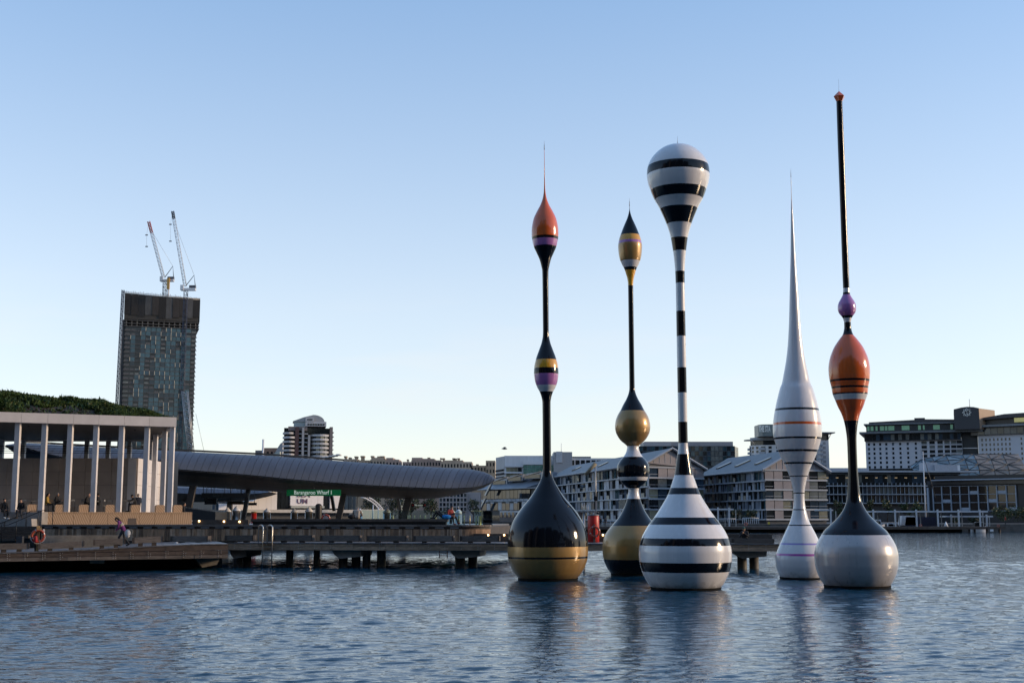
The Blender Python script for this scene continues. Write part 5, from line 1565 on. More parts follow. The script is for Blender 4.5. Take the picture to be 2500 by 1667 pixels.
# ------------------------------------------------------------------ white office with green glass
OP = Plane((0, 430), 0)
of = thing('office_building', 'white clad office with ribbon windows and a green glass front', 'office', OP(OP.s(1300, 1140), 10, 1.4))
OX = lambda px: OP.s(px, 1130); OZ = lambda py: OP.z(1300, py)
body(of, OP, OX(1231.5), OX(1372), 0, 30, 1.4, OZ(1112), white_cl, 'main_block')
mb = MB(OP); mb.prism_h([(OX(1209.5), 12), (OX(1231.4), -.02), (OX(1231.4), 29), (OX(1209.5), 29)], 1.4, OZ(1113)); mb.obj('left_face_block', steel_lt, of)
for k in range(18):
    s0 = OX(1233) + (OX(1316) - OX(1233)) * k / 18; s1 = OX(1233) + (OX(1316) - OX(1233)) * (k + .93) / 18
    mb = MB(OP); mb.box(s0, s1, -.12, -.003, OZ(1136), OZ(1112.5)); mb.obj('cladding_panel', white_cl, of)
for y0, y1, m in ((1151, 1141.5, g_warm), (1166, 1155, g_warm)):
    for q in range(4):
        a = 1236 + q * 9.6
        pane(of, OP, OX(a), OX(a + 9), OZ(y0), OZ(y1), -.1, g_dark if q == 3 else m)
for y in (1137.5, 1153):
    body(of, OP, OX(1231.6), OX(1277), -.9, -.004, OZ(y + 2.2), OZ(y), white_cl, 'white_band')
for k in range(3):
    mb = MB(OP); mb.prism_h([(OX(1208.5), 12), (OX(1230), -.3), (OX(1230), .2), (OX(1208.5), 12.6)], OZ(1149 + k * 9), OZ(1144.5 + k * 9)); mb.obj('window', g_dark, of)
body(of, OP, OX(1277), OX(1342), -1.0, -.1, OZ(1134), OZ(1125), white_cl, 'upper_band')
gg = glassy('green_office_glass', (.10, .19, .15), rough=.12)
for q in range(9):
    for r in range(3):
        a = 1277.5 + q * 10.2
        pane(of, OP, OX(a), OX(a + 9.8), OZ(1143 + r * 8), OZ(1135.5 + r * 8), -1.3, gg)
body(of, OP, OX(1351), OX(1396), -3, 12, 1.4, OZ(1104), b_grey, 'lift_core')
body(of, OP, OX(1357), OX(1372), -3.3, -3.05, OZ(1130), OZ(1103), mat('pale_grey_clad', (.42, .43, .45), .5), 'core_panel')
body(of, OP, OX(1396.2), OX(1520), 0, 20, 1.4, OZ(1118), white_cl, 'right_wing')
for q in range(8): pane(of, OP, OX(1392 + q * 13), OX(1402 + q * 13), OZ(1135), OZ(1123), -.1, g_dark)
mb = MB(OP)
mb.box(OX(1396), OX(1444), 2, 10, OZ(1114.5), OZ(1113.3))
for q in range(10): mb.box(OX(1398 + q * 5), OX(1398.7 + q * 5), 2, 10, OZ(1118), OZ(1114.6))
mb.obj('pergola', steel_lt, of)
mb = MB(OP); mb.tube([(OX(1371), 2, OZ(1104)), (OX(1371), 2, OZ(1081))], .07, 4); mb.obj('roof_aerial', galv, of)

# ------------------------------------------------------------------ dark glass office
DP = Plane((0, 520), 0)
dg_ = thing('office_building', 'dark glass office block with grey roof plant and a right end in sunlit colours', 'office', DP(DP.s(1690, 1110), 10, 1.4))
DX = lambda px: DP.s(px, 1100); DZ_ = lambda py: DP.z(1690, py)
body(dg_, DP, DX(1560), DX(1794), .3, 24, 1.4, DZ_(1088.5), mat('black_spandrel', (.02, .025, .03), .4), 'core')
facade(dg_, DP, DX(1560), DX(1794), DZ_(1137), DZ_(1088.5), 24, 4, .93, .86, mat('dark_mullion', (.04, .05, .06), .4), lambda c, r: [g_teal, g_dark, g_dark, g_blue, g_teal][(c * 7 + r * 3 + (c // 5)) % 5] if c < 18 or c > 20 else g_pale, 0, .3)
body(dg_, DP, DX(1575), DX(1792), 2, 20, DZ_(1088.4), DZ_(1077), mat('roof_plant', (.26, .25, .26), .6, var=.1, scale=.1), 'roof_plant')
body(dg_, DP, DX(1572), DX(1640), 1, 6, DZ_(1088.4), DZ_(1080), mat('roof_plant2', (.36, .35, .36), .6), 'plant_screen')
RP = plane2((DX(1794) + .1, 520), (DX(1794) + 3.1, 532)); RP.yaw
mb = MB(DP); mb.prism_h([(DX(1794.3), 0), (DX(1812), 9), (DX(1812), 22), (DX(1794.3), 22)], 1.4, DZ_(1089.5)); mb.obj('end_block', mat('sunlit_end_frame', (.5, .45, .36), .5), dg_)  # end face: low sunlight put into the warm frame and pane colours
for q in range(4):
    for r in range(4):
        f0, f1 = (q + .06) / 4, (q + .94) / 4
        a = (DX(1794.3) + (DX(1812) - DX(1794.3)) * f0, 9 * f0 - .12); b = (DX(1794.3) + (DX(1812) - DX(1794.3)) * f1, 9 * f1 - .12)
        mb = MB(DP); mb.prism_h([a, b, (b[0], b[1] + .2), (a[0], a[1] + .2)], DZ_(1101.5 + r * 11.5), DZ_(1091 + r * 11.5)); mb.obj('window', [g_warm, g_pale][(q + r) % 2], dg_)

# ------------------------------------------------------------------ finger wharf buildings
def finger_wharf(label, corner_px, corner_Y, left_px, left_Y, ge_px, ge_dY, eave_c, eave_l, eave_r, apex, base, nrow, ncol, gcol, seed, skyl=3):
    c = at(corner_px, eave_c, corner_Y); l = at(left_px, eave_l, left_Y)
    SPn = plane2((l.x, l.y), (c.x, c.y))                      # side facade, s grows towards the corner
    Ls = (Vector((c.x, c.y, 0)) - Vector((l.x, l.y, 0))).length
    gr = ray(ge_px, eave_r); gy = corner_Y + ge_dY
    gx = gr.x * gy / gr.y
    GPn = plane2((c.x, c.y), (gx, gy))
    Lg = math.hypot(gx - c.x, gy - c.y)
    ze = c.z; zg = GPn.z(ge_px, eave_r); za = GPn.z(*apex)
    sa = GPn.s(*apex)
    g = thing('wharf_building', label, 'wharf building', (c.x, c.y, 1.4), 'finger wharf apartment buildings')
    rr = random.Random(seed)
    # core volume
    back = GPn.n * 1.0
    P0 = Vector((c.x, c.y, 0)); dS = -SPn.u; dG = GPn.u
    q = [P0 + dS * .4 + dG * .4, P0 + dG * (Lg - .3) + dS * .4, P0 + dG * (Lg - .3) + dS * Ls, P0 + dS * Ls + dG * .4]
    mb = MB(); mb.prism_h([(v.x, v.y) for v in q], 1.4, ze - .15); mb.obj('core', mat('wharf_core', (.03, .035, .045), .5), g)
    # side: floor beams and louvre bays
    fh = (ze - .5 - base) / nrow
    for r in range(nrow + 1):
        mb = MB(SPn); z = base + r * fh; mb.box(0, Ls, -.55, .35, z - .16, z + .16); mb.obj('floor_beam', steel_lt, g)
    dw = Ls / ncol
    for cc in range(ncol):
        for r in range(nrow):
            z0, z1 = base + r * fh + .17, base + (r + 1) * fh - .17
            s0 = cc * dw
            k = rr.random()
            if k < .55:
                parts = rr.choice([(.0, .35, .62, 1), (.0, .5, 1), (0, .28, .55, .8, 1)])
                for a, b in zip(parts, parts[1:]):
                    m = rr.choice([louv_b, louv_b, louv_l, g_blue, g_pale, g_dark, g_teal])
                    pane(g, SPn, s0 + a * dw + .06, s0 + b * dw - .06, z0, z1, rr.uniform(-.25, .25), m, 'louvre_panel' if m in (louv_b, louv_l) else 'window')
            else:
                pane(g, SPn, s0 + .06, s0 + dw * .55, z0, z1, .3, g_dark)
                pane(g, SPn, s0 + dw * .1, s0 + dw * .5, z0, z0 + 1.0, -.2, balc_m if rr.random() < .5 else louv_b, 'balcony_front')
                pane(g, SPn, s0 + dw * .58, s0 + dw - .06, z0, z1, rr.uniform(-.2, .2), rr.choice([louv_l, louv_b, g_blue]), 'louvre_panel')
    # gable: floor beams, panels, windows, gable triangle
    gfh = (zg - base) / nrow
    gwall = mat('mauve_grey_panel', (.23, .21, .22), .6, var=.10, scale=.4)
    for r in range(nrow + 1):
        mb = MB(GPn); z = base + r * gfh; mb.box(.05, Lg, -.18, .3, z - .18, z + .18); mb.obj('floor_beam', steel_lt, g)
    gw = Lg / gcol
    for cc in range(gcol):
        for r in range(nrow):
            z0, z1 = base + r * gfh + .19, base + (r + 1) * gfh - .19
            k = rr.random()
            pm = gwall if k < .5 else rr.choice([g_dark, g_pale, g_warm, g_blue])
            pane(g, GPn, cc * gw + .12, (cc + 1) * gw - .03, z0, z1, .0 if pm is gwall else .2, pm, 'wall_panel' if pm is gwall else 'window')
            if pm is not gwall: pane(g, GPn, cc * gw + .12, (cc + 1) * gw - .03, z0 + (z1 - z0) * .30, z0 + (z1 - z0) * .34, .1, steel_lt, 'window_rail')
    mb = MB(GPn); mb.prism([(.1, ze - .2), (.1, ze), (sa, za - .35), (Lg - .05, zg), (Lg - .05, zg - .2)], .02, .5); gb = mb.obj('gable_wall', gwall, g)
    for k in range(9):
        s_ = Lg * (k + 1) / 10
        top = ze + (za - ze) * min(1, s_ / sa) if s_ < sa else zg + (za - zg) * (Lg - s_) / (Lg - sa)
        mb = MB(GPn); mb.box(s_ - .05, s_ + .05, -.05, .018, ze - .1, top - .4); mb.obj('mullion', steel_lt, gb)
    # roof slopes with thickness, running back along the side
    out = -GPn.n * 0 
    def P(s_, k, z): return P0 + dG * s_ + dS * k + Vector((0, 0, z))
    k0, k1 = -.9, Ls + .3
    for (s0, z0, s1, z1) in ((-.9, ze - .25, sa, za), (Lg + .7, zg - .3, sa, za)):
        mb = MB()
        t_ = Vector((0, 0, .35))
        a, b, c_, d = P(s0, k0, z0), P(s1, k0, z1), P(s1, k1, z1), P(s0, k1, z0)
        for f in ([a, b, c_, d], [a - t_, d - t_, c_ - t_, b - t_], [a, a - t_, b - t_, b], [d, c_, c_ - t_, d - t_], [a, d, d - t_, a - t_]): mb.face(f)
        mb.obj('roof_slope', roof_grey, g)
    mb = MB(); mb.tube([P(-.9, k0, ze - .25), P(sa, k0, za), P(Lg + .7, k0, zg - .3)], .28, 5, smooth=False); mb.obj('barge_board', steel_lt, g)
    mb = MB(); mb.tube([P(-1.0, k0, ze - .35), P(-1.0, k1, ze - .35)], .2, 5); mb.obj('gutter', steel_lt, g)
    for k in range(skyl):
        f = (k + .6) / (skyl + .3); kk = Ls * f
        mid = lambda u_, w__: P(-.9 + (sa + .9) * u_, kk + w__, ze - .25 + (za - ze + .25) * u_ + .05)
        mb = MB(); a, b, c_, d = mid(.32, 3), mid(.62, 0), mid(.62, -1.6), mid(.32, 1.4)
        up = Vector((0, 0, .25)); mb.face([a, b, c_, d]); mb.face([a, a + up, b + up, b]); mb.face([d, c_, c_ + up, d + up]); mb.face([a + up, d + up, c_ + up, b + up])
        mb.obj('skylight', g_dark, g)
    return g, SPn, GPn, Ls, Lg
finger_wharf('finger wharf apartments behind the beaded sculpture, sandy balconies along the side', 1583, 300, 1352, 404, 1718, 8, 1128, 1166, 1143, (1638, 1094), 2.2, 5, 16, 6, 4)
finger_wharf('finger wharf apartments behind the white spindle, with blue louvres along the side', 1866, 288, 1712, 330, 2018, 6, 1144, 1158.5, 1149, (1940, 1097), 2.4, 5, 13, 7, 9)

# third wharf, far left, with sawtooth dormers
wa = thing('wharf_building', 'old timber wharf shed with three sawtooth roof dormers, left of the black onion base', 'wharf building', (2, 400, 1.4))
wl0, wl1 = at(1176, 1200, 425), at(1290, 1190, 400)
WA = plane2((wl0.x, wl0.y), (wl1.x, wl1.y)); LA = math.hypot(wl1.x - wl0.x, wl1.y - wl0.y)
ze = wl1.z; zr_ = WA.z(1300, 1160, 8)
aroof = mat('old_iron_roof', (.19, .21, .24), .45, metal=.3, var=.25, scale=.25)
mb = MB(WA); mb.box(.5, LA + 9, 1, 22, 1.4, ze - .2); mb.obj('core', mat('wharf_core2', (.06, .065, .07), .6), wa)
mb = MB(WA); mb.prism_h([(-2, -1.2), (LA, -1.2), (LA + 9, 0), (LA + 9, 22), (-2, 22)], ze - .25, ze); mb.obj('eave', steel_lt, wa)
mb = MB(WA)
mb.face([(-2, -1.0, ze + .01), (LA, -1.0, ze + .01), (LA + 8, 10, zr_), (-2, 10, zr_)]); mb.face([(LA, -1.0, ze + .01), (LA + 9, 21, ze + .01), (LA + 8, 10, zr_)]); mb.face([(-2, 21, ze + .01), (-2, 10, zr_), (LA + 8, 10, zr_), (LA + 9, 21, ze + .01)])
mb.obj('roof_slope', aroof, wa)
for px0, px1, y0, y1 in ((1207, 1241, 1178, 1164), (1245, 1279, 1169, 1157), (1285, 1326, 1163, 1151)):
    a, b = WA.sz(px0, y0, 4), WA.sz(px1, y0, 4); zt = WA.z(px1, y1, 4)
    mb = MB(WA); mb.prism([(a[0], a[1] - .8), (b[0] + .5, a[1] - .8), (b[0] + .5, zt), (a[0] + 1.5, a[1] + (zt - a[1]) * .75)], 3.2, 9); dm = mb.obj('dormer', aroof, wa)
    mb = MB(WA); mb.box(a[0] + .6, b[0] - .4, 3.0, 3.17, a[1] - .6, a[1] + .5); mb.obj('dormer_window', g_dark, dm)
    mb = MB(WA); mb.tube([(a[0], 3.0, a[1]), (b[0], 3.0, zt)], .18, 5); mb.obj('dormer_trim', sandy, dm)
for k in range(12):
    s0 = LA * k / 12; s1 = LA * (k + 1) / 12
    zt = ze - .6
    pane(wa, WA, s0 + .1, s1 - .1, zt - 2.6, zt, .6, g_dark if k % 3 else g_blue)
    pane(wa, WA, s0 + .1, s1 - .1, zt - 3.6, zt - 2.8, -.2, steel_lt, 'balustrade')
    pane(wa, WA, s0 + .1, s1 - .1, zt - 6.3, zt - 4.1, .5, [g_dark, white_cl, g_blue][k % 3], 'window' if k % 3 != 1 else 'wall_panel')
    if k % 2: pane(wa, WA, s0 + .2, s1 - .2, zt - 4.1, zt - 3.8, -1.0, white_cl, 'awning')
    if k > 4:
        pane(wa, WA, s0 + .02, s1 - .02, 3.6, zt - 6.5, -.3, white_cl, 'wall_panel')
        if k < 9: pane(wa, WA, s0 + .5, s1 - .6, zt - 8.6, zt - 7.0, -.4, g_dark)
        elif k == 9: pane(wa, WA, s0 + .3, LA * 11.9 / 12, zt - 8.8, zt - 7.2, -.42, g_dark)
    pane(wa, WA, s0 + .02, s1 - .02, 1.5, 3.5, -.28, b_brown if k > 4 else g_dark, 'base_panel')
mb = MB(WA)
for f in range(2):
    mb.prism([(1 + f * 4, 5 + f * 5), (2 + f * 4, 5 + f * 5), (6 + f * 4, 9 + f * 5), (5 + f * 4, 9 + f * 5)], -2, -1.4)
mb.obj('outside_stairs', galv, wa, kind='stuff')
aw = MB(); aw.box(wl0.x - 20, wl1.x + 2, wl1.y - 26, wl1.y - 2, .9, 1.6); o = aw.obj('old_wharf_deck', wood_dark); o['kind'] = 'structure'

# ------------------------------------------------------------------ curved hotel with the sign drum
SP_ = Plane((0, 480), 0)
sh = thing('curved_tower', 'curved white hotel tower with a broad flat roof brim, partly behind the white spindle', 'hotel', SP_(SP_.s(1935, 1100), 15, 1.4))
SX = lambda px: SP_.s(px, 1090); SZ = lambda py: SP_.z(1930, py)
cxx, rxx = SX(1940), SX(1940) - SX(1849)
def curve(r0, n=16, a0=0, a1=math.pi): return [(cxx - r0 * math.cos(a), 16 - (r0 * .5) * math.sin(a)) for a in [a0 + (a1 - a0) * q / n for q in range(n + 1)]]
def disc(r0, z0, z1, m, name):
    mb = MB(SP_); mb.prism_h(curve(r0, 20), z0, z1); return mb.obj(name, m, sh)
disc(rxx, 1.4, SZ(1082), white_cl, 'curved_wall')
disc(rxx * .97, SZ(1081.9), SZ(1071), g_dark, 'glazed_band')
disc(rxx * 1.15, SZ(1070.9), SZ(1067.5), roof_grey, 'roof_brim')
disc(rxx * .98, SZ(1067.4), SZ(1062.5), steel_lt, 'roof_rim')
for r in range(7):
    for q in range(13):
        a = math.pi * (q + .5) / 14 + .02
        if a > 2.6: continue
        wd = .045 if q % 3 else .075
        z1 = SZ(1085.5 + r * 9.6); z0 = SZ(1091.5 + r * 9.6)
        f = lambda an, d_: (cxx - (rxx + d_) * math.cos(an), 16 - (rxx + d_) * .5 * math.sin(an))
        mb = MB(SP_); mb.prism_h([f(a - wd, .12), f(a + wd, .12), f(a + wd, -.2), f(a - wd, -.2)], z0, z1); mb.obj('window', g_dark if (q + r) % 3 else g_blue, sh)
        if q % 3 == 0: mb = MB(SP_); mb.prism_h([f(a - .09, .9), f(a + .09, .9), f(a + .09, .14), f(a - .09, .14)], z0 - .5, z0 + .4); mb.obj('balcony', steel_lt, sh)
mb = MB(SP_); mb.prism_h([(SX(1862.5) , 8), (SX(1870), 6), (SX(1900), 5), (SX(1930), 8), (SX(1930), 16), (SX(1862.5), 16)], SZ(1062), SZ(1033)); drum = mb.obj('sign_drum', mat('sign_drum_clad', (.16, .19, .19), .4, var=.08), sh)
lt = mat('sign_letters_pale', (.75, .75, .7), .4, var=0)
lettering('THE STAR', 3.2, lt, sh, SP_(SX(1877), 5.5, SZ(1045)), 0.0, width=SX(1893.5) - SX(1860), bold=.12, ext=.12)
body(sh, SP_, SX(2009), SX(2030), 4, 20, 1.4, SZ(1072), white_cl, 'right_wing')
body(sh, SP_, SX(2009), SX(2029.5), 3.6, 20, SZ(1071.9), SZ(1056.5), g_dark, 'wing_glazing')
body(sh, SP_, SX(2000), SX(2042), 1, 22, SZ(1056.4), SZ(1054), roof_grey, 'wing_brim')
for k in range(7):
    pane(sh, SP_, SX(2015), SX(2022), SZ(1083.5 + k * 11.3), SZ(1077 + k * 11.3), 3.9, b_grey)
    body(sh, SP_, SX(1998), SX(2013), 2.2, 3.8, SZ(1087 + k * 11.3), SZ(1084 + k * 11.3), steel_lt, 'balcony')
body(sh, SP_, SX(1990), SX(2036), 2.5, 18, 1.4, SZ(1143), steel_lt, 'podium')
for px, py, qx, qy in ((2029, 1072, 2038, 1057), (1848, 1082, 1839, 1070)):
    mb = MB(SP_); mb.tube([(SX(px), 5, SZ(py)), (SX(qx), 5, SZ(qy))], .15, 4); mb.obj('brim_prop', galv, sh)

# ------------------------------------------------------------------ big hotel on the right
HP2 = Plane((at(2230, 1080, 450).x, 450), R(-19))
ht = thing('hotel_building', 'large white hotel with small square windows, dark glass top and a flower emblem drum', 'hotel', HP2(HP2.s(2300, 1100), 15, 1.4))
HX = lambda px: HP2.s(px, 1080); HZ = lambda py: HP2.z(2300, py)
body(ht, HP2, HX(2114), HX(2349), .4, 30, 1.4, HZ(1074), g_dark, 'core')
# white wall grid: left square windows, right balcony bays
xl = np.linspace(2116, 2236, 9)
wallm = mat('hotel_white', (.46, .48, .53), .6, var=.05, scale=.1)
mb = MB(HP2)
rowsy = [1078.5 + k * 11.3 for k in range(6)]
def hole_wall(px0, px1, holes_x, hw_, rows, hh_, ytop, ybot):
    edges_ = [px0]
    for h in holes_x: edges_ += [h - hw_, h + hw_]
    edges_.append(px1)
    for k in range(0, len(edges_), 2):
        mb.box(HX(edges_[k]), HX(edges_[k + 1]), 0, .39, HZ(ybot), HZ(ytop))
    for h in holes_x:
        ys_ = [ytop]
        for r in rows: ys_ += [r, r + hh_]
        ys_.append(ybot)
        for k in range(0, len(ys_), 2):
            if ys_[k + 1] > ys_[k]: mb.box(HX(h - hw_) + .003, HX(h + hw_) - .003, .004, .39, HZ(ys_[k + 1]), HZ(ys_[k]))
lefth = [2121, 2134, 2148.5, 2163.5, 2180, 2197.5, 2216, 2235.5]
hole_wall(2113, 2246, lefth, 2.6, rowsy, 6.3, 1074.3, 1142)
righth = [2254 + 18.4 * k for k in range(6)]
hole_wall(2246.2, 2349, [2256, 2275.5, 2295, 2312, 2328, 2342], 6.6, [1075.8 + k * 11 for k in range(4)], 8.6, 1072, 1142)
mb.obj('white_wall', wallm, ht)
for h in lefth:
    for r in rowsy: pane(ht, HP2, HX(h - 2.5), HX(h + 2.5), HZ(r + 6.2), HZ(r + .1), .25, g_dark if (int(h) + int(r)) % 3 else g_blue)
for h in [2256, 2275.5, 2295, 2312, 2328, 2342]:
    for k in range(4):
        y = 1075.8 + k * 11
        pane(ht, HP2, HX(h - 6.5), HX(h + 6.5), HZ(y + 8.5), HZ(y + .1), .3, g_dark if (k + int(h)) % 4 else g_pale)
        pane(ht, HP2, HX(h - 6.8), HX(h + 6.8), HZ(y + 8.6), HZ(y + 7.2), -.35, wallm if k % 2 else steel_lt, 'balcony_slab')
body(ht, HP2, HX(2111), HX(2347), -1.2, 28, HZ(1073.8), HZ(1056), mat('hotel_dark_band', (.028, .032, .038), .35, var=.3, scale=.2), 'dark_storey')
rq = random.Random(2)
for k in range(26):
    a = 2113 + k * 9
    pane(ht, HP2, HX(a), HX(a + 8.4), HZ(1072.5), HZ(1058), -1.3, rq.choice([g_dark, g_dark, g_blue, g_dark, g_pale]))
body(ht, HP2, HX(2100), HX(2400), -3.0, 28, HZ(1055.9), HZ(1051.5), roof_grey, 'roof_ledge')
body(ht, HP2, HX(2116), HX(2345), -.5, 26, HZ(1051.4), HZ(1034), mat('hotel_top_storey', (.022, .026, .03), .4, var=.2, scale=.2), 'top_storey')
for a, b in ((2119, 2124), (2127, 2134), (2139, 2144), (2150, 2160), (2162, 2168), (2170, 2185), (2203, 2222), (2243, 2250), (2255, 2259), (2280, 2296), (2322, 2328)):
    pane(ht, HP2, HX(a), HX(b), HZ(1048), HZ(1037), -.62, g_green)
body(ht, HP2, HX(2111), HX(2345), -1.6, 26, HZ(1033.9), HZ(1031), roof_grey, 'roof_brim')
mb = MB(HP2); mb.prism([(HX(2123), HZ(1031)), (HX(2345), HZ(1031)), (HX(2345), HZ(1024.5)), (HX(2260), HZ(1022)), (HX(2123), HZ(1026.5))], 0, 24); mb.obj('roof', mat('charcoal_roof', (.045, .042, .045), .6), ht)
body(ht, HP2, HX(2234), HX(2260), 4, 12, HZ(1024), HZ(1016.5), MATS['charcoal_roof'], 'roof_plant')
# drum with flower emblem
dr = [(HX(2332), -2), (HX(2345), -5), (HX(2393), -5), (HX(2433), 10), (HX(2433), 20), (HX(2332), 20)]
mb = MB(HP2); mb.prism([(HX(2332), HZ(1051)), (HX(2393), HZ(1051)), (HX(2393), HZ(1001)), (HX(2380), HZ(998)), (HX(2365), HZ(997)), (HX(2350), HZ(998.5)), (HX(2332), HZ(1002.5))], -5, 16); mb.obj('sign_drum', mat('charcoal_clad', (.035, .037, .042), .5, var=.1, scale=.1), ht)
mb = MB(HP2); mb.prism_h([(HX(2393.2), -4.9), (HX(2434), 6), (HX(2434), 16), (HX(2393.2), 16)], HZ(1051), HZ(1001.5)); mb.obj('drum_side', mat('sunlit_drum_clad', (.32, .22, .15), .6, var=.06, scale=.1), ht)  # side of the charcoal drum, warm sunlight put into its colour
mb = MB(HP2)
ec, er = (HX(2363.5), HZ(1011)), (HX(2363.5) - HX(2352.5))
P2 = lambda a, r_: (ec[0] + er * r_ * math.cos(a), -5.12, ec[1] + er * r_ * math.sin(a))
for k in range(8):
    a = math.pi / 4 * k + math.pi / 2
    mb.tube([P2(a - .39, .48), P2(a - .19, .80), P2(a, 1.02), P2(a + .19, .80), P2(a + .39, .48)], .09, 4)
    mb.tube([P2(a - .39, .48), P2(a - .39, .82)], .07, 4)
for sg in (0, math.pi):
    mb.tube([P2(sg + 2.2 - .3 * q, .55 - .16 * q) for q in range(4)], .12, 4)
mb.obj('flower_emblem', lt, ht)
mb = MB(HP2); mb.tube([(HX(2372), 2, HZ(997)), (HX(2372), 2, HZ(975))], .1, 4); mb.obj('aerial', galv, ht)
# right wing
body(ht, HP2, HX(2349.2), HX(2388), 1.5, 28, 1.4, HZ(1053), mat('dark_link', (.02, .024, .028), .4), 'link_block')
body(ht, HP2, HX(2350), HX(2387), .9, 1.45, HZ(1095.5), HZ(1093.5), white_cl, 'link_band')
_h0 = HP2(HX(2388), 0, 0); _h1 = HP2(HX(2520), -6, 0)
WPl = plane2((_h0.x, _h0.y), (_h1.x, _h1.y))
mb = MB(WPl); L2 = WPl.s(2520, 1080)
body(ht, WPl, 0, L2, 0, 24, 1.4, WPl.z(2440, 1061), wallm, 'right_wing')
body(ht, WPl, -2, L2, -1, 23, WPl.z(2440, 1060.9), WPl.z(2440, 1042), MATS['hotel_dark_band'], 'wing_dark_storey')
body(ht, WPl, -4, L2, -3, 23, WPl.z(2440, 1041.9), WPl.z(2440, 1037), roof_grey, 'wing_ledge')
body(ht, WPl, 2, L2, 0, 22, WPl.z(2440, 1036.9), WPl.z(2440, 1020), MATS['hotel_top_storey'], 'wing_top_storey')
mb = MB(WPl); mb.prism([(-2, WPl.z(2440, 1025)), (L2, WPl.z(2440, 1020)), (L2, WPl.z(2440, 1011)), (WPl.s(2456, 1012), WPl.z(2440, 1012)), (-2, WPl.z(2440, 1023))], -2, 22); mb.obj('roof', MATS['charcoal_roof'], ht)
pane(ht, WPl, WPl.s(2481, 1030), WPl.s(2515, 1030), WPl.z(2490, 1031), WPl.z(2490, 1020.5), -2.2, mat('lit_yellow_window', (.4, .38, .15), .4, emit=(.7, .62, .22), estr=.12))
for k in range(9):
    for r in range(5):
        px = 2398 + k * 9.6 if k < 8 else 2494
        pane(ht, WPl, WPl.s(px - 1.9, 1080), WPl.s(px + 1.9, 1080), WPl.z(2440, 1075.5 + r * 12), WPl.z(2440, 1069 + r * 12), -.05, g_dark)
for k in range(7): pane(ht, WPl, WPl.s(2390 + k * 16, 1050), WPl.s(2404 + k * 16, 1050), WPl.z(2440, 1059), WPl.z(2440, 1045), -1.06, [g_dark, g_blue, g_pale][k % 3])

# ------------------------------------------------------------------ glass net roof behind the low casino building
gp = Plane((0, 405), 0)
gr_ = thing('glass_roof', 'faceted glass net roof between the hotel and the waterfront buildings', 'roof', gp(gp.s(2400, 1130), 10, 1.4))
gxs = [2236, 2262, 2290, 2325, 2366, 2393, 2430, 2465, 2505]
gtop = [1136, 1120, 1113, 1109, 1106.5, 1106, 1106, 1106, 1107]
g_net = [glassy('net_glass_blue', (.15, .20, .23), .2), glassy('net_glass_tan', (.24, .20, .17), .2)]
net = MB(gp)
for k in range(8):
    for r in range(4):
        def pt(i, j):
            y = gtop[i] + (1160 - gtop[i]) * j / 4
            return (gp.s(gxs[i], y), 6 - 6 * math.sin(j / 4 * 1.5), gp.z(gxs[i], y))
        a, b, c, d = pt(k, r), pt(k + 1, r), pt(k + 1, r + 1), pt(k, r + 1)
        for tri in ((a, b, c), (a, c, d)) if (k + r) % 2 else ((a, b, d), (b, c, d)):
            mb = MB(gp); mb.face(tri); mb.obj('glass_panel', g_net[0 if k < 5 else 1], gr_)
        net.tube([(a[0], a[1] - .1, a[2]), (b[0], b[1] - .1, b[2])], .1, 4); net.tube([(a[0], a[1] - .1, a[2]), (d[0], d[1] - .1, d[2])], .1, 4)
        if (k + r) % 2: net.tube([(a[0], a[1] - .1, a[2]), (c[0], c[1] - .1, c[2])], .1, 4)
        else: net.tube([(b[0], b[1] - .1, b[2]), (d[0], d[1] - .1, d[2])], .1, 4)
net.obj('steel_net', trim, gr_, kind='stuff')

# ------------------------------------------------------------------ low glazed waterfront building
LB = Plane((0, 385), 0)
lb_ = thing('waterfront_building', 'long low glazed waterfront building with white floor bands and a thin roof slab', 'building', LB(LB.s(2150, 1200), 8, 1.4))
LX = lambda px: LB.s(px, 1190); LZ = lambda py: LB.z(2150, py)
body(lb_, LB, LX(2012), LX(2345), 1.2, 18, 1.4, LZ(1153), mat('low_core', (.03, .032, .036), .5), 'core')
body(lb_, LB, LX(2008), LX(2384), -2.5, 16, LZ(1152.9), LZ(1149), steel_lt, 'roof_slab')
body(lb_, LB, LX(2035), LX(2130), 3, 14, LZ(1148.9), LZ(1141), mat('pale_plant', (.36, .38, .42), .6), 'roof_plant')
body(lb_, LB, LX(2290), LX(2345), 2, 10, LZ(1148.9), LZ(1133.5), MATS['pale_plant'], 'roof_plant')
body(lb_, LB, LX(2272), LX(2299), 3, 10, LZ(1148.9), LZ(1127), MATS['pale_plant'], 'roof_plant')
body(lb_, LB, LX(2345.5), LX(2352), 2, 9, LZ(1148.9), LZ(1134), white_cl, 'roof_vent')
nL = 32
for k in range(nL):
    a = 2014 + k * 10.2
    pane(lb_, LB, LX(a), LX(a + 9.8), LZ(1180), LZ(1158), .3, rq.choice([g_dark, g_blue, g_dark, g_pale]))
    pane(lb_, LB, LX(a), LX(a + 9.8), LZ(1204), LZ(1188), .1, rq.choice([g_dark, g_dark, g_pale, g_blue]))
    pane(lb_, LB, LX(a), LX(a + 9.8), LZ(1226), LZ(1208.5), .1, rq.choice([g_dark, g_dark, g_blue]))
mb = MB(LB)
for k in range(nL + 1):
    a = 2013.6 + k * 10.2; mb.box(LX(a) - .06, LX(a) + .06, -.5, .05, LZ(1228), LZ(1178))
mb.obj('mullions', steel_lt, lb_, kind='stuff')
body(lb_, LB, LX(2010), LX(2345), -.4, .9, LZ(1158), LZ(1153.2), mat('blue_fascia', (.05, .075, .10), .4), 'upper_fascia')
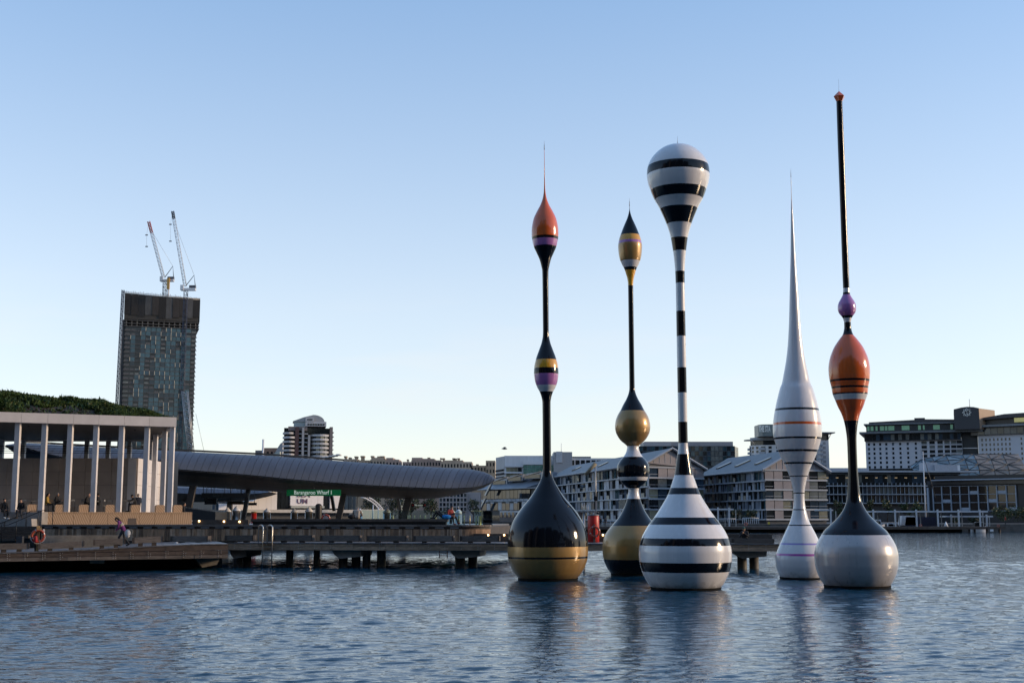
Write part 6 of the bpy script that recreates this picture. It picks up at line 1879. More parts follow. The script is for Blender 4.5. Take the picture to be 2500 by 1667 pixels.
for y in (1187, 1207.5, 1229): body(lb_, LB, LX(2010), LX(2345), -1.4, .5, LZ(y), LZ(y - 2.2), steel_lt, 'floor_band')
for q in range(12):
    pane(lb_, LB, LX(2018 + q * 24), LX(2024 + q * 24), LZ(1166.2), LZ(1165.4), .2, mat('ceiling_strip_light', (.5, .4, .25), .5, emit=(1, .7, .38), estr=.35), 'ceiling_light')

# ------------------------------------------------------------------ dark framed building at the right edge
RB0, RB1 = at(2276, 1190, 326), at(2478, 1183, 312)
RB = plane2((RB0.x, RB0.y), (RB1.x, RB1.y)); LR = RB.s(2478, 1185)
rb = thing('waterfront_building', 'dark glazed waterfront building with pale frame grid at the right edge', 'building', RB(LR / 2, 5, 1.4))
blackc = mat('black_cladding', (.012, .014, .018), .4, var=.2)
body(rb, RB, RB.s(2264, 1215), LR + 12, .5, 20, 1.4, RB.z(2380, 1182), blackc, 'core')
cx9 = [0.0] + [LR * k / 9 for k in range(1, 10)]
zt_, zb_ = RB.z(2380, 1186), RB.z(2380, 1247)
blank = {(4, 0), (7, 0), (1, 1), (6, 1), (3, 2), (8, 2)}
fr_m = mat('blue_white_frame', (.40, .44, .50), .45, var=.05)
for c in range(9):
    for r in range(3):
        z1 = zt_ - (zt_ - zb_) * r / 3; z0 = zt_ - (zt_ - zb_) * (r + 1) / 3
        pane(rb, RB, cx9[c] + .22, cx9[c + 1] - .02, z0 + .12, z1 - .02, .35, g_dark)
        if (c, r) in blank: pane(rb, RB, cx9[c] + .24, cx9[c + 1] - .04, z0 + .15, z0 + (z1 - z0) * .42, .1, fr_m, 'spandrel_panel')
for c in range(10): body(rb, RB, cx9[c], cx9[c] + .2, -.1, .45, zb_, zt_, fr_m, 'mullion')
for r in range(4):
    z1 = zt_ - (zt_ - zb_) * r / 3
    body(rb, RB, .205, LR, 0, .45, z1, z1 + .1, fr_m, 'transom')
body(rb, RB, RB.s(2264, 1215), RB.s(2268, 1215), -.2, .45, zb_, RB.z(2265, 1190), fr_m, 'end_panel')
body(rb, RB, LR + 3.5, LR + 3.75, -.1, .45, zb_, RB.z(2480, 1176), fr_m, 'mullion')
body(rb, RB, -1.2, LR + 12, -.6, 18, RB.z(2380, 1181.9), RB.z(2380, 1172), mat('dark_glass_storey', (.02, .027, .035), .25, var=.4, scale=.3), 'upper_storey')
body(rb, RB, RB.s(2282, 1170), LR + 12, -2.5, 18, RB.z(2380, 1171.9), RB.z(2380, 1169.5), fr_m, 'roof_edge')
body(rb, RB, RB.s(2287, 1160), LR + 12, -1.5, 18, RB.z(2380, 1169.4), RB.z(2380, 1160), blackc, 'roof_storey')
body(rb, RB, 0, LR + 12, .1, .49, 1.45, zb_ - .05, blackc, 'ground_floor')

# ------------------------------------------------------------------ aquarium hall under the ferry roof
AQ = Plane((at(720, 1230, 232).x, 232), R(36))
aq = thing('aquarium_building', 'white aquarium hall with purple lettering seen under the ferry roof', 'building', AQ(AQ.s(720, 1230), 8, 1.4))
QX = lambda px: AQ.s(px, 1220); QZ = lambda py: AQ.z(720, py)
wpan = mat('white_wall_panel', (.74, .71, .70), .6, var=.05, scale=.3)
body(aq, AQ, QX(600), QX(860), 1.0, 25, 1.4, QZ(1188), mat('aquarium_core', (.03, .035, .045), .5), 'core')
for a, b, y0, y1 in ((709.5, 790, 1234, 1180), (806.5, 832, 1240, 1180), (535, 600, 1245, 1230)):
    n = max(1, int((b - a) / 13))
    for k in range(n):
        mb = MB(AQ); j = random.uniform(-.02, .02); mb.box(QX(a + (b - a) * k / n) + .01, QX(a + (b - a) * (k + 1) / n) - .01, .1 + j, .5, QZ(y0), QZ(y1)); mb.obj('wall_panel', wpan, aq)
sl = [(600, 1232), (615, 1219), (632, 1208), (650, 1200.5), (664, 1198), (677, 1196)]
for (x0_, y0_), (x1_, y1_) in zip(sl, sl[1:]):
    mb = MB(AQ); mb.prism([(QX(x0_) + .01, QZ(1246)), (QX(x1_) - .01, QZ(1246)), (QX(x1_) - .01, QZ(y1_)), (QX(x0_) + .01, QZ(y0_))], .1, .5); mb.obj('wall_panel', wpan, aq)
mb = MB(AQ); prev = None
rl = [(584, 1222), (596, 1215), (610, 1207), (628, 1199.5), (648, 1195), (680, 1193)]
for (x0_, y0_), (x1_, y1_) in zip(rl, rl[1:]):
    mb.prism([(QX(x0_), QZ(y0_ + 3)), (QX(x1_), QZ(y1_ + 3)), (QX(x1_), QZ(y1_ - 1)), (QX(x0_), QZ(y0_ - 1))], -6, 10)
mb.obj('swept_roof', mat('aquarium_roof', (.45, .52, .62), .5, var=.05), aq)
for a, b in ((677.5, 709), (790.5, 806), (835, 872)):
    n = int((b - a) / 8) or 1
    for k in range(n): pane(aq, AQ, QX(a + (b - a) * k / n) + .04, QX(a + (b - a) * (k + 1) / n) - .04, QZ(1243), QZ(1190), .4, g_dark if a < 830 else g_blue)
body(aq, AQ, QX(600), QX(896), -.6, .05, QZ(1251), QZ(1243.5), mat('cream_parapet', (.5, .48, .44), .7, var=.08), 'parapet')
body(aq, AQ, QX(709), QX(790), -.4, .05, QZ(1239.5), QZ(1234.5), mat('sage_band', (.36, .38, .34), .6), 'sign_band')
for k in range(9): pane(aq, AQ, QX(520 + k * 8), QX(527 + k * 8), QZ(1246), QZ(1226), .3, g_blue)
pm = mat('purple_letters', (.10, .045, .11), .5, var=0)
lettering('SEA', 1.25, pm, aq, AQ(QX(741), .03, QZ(1207.5)), AQ.yaw, width=QX(757.5) - QX(725.5), bold=.015, ext=.03)
lettering('UM', 1.2, pm, aq, AQ(QX(738.5), .03, QZ(1223.5)), AQ.yaw, width=QX(751) - QX(726), bold=.015, ext=.03)
# white curved lattice
ar = thing('white_arch', 'white curved lattice arch right of the aquarium hall', 'arch', AQ(QX(880), -6, 1.4))
arcq = [(848, 1209), (860, 1212.5), (872, 1219), (883, 1228), (892, 1238), (897, 1246)]
for off, nm in ((0, 'outer_chord'), (6.5, 'inner_chord')):
    mb = MB(AQ); mb.tube([(QX(x - off * .8), -6, QZ(y + off * .6)) for x, y in arcq], .12, 5); mb.obj(nm, white_cl, ar)
mb = MB(AQ)
for k in range(16):
    f = k / 15 * 5; i = min(int(f), 4); d = f - i
    x = arcq[i][0] * (1 - d) + arcq[i + 1][0] * d; y = arcq[i][1] * (1 - d) + arcq[i + 1][1] * d
    mb.tube([(QX(x), -6, QZ(y)), (QX(x - 5.2), -6, QZ(y + 3.9))], .07, 4)
mb.obj('lattice_rungs', white_cl, ar, kind='stuff')
mb = MB(AQ); mb.box(QX(836), QX(896), -7, -5, 1.2, QZ(1243)); mb.obj('deck_house', MATS['cream_parapet'], ar)
# pale apartments between the trees under the roof end
PA = Plane((0, 400), 0)
pa = thing('apartment_building', 'pale apartment building behind trees under the tip of the ferry roof', 'building', PA(PA.s(1115, 1220), 6, 1.4))
facade(pa, PA, PA.s(1072, 1220), PA.s(1140, 1220), PA.z(1110, 1248), PA.z(1110, 1203), 8, 4, .72, .72, mat('pinkish_render', (.42, .36, .34), .7, var=.08), lambda c, r: [g_dark, g_pale, g_blue][(c + r * 2) % 3], 0, .5)
body(pa, PA, PA.s(1072, 1220), PA.s(1140, 1220), .6, 12, 1.4, PA.z(1110, 1203.2), MATS['pinkish_render'], 'core')
body(pa, PA, PA.s(1136, 1220), PA.s(1172, 1220), 1, 12, 1.4, PA.z(1150, 1201), MATS['pinkish_render'], 'right_block')

# ------------------------------------------------------------------ trees
bark = mat('bark', (.05, .04, .03), .9, var=.3)
leafs = {'dark': [mat('leaf_dark_a', (.016, .028, .012), .6, var=.3), mat('leaf_dark_b', (.028, .042, .016), .6, var=.3)],
         'green': [mat('leaf_mid_a', (.028, .045, .014), .6, var=.3), mat('leaf_mid_b', (.05, .068, .02), .6, var=.3)]}
def tree(px, pyt, Y, wpx, label, tone='dark', seed=0, n=620, base=1.4, grp=None):
    rr = random.Random(seed * 31 + int(px))
    q = at(px, pyt, Y); hgt = q.z - base; rad_ = wpx * Y / F / 2
    g = thing('tree', label, 'tree', (q.x, Y, base), grp)
    mb = MB()
    mb.tube([(q.x, Y, base), (q.x + .1, Y, base + hgt * .35), (q.x, Y, base + hgt * .7)], [.05 * hgt * .5, .04 * hgt * .5, .015 * hgt], 7)
    for k in range(5):
        a = rr.uniform(0, 6.28); mb.tube([(q.x, Y, base + hgt * .35), (q.x + math.cos(a) * rad_ * .6, Y + math.sin(a) * rad_ * .6, base + hgt * rr.uniform(.55, .8))], [.02 * hgt * .6, .008 * hgt], 5)
    mb.obj('trunk', bark, g)
    mb = MB()
    cl_ = [(rr.uniform(-.62, .62) * rad_, rr.uniform(-.62, .62) * rad_, hgt * rr.uniform(.38, .86), rr.uniform(.28, .5) * rad_) for _ in range(13)]
    sz = max(.16, 2.6 * Y / F)
    for k in range(n):
        cx_, cy_, cz_, cr_ = rr.choice(cl_)
        v = Vector((rr.gauss(0, 1), rr.gauss(0, 1), rr.gauss(0, 1))).normalized() * cr_ * rr.random() ** .4
        c = Vector((q.x + cx_ + v.x, Y + cy_ + v.y, base + min(hgt * 1.0, max(hgt * .22, cz_ + v.z * .9))))
        u_ = Vector((rr.gauss(0, 1), rr.gauss(0, 1), rr.gauss(0, 1))).normalized(); w_ = u_.cross(Vector((rr.gauss(0, 1), rr.gauss(0, 1), rr.gauss(0, 1)))).normalized()
        s_ = sz * rr.uniform(.5, 1.2)
        mb.face([c + u_ * s_, c + w_ * s_ * .6, c - u_ * s_, c - w_ * s_ * .6], 0 if rr.random() < .6 else 1)
    mb.obj('crown', leafs[tone], g)
for k, (px, py, Y, w_, d, tone) in enumerate((
    (905, 1206, 250, 62, 'dark tree mass behind the white arch', 'dark'), (955, 1204, 262, 66, 'dark broad tree between the slanted supports', 'dark'), (1003, 1207, 270, 62, 'dark tree behind the No entry sign', 'green'), (1052, 1208, 276, 64, 'bushy green tree left of the pale apartments', 'green'),
    (1155, 1216, 300, 50, 'dark tree right of the pale apartments', 'dark'), (1100, 1232, 290, 50, 'low dark tree in front of the pale apartments', 'dark'),
    (2452, 1236, 268, 66, 'dense dark tree at the right end of the quay, left one', 'green'), (2502, 1238, 266, 60, 'dense dark tree cut by the right picture edge', 'green'),
    (2045, 1214, 372, 30, 'feathery tree before the glazed building, just right of the white spindle', 'green'), (2082, 1216, 372, 26, 'small tree beside the orange-bulb sculpture stem, left side', 'green'), (2126, 1214, 372, 26, 'small tree beside the orange-bulb sculpture stem, right side', 'green'),
    (2164, 1212, 372, 34, 'feathery tree left of the sailing mast', 'green'), (2208, 1222, 372, 30, 'low bushy tree nearest the sailing mast', 'green'), (2238, 1221, 371, 32, 'low bushy tree touching the dark framed building', 'green'),
    (1800, 1241, 280, 40, 'very dark rounded bush beside the louvred wharf apartments', 'dark'), (1832, 1244, 281, 30, 'smaller dark bush right of the rounded one', 'dark'), (2330, 1262, 272, 30, 'dim tree under the marina canopy', 'dark'), (2375, 1262, 272, 30, 'dim tree under the right part of the marina canopy', 'dark'))):
    tree(px, py, Y, w_, d, tone, k, n=900 if w_ > 50 else 520, grp='trees along the far shore')

# ------------------------------------------------------------------ marina jetty, canopies, boats on the right
JP = Plane((0, 243), 0)
jt = thing('jetty', 'long low timber jetty across the far right water', None, JP(JP.s(2000, 1290), 3, 0)); jt['kind'] = 'structure'
jz1, jz0 = JP.z(2000, 1285), JP.z(2000, 1291.5)
for r, (za_, zb__) in enumerate(((jz1, (jz1 + jz0) / 2 + .02), ((jz1 + jz0) / 2 - .02, jz0))):
    for k in range(22):
        a = 1400 + k * 48
        mb = MB(JP); mb.box(JP.s(a, 1288) + .02, JP.s(a + 48, 1288) - .02, random.uniform(-.02, .02), .3, zb__, za_); mb.obj('plank', wood_brown, jt)
mb = MB(JP); mb.box(JP.s(1400, 1288), JP.s(2455, 1288), .31, 10, jz0 + .05, jz1 - .02); mb.obj('deck_frame', wood_dark, jt)
mb = MB(JP); mb.box(JP.s(1400, 1288), JP.s(2360, 1288), 2.5, 3, -.5, jz0 + .04); mb.obj('shadow_beam', dark_void, jt)  # dark strip standing in for the shade under the jetty
for px in (2372, 2385, 2415, 2446):
    mb = MB(JP); s_ = JP.s(px, 1294); mb.lathe([(.22, -1), (.22, jz0 + .04)], 8, (s_, 1.2, 0)); mb.obj('pile', wood_dark, jt)
canopy_m = mat('canopy_white', (.50, .52, .55), .5, var=.05)
def canopy(label, px0, px1, py, posts, Y, pb=1285):
    pl = Plane((0, Y), 0)
    g = thing('marina_canopy', label, 'canopy', pl(pl.s((px0 + px1) / 2, py), 1, jz1), 'thin white canopies on the jetty')
    zz = pl.z((px0 + px1) / 2, py)
    mb = MB(pl); mb.box(pl.s(px0, py), pl.s(px1, py), 0, 4, zz - .28, zz); mb.obj('roof_plate', canopy_m, g)
    for px in posts:
        s_ = pl.s(px, 1265); mb = MB(pl); mb.box(s_ - .14, s_ + .14, -.31, -.03, jz1 - .02, zz + .25); mb.obj('post', canopy_m, g)
        mb = MB(pl); mb.box(s_ + 1.9, s_ + 2.05, 3.6, 3.75, jz1 - .02, zz - .3); mb.obj('rear_post', galv, g)
canopy('long thin marina canopy on evenly spaced white posts by the moored boats', 2125, 2412, 1246.5, (2132, 2185, 2237, 2289, 2340, 2392), 246)
canopy('lower marina canopy behind the long one, at its right', 2311, 2424, 1258.5, (2322, 2408), 252)
canopy('small canopy with one thick post in front of the louvred apartments', 1733, 1791, 1241, (1753, 1780), 250)
canopy('small canopy at the foot of the louvred gable, right of the white spindle', 2000, 2034, 1243, (2028,), 250)
def rail(label, px0, px1, y0, y1, Y, n):
    pl = Plane((0, Y), 0); g = thing('railing', label, 'railing', pl(pl.s(px0, y1), 0, jz1), 'pale railings on the jetty')
    mb = MB(pl); mb.tube([(pl.s(px0, y0), 0, pl.z(px0, y0)), (pl.s(px1, y0), 0, pl.z(px1, y0))], .07, 4); mb.obj('top_rail', canopy_m, g)
    for k in range(n):
        px = px0 + (px1 - px0) * k / (n - 1); mb = MB(pl); s_ = pl.s(px, y0); mb.box(s_ - .05, s_ + .05, -.05, .05, pl.z(px, y1), pl.z(px, y0)); mb.obj('baluster', canopy_m, g)
rail('pale railing below the small thick-posted canopy', 1755, 1796, 1266, 1274, 246, 9)
rail('pale railing at the right foot of the louvred side', 1813, 1852, 1264, 1278, 246, 9)
rail('pale gangway railing left of the thin posts', 1470, 1560, 1272, 1281, 262, 10)
lifebuoy('tiny orange lifebuoy on the jetty by the louvred apartments', Plane((0, 242.5), 0), 1821, 1279, 4.2, 0)
lifebuoy('tiny orange lifebuoy on the jetty near the covered motor boat', Plane((0, 242.5), 0), 2247, 1282, 3.2, 0)
lifebuoy('tiny red lifebuoy at the right end of the jetty', Plane((0, 242.5), 0), 2437, 1283, 3.4, 0)
pl = JP; mb = MB(JP); mb.box(JP.s(2417, 1294), JP.s(2425, 1294), -.12, -.03, JP.z(2420, 1297), JP.z(2420, 1291.5)); tag(mb.obj('notice_board', white_m), 'small white notice on the end of the jetty', 'notice')
mb = MB(JP); mb.lathe([(.45, 0), (.05, .95)], 10, (JP.s(2316, 1280), 1.5, jz1)); tag(mb.obj('white_cone', white_m), 'small white cone marker on the jetty', 'cone')
mb = MB(JP); mb.box(JP.s(1878, 1278), JP.s(1882.5, 1278), 1, 1.3, JP.z(1880, 1279.5), JP.z(1880, 1274)); tag(mb.obj('yellow_box', mat('yellow_box', (.55, .42, .05), .5)), 'small yellow box on the jetty rail by the white spindle', 'box')

def boat(label, px0, px1, Y, hull_m, cab, cab_m, sheer=.9, z0=0.05, mast=None, grp='boats moored at the marina'):
    a, b = at(px0, 1280, Y).x, at(px1, 1280, Y).x; L_ = b - a; bw = L_ * .15
    g = thing('boat', label, 'boat', ((a + b) / 2, Y, 0), grp)
    V_ = []; n = 9
    mb = MB(); prev = None
    for k in range(n):
        f = k / (n - 1); w_ = bw * (1 - (max(0, f - .45) / .55) ** 2.2) * (.85 + .15 * min(1, f * 4)); zt = z0 + sheer * (1 + .35 * f * f)
        x = a + L_ * f
        sec = [Vector((x, Y - w_, zt)), Vector((x - L_ * .02 * f, Y - w_ * .75, z0 - .2)), Vector((x - L_ * .02 * f, Y + w_ * .75, z0 - .2)), Vector((x, Y + w_, zt))]
        if prev:
            for q in range(3): mb.face([prev[q], sec[q], sec[q + 1], prev[q + 1]], 0, True)
            mb.face([prev[3], sec[3], sec[0], prev[0]])
        else: mb.face(sec)
        prev = sec
    mb.obj('hull', hull_m, g)
    for (f0, f1, h0, h1, m) in cab:
        mb = MB(); xa, xb = a + L_ * f0, a + L_ * f1
        mb.prism([(xa, z0 + sheer + h0), (xb, z0 + sheer + h0), (xb - L_ * .06, z0 + sheer + h1), (xa + L_ * .03, z0 + sheer + h1)], Y - bw * .7, Y + bw * .7); mb.obj('cabin' if m is not g_dark else 'cabin_window', m, g)
    if mast:
        px, pyt = mast; q = at(px, pyt, Y)
        mb = MB(); mb.tube([(q.x, Y, z0 + sheer), (q.x, Y, q.z)], [.16, .08], 7); mb.obj('mast', white_cl, g)
    return g
navy = mat('navy_cover', (.012, .015, .045), .6, var=.2)
bt = boat('dark navy covered yacht with a tall white mast, right of the orange-bulb sculpture', 2196, 2312, 254, navy, [(.08, .78, 0, 1.9, navy), (.0, .35, .3, 2.15, white_cl)], navy, 1.0, mast=(2253, 1101))
q0, q1 = at(2256, 1116, 254), at(2284, 1215, 254)
mb = MB(); mb.tube([q0, q1], .07, 4); mb.obj('furled_stay', black_m, bt)
mb = MB(); mb.tube([at(2250, 1248, 254) + Vector((0, 0, 0)), at(2268, 1248, 254)], .07, 4); mb.obj('spreader', white_cl, bt)
boat('white motor cruiser partly hidden by the grey ball sculpture', 2120, 2160, 256, white_m, [(.15, .8, 0, 1.3, white_cl), (.2, .75, .4, 1.0, g_dark)], white_m, 1.1)
boat('small white motor boat left of the covered yacht', 2160, 2190, 255, white_m, [(.2, .75, 0, .9, white_cl), (.25, .7, .3, .7, g_dark)], white_m, .8)
boat('low grey motor boat under the right canopy', 2370, 2412, 256, white_m, [(.2, .8, 0, .9, g_dark), (.25, .75, .9, 1.0, white_cl)], white_m, .9)
boat('white moored boat glimpsed under the ferry roof, left of the steel pile', 885, 935, 190, white_m, [(.2, .8, 0, 1.1, white_cl), (.25, .75, .3, .8, g_dark)], white_m, 1.2, mast=(911, 1232))
boat('white moored boat glimpsed under the ferry roof, nearer the slanted support', 926, 985, 196, white_m, [(.2, .7, 0, 1.0, white_cl), (.25, .65, .3, .7, g_dark)], white_m, 1.2, mast=(924, 1238))
boat('white moored boat behind the glass fence', 985, 1050, 205, white_m, [(.2, .7, 0, 1.1, white_cl), (.25, .65, .3, .8, g_dark)], white_m, 1.3)
mb = MB(); q = at(540, 1262, 140); mb.prism([(at(430, 1246, 112).x, at(430, 1236, 112).z), (at(526, 1249, 112).x, at(526, 1249, 112).z), (at(526, 1249, 112).x, 1.0), (at(430, 1246, 112).x, 1.0)], 112, 118); tag(mb.obj('gangway_shed', mat('dark_shed', (.018, .02, .022), .6, var=.2)), 'dark sloping gangway housing right of the sandstone plinth', 'gangway')
# ------------------------------------------------------------------ city towers behind the photographer, mirrored in the gloss paint; row widened to block sky
qb = MB(); qb.prism_h([(-400, -6), (450, -6), (450, -500), (-400, -500)], -2, 1.4); o = qb.obj('promenade', mat('promenade_paving', (.22, .2, .18), .8, var=.15, scale=.5)); o['kind'] = 'structure'
tmat = bpy.data.materials.new('office_tower_glass'); tmat.use_nodes = True
N_, L_ = tmat.node_tree.nodes, tmat.node_tree.links
b_ = N_['Principled BSDF']; b_.inputs['Roughness'].default_value = .2
br = N_.new('ShaderNodeTexBrick'); br.inputs['Scale'].default_value = 1; br.offset = 0; br.inputs['Brick Width'].default_value = 3; br.inputs['Row Height'].default_value = 3.6; br.inputs['Mortar Size'].default_value = .22
br.inputs['Color1'].default_value = (.02, .028, .034, 1); br.inputs['Color2'].default_value = (.04, .05, .055, 1); br.inputs['Mortar'].default_value = (.26, .24, .22, 1)
ge = N_.new('ShaderNodeNewGeometry'); sx_ = N_.new('ShaderNodeSeparateXYZ'); ad = N_.new('ShaderNodeMath'); cb_ = N_.new('ShaderNodeCombineXYZ')
L_.new(ge.outputs['Position'], sx_.inputs[0]); L_.new(sx_.outputs['X'], ad.inputs[0]); L_.new(sx_.outputs['Y'], ad.inputs[1]); L_.new(ad.outputs[0], cb_.inputs['X']); L_.new(sx_.outputs['Z'], cb_.inputs['Y'])
L_.new(cb_.outputs[0], br.inputs['Vector']); L_.new(br.outputs['Color'], b_.inputs['Base Color'])
for x0, x1, y0, y1, hgt, d in ((-310, -236, -70, -18, 100, 'far left, nearest the harbour'), (-228, -170, -100, -44, 120, 'second from the left'), (-164, -98, -130, -80, 140, 'third from the left, tallest'), (-92, -30, -150, -95, 125, 'left of the middle'), (-24, 40, -160, -100, 130, 'middle of the row'), (46, 104, -150, -95, 105, 'right of the middle'), (110, 160, -130, -85, 80, 'second from the right'), (168, 225, -110, -70, 62, 'third from the right'), (232, 300, -120, -70, 55, 'second from the far right'), (308, 420, -110, -60, 48, 'far right, lowest')):
    g = thing('office_tower', 'dark glass office tower behind the camera, ' + d, 'office tower', ((x0 + x1) / 2, (y0 + y1) / 2, 1.4), 'city towers behind the photographer')
    mb = MB(); mb.prism_h([(x0 + 5, y0), (x1 - 5, y0), (x1, y0 + 6), (x1, y1 - 8), (x1 - 8, y1), (x0 + 8, y1), (x0, y1 - 8), (x0, y0 + 6)], 1.4, hgt); mb.obj('shaft', tmat, g)
    mb = MB(); mb.box(x0 + 6, x1 - 6, y0 + 6, y1 - 6, hgt, hgt + 7); mb.obj('crown', trim, g)

hl = MB(); prev = None  # unseen hill, added to darken reflections in the far window panes
for k in range(15):
    x = 430 + k * 90; hgt = 52 + 16 * math.sin(k * .9) + 8 * math.sin(k * 2.3)
    ring_ = [Vector((x, -60 - k * 6, 1.2)), Vector((x, -110 - k * 6, hgt * .75)), Vector((x, -190 - k * 6, hgt)), Vector((x, -420, hgt * .6)), Vector((x, -520, 1.2))]
    if prev:
        for q in range(4): hl.face([prev[q], ring_[q], ring_[q + 1], prev[q + 1]], 0, True)
    prev = ring_
o = hl.obj('unseen_headland', mat('wooded_headland', (.03, .04, .022), .9, var=.5, scale=.08)); o['kind'] = 'structure'
# ------------------------------------------------------------------ people
skin_m = mat('skin', (.42, .25, .18), .55, var=.06)
skin_d = mat('skin_tanned', (.30, .17, .11), .55, var=.06)
CL = {}
def cloth(name, c):
    if name not in CL: CL[name] = mat('cloth_' + name, c, .85, var=.15, scale=6)
    return CL[name]
black_c = cloth('black', (.010, .010, .012)); char_c = cloth('charcoal', (.03, .03, .034)); navy_c = cloth('navy', (.012, .016, .03)); beige_c = cloth('beige', (.34, .30, .25)); purple_c = cloth('purple', (.12, .02, .12))
red_c = cloth('red', (.22, .025, .02)); blue_c = cloth('blue', (.01, .20, .50)); mustard_c = cloth('mustard', (.34, .22, .05)); grey_c = cloth('grey', (.16, .15, .15)); white_c = cloth('white', (.65, .65, .64)); teal_c = cloth('teal', (.03, .09, .07)); hair_b = cloth('dark_hair', (.012, .009, .007)); hair_g = cloth('grey_hair', (.22, .20, .19)); brownc = cloth('brown', (.06, .035, .02))

def capsule(mb, a, b, ra, rb, n=10):
    a, b = Vector(a), Vector(b); d = b - a; L = d.length
    if L < 1e-4: d = Vector((0, 0, 1)); L = 1e-4
    d.normalize()
    pts = [a - d * ra * .98, a - d * ra * .7, a - d * ra * .3, a, b, b + d * rb * .3, b + d * rb * .7, b + d * rb * .98]
    rs = [ra * .12, ra * .7, ra * .95, ra, rb, rb * .95, rb * .7, rb * .12]
    mb.tube(pts, rs, n)
def ellipsoid(mb, c, r, n=12, k=8):
    c = Vector(c); i = len(mb.v)
    for q in range(k + 1):
        t = math.pi * q / k; rr_ = max(math.sin(t), .02)
        for b in range(n):
            a = 2 * math.pi * b / n
            mb.v.append(c + Vector((r[0] * rr_ * math.cos(a), r[1] * rr_ * math.sin(a), -r[2] * math.cos(t))))
    for q in range(k):
        for b in range(n):
            d = (b + 1) % n
            mb.f.append((i + q * n + b, i + q * n + d, i + (q + 1) * n + d, i + (q + 1) * n + b)); mb.m.append(0); mb.sm.append(True)
    mb.f.append(tuple(i + b for b in reversed(range(n)))); mb.m.append(0); mb.sm.append(True)
    mb.f.append(tuple(i + k * n + b for b in range(n))); mb.m.append(0); mb.sm.append(True)

SEAT = dict(pel=(0, 0, .10), chest=(.03, 0, .42), neck=(.04, 0, .56), head=(.08, 0, .70), sh=[(.03, .18, .50), (.03, -.18, .50)], el=[(.07, .25, .24), (.07, -.25, .24)], wr=[(.30, .09, .14), (.30, -.09, .14)],
            hip=[(0, .09, .08), (0, -.09, .08)], kn=[(.43, .11, .10), (.43, -.11, .10)], an=[(.45, .12, -.34), (.45, -.12, -.34)], toe=[(.62, .13, -.40), (.62, -.13, -.40)])
STAND = dict(pel=(0, 0, .94), chest=(.0, 0, 1.26), neck=(.01, 0, 1.45), head=(.04, 0, 1.60), sh=[(0, .19, 1.40), (0, -.19, 1.40)], el=[(-.02, .25, 1.12), (-.02, -.25, 1.12)], wr=[(.08, .23, .87), (.08, -.23, .87)],
             hip=[(0, .09, .90), (0, -.09, .90)], kn=[(.03, .10, .49), (.03, -.10, .49)], an=[(-.01, .10, .08), (-.01, -.10, .08)], toe=[(.16, .12, .035), (.16, -.12, .035)])
WALK = dict(pel=(0, 0, .90), chest=(.16, 0, 1.18), neck=(.27, 0, 1.33), head=(.38, 0, 1.43), sh=[(.24, .18, 1.30), (.24, -.18, 1.30)], el=[(.22, .23, 1.03), (.20, -.23, 1.03)], wr=[(.36, .14, .86), (.34, -.16, .88)],
            hip=[(0, .09, .87), (0, -.09, .87)], kn=[(.20, .10, .47), (-.04, -.10, .46)], an=[(.16, .10, .08), (-.30, -.10, .14)], toe=[(.32, .11, .035), (-.18, -.11, .04)])
LIE = dict(pel=(0, 0, .11), chest=(.32, 0, .13), neck=(.50, 0, .17), head=(.64, 0, .24), sh=[(.44, .19, .14), (.44, -.19, .14)], el=[(.26, .30, .16), (.26, -.30, .16)], wr=[(.10, .10, .24), (.10, -.10, .24)],
           hip=[(-.03, .09, .11), (-.03, -.09, .11)], kn=[(-.28, .10, .46), (-.42, -.11, .44)], an=[(-.50, .11, .09), (-.62, -.12, .08)], toe=[(-.64, .12, .04), (-.78, -.13, .04)])
def mod(base, **kw):
    d = dict(base); d.update(kw); return d

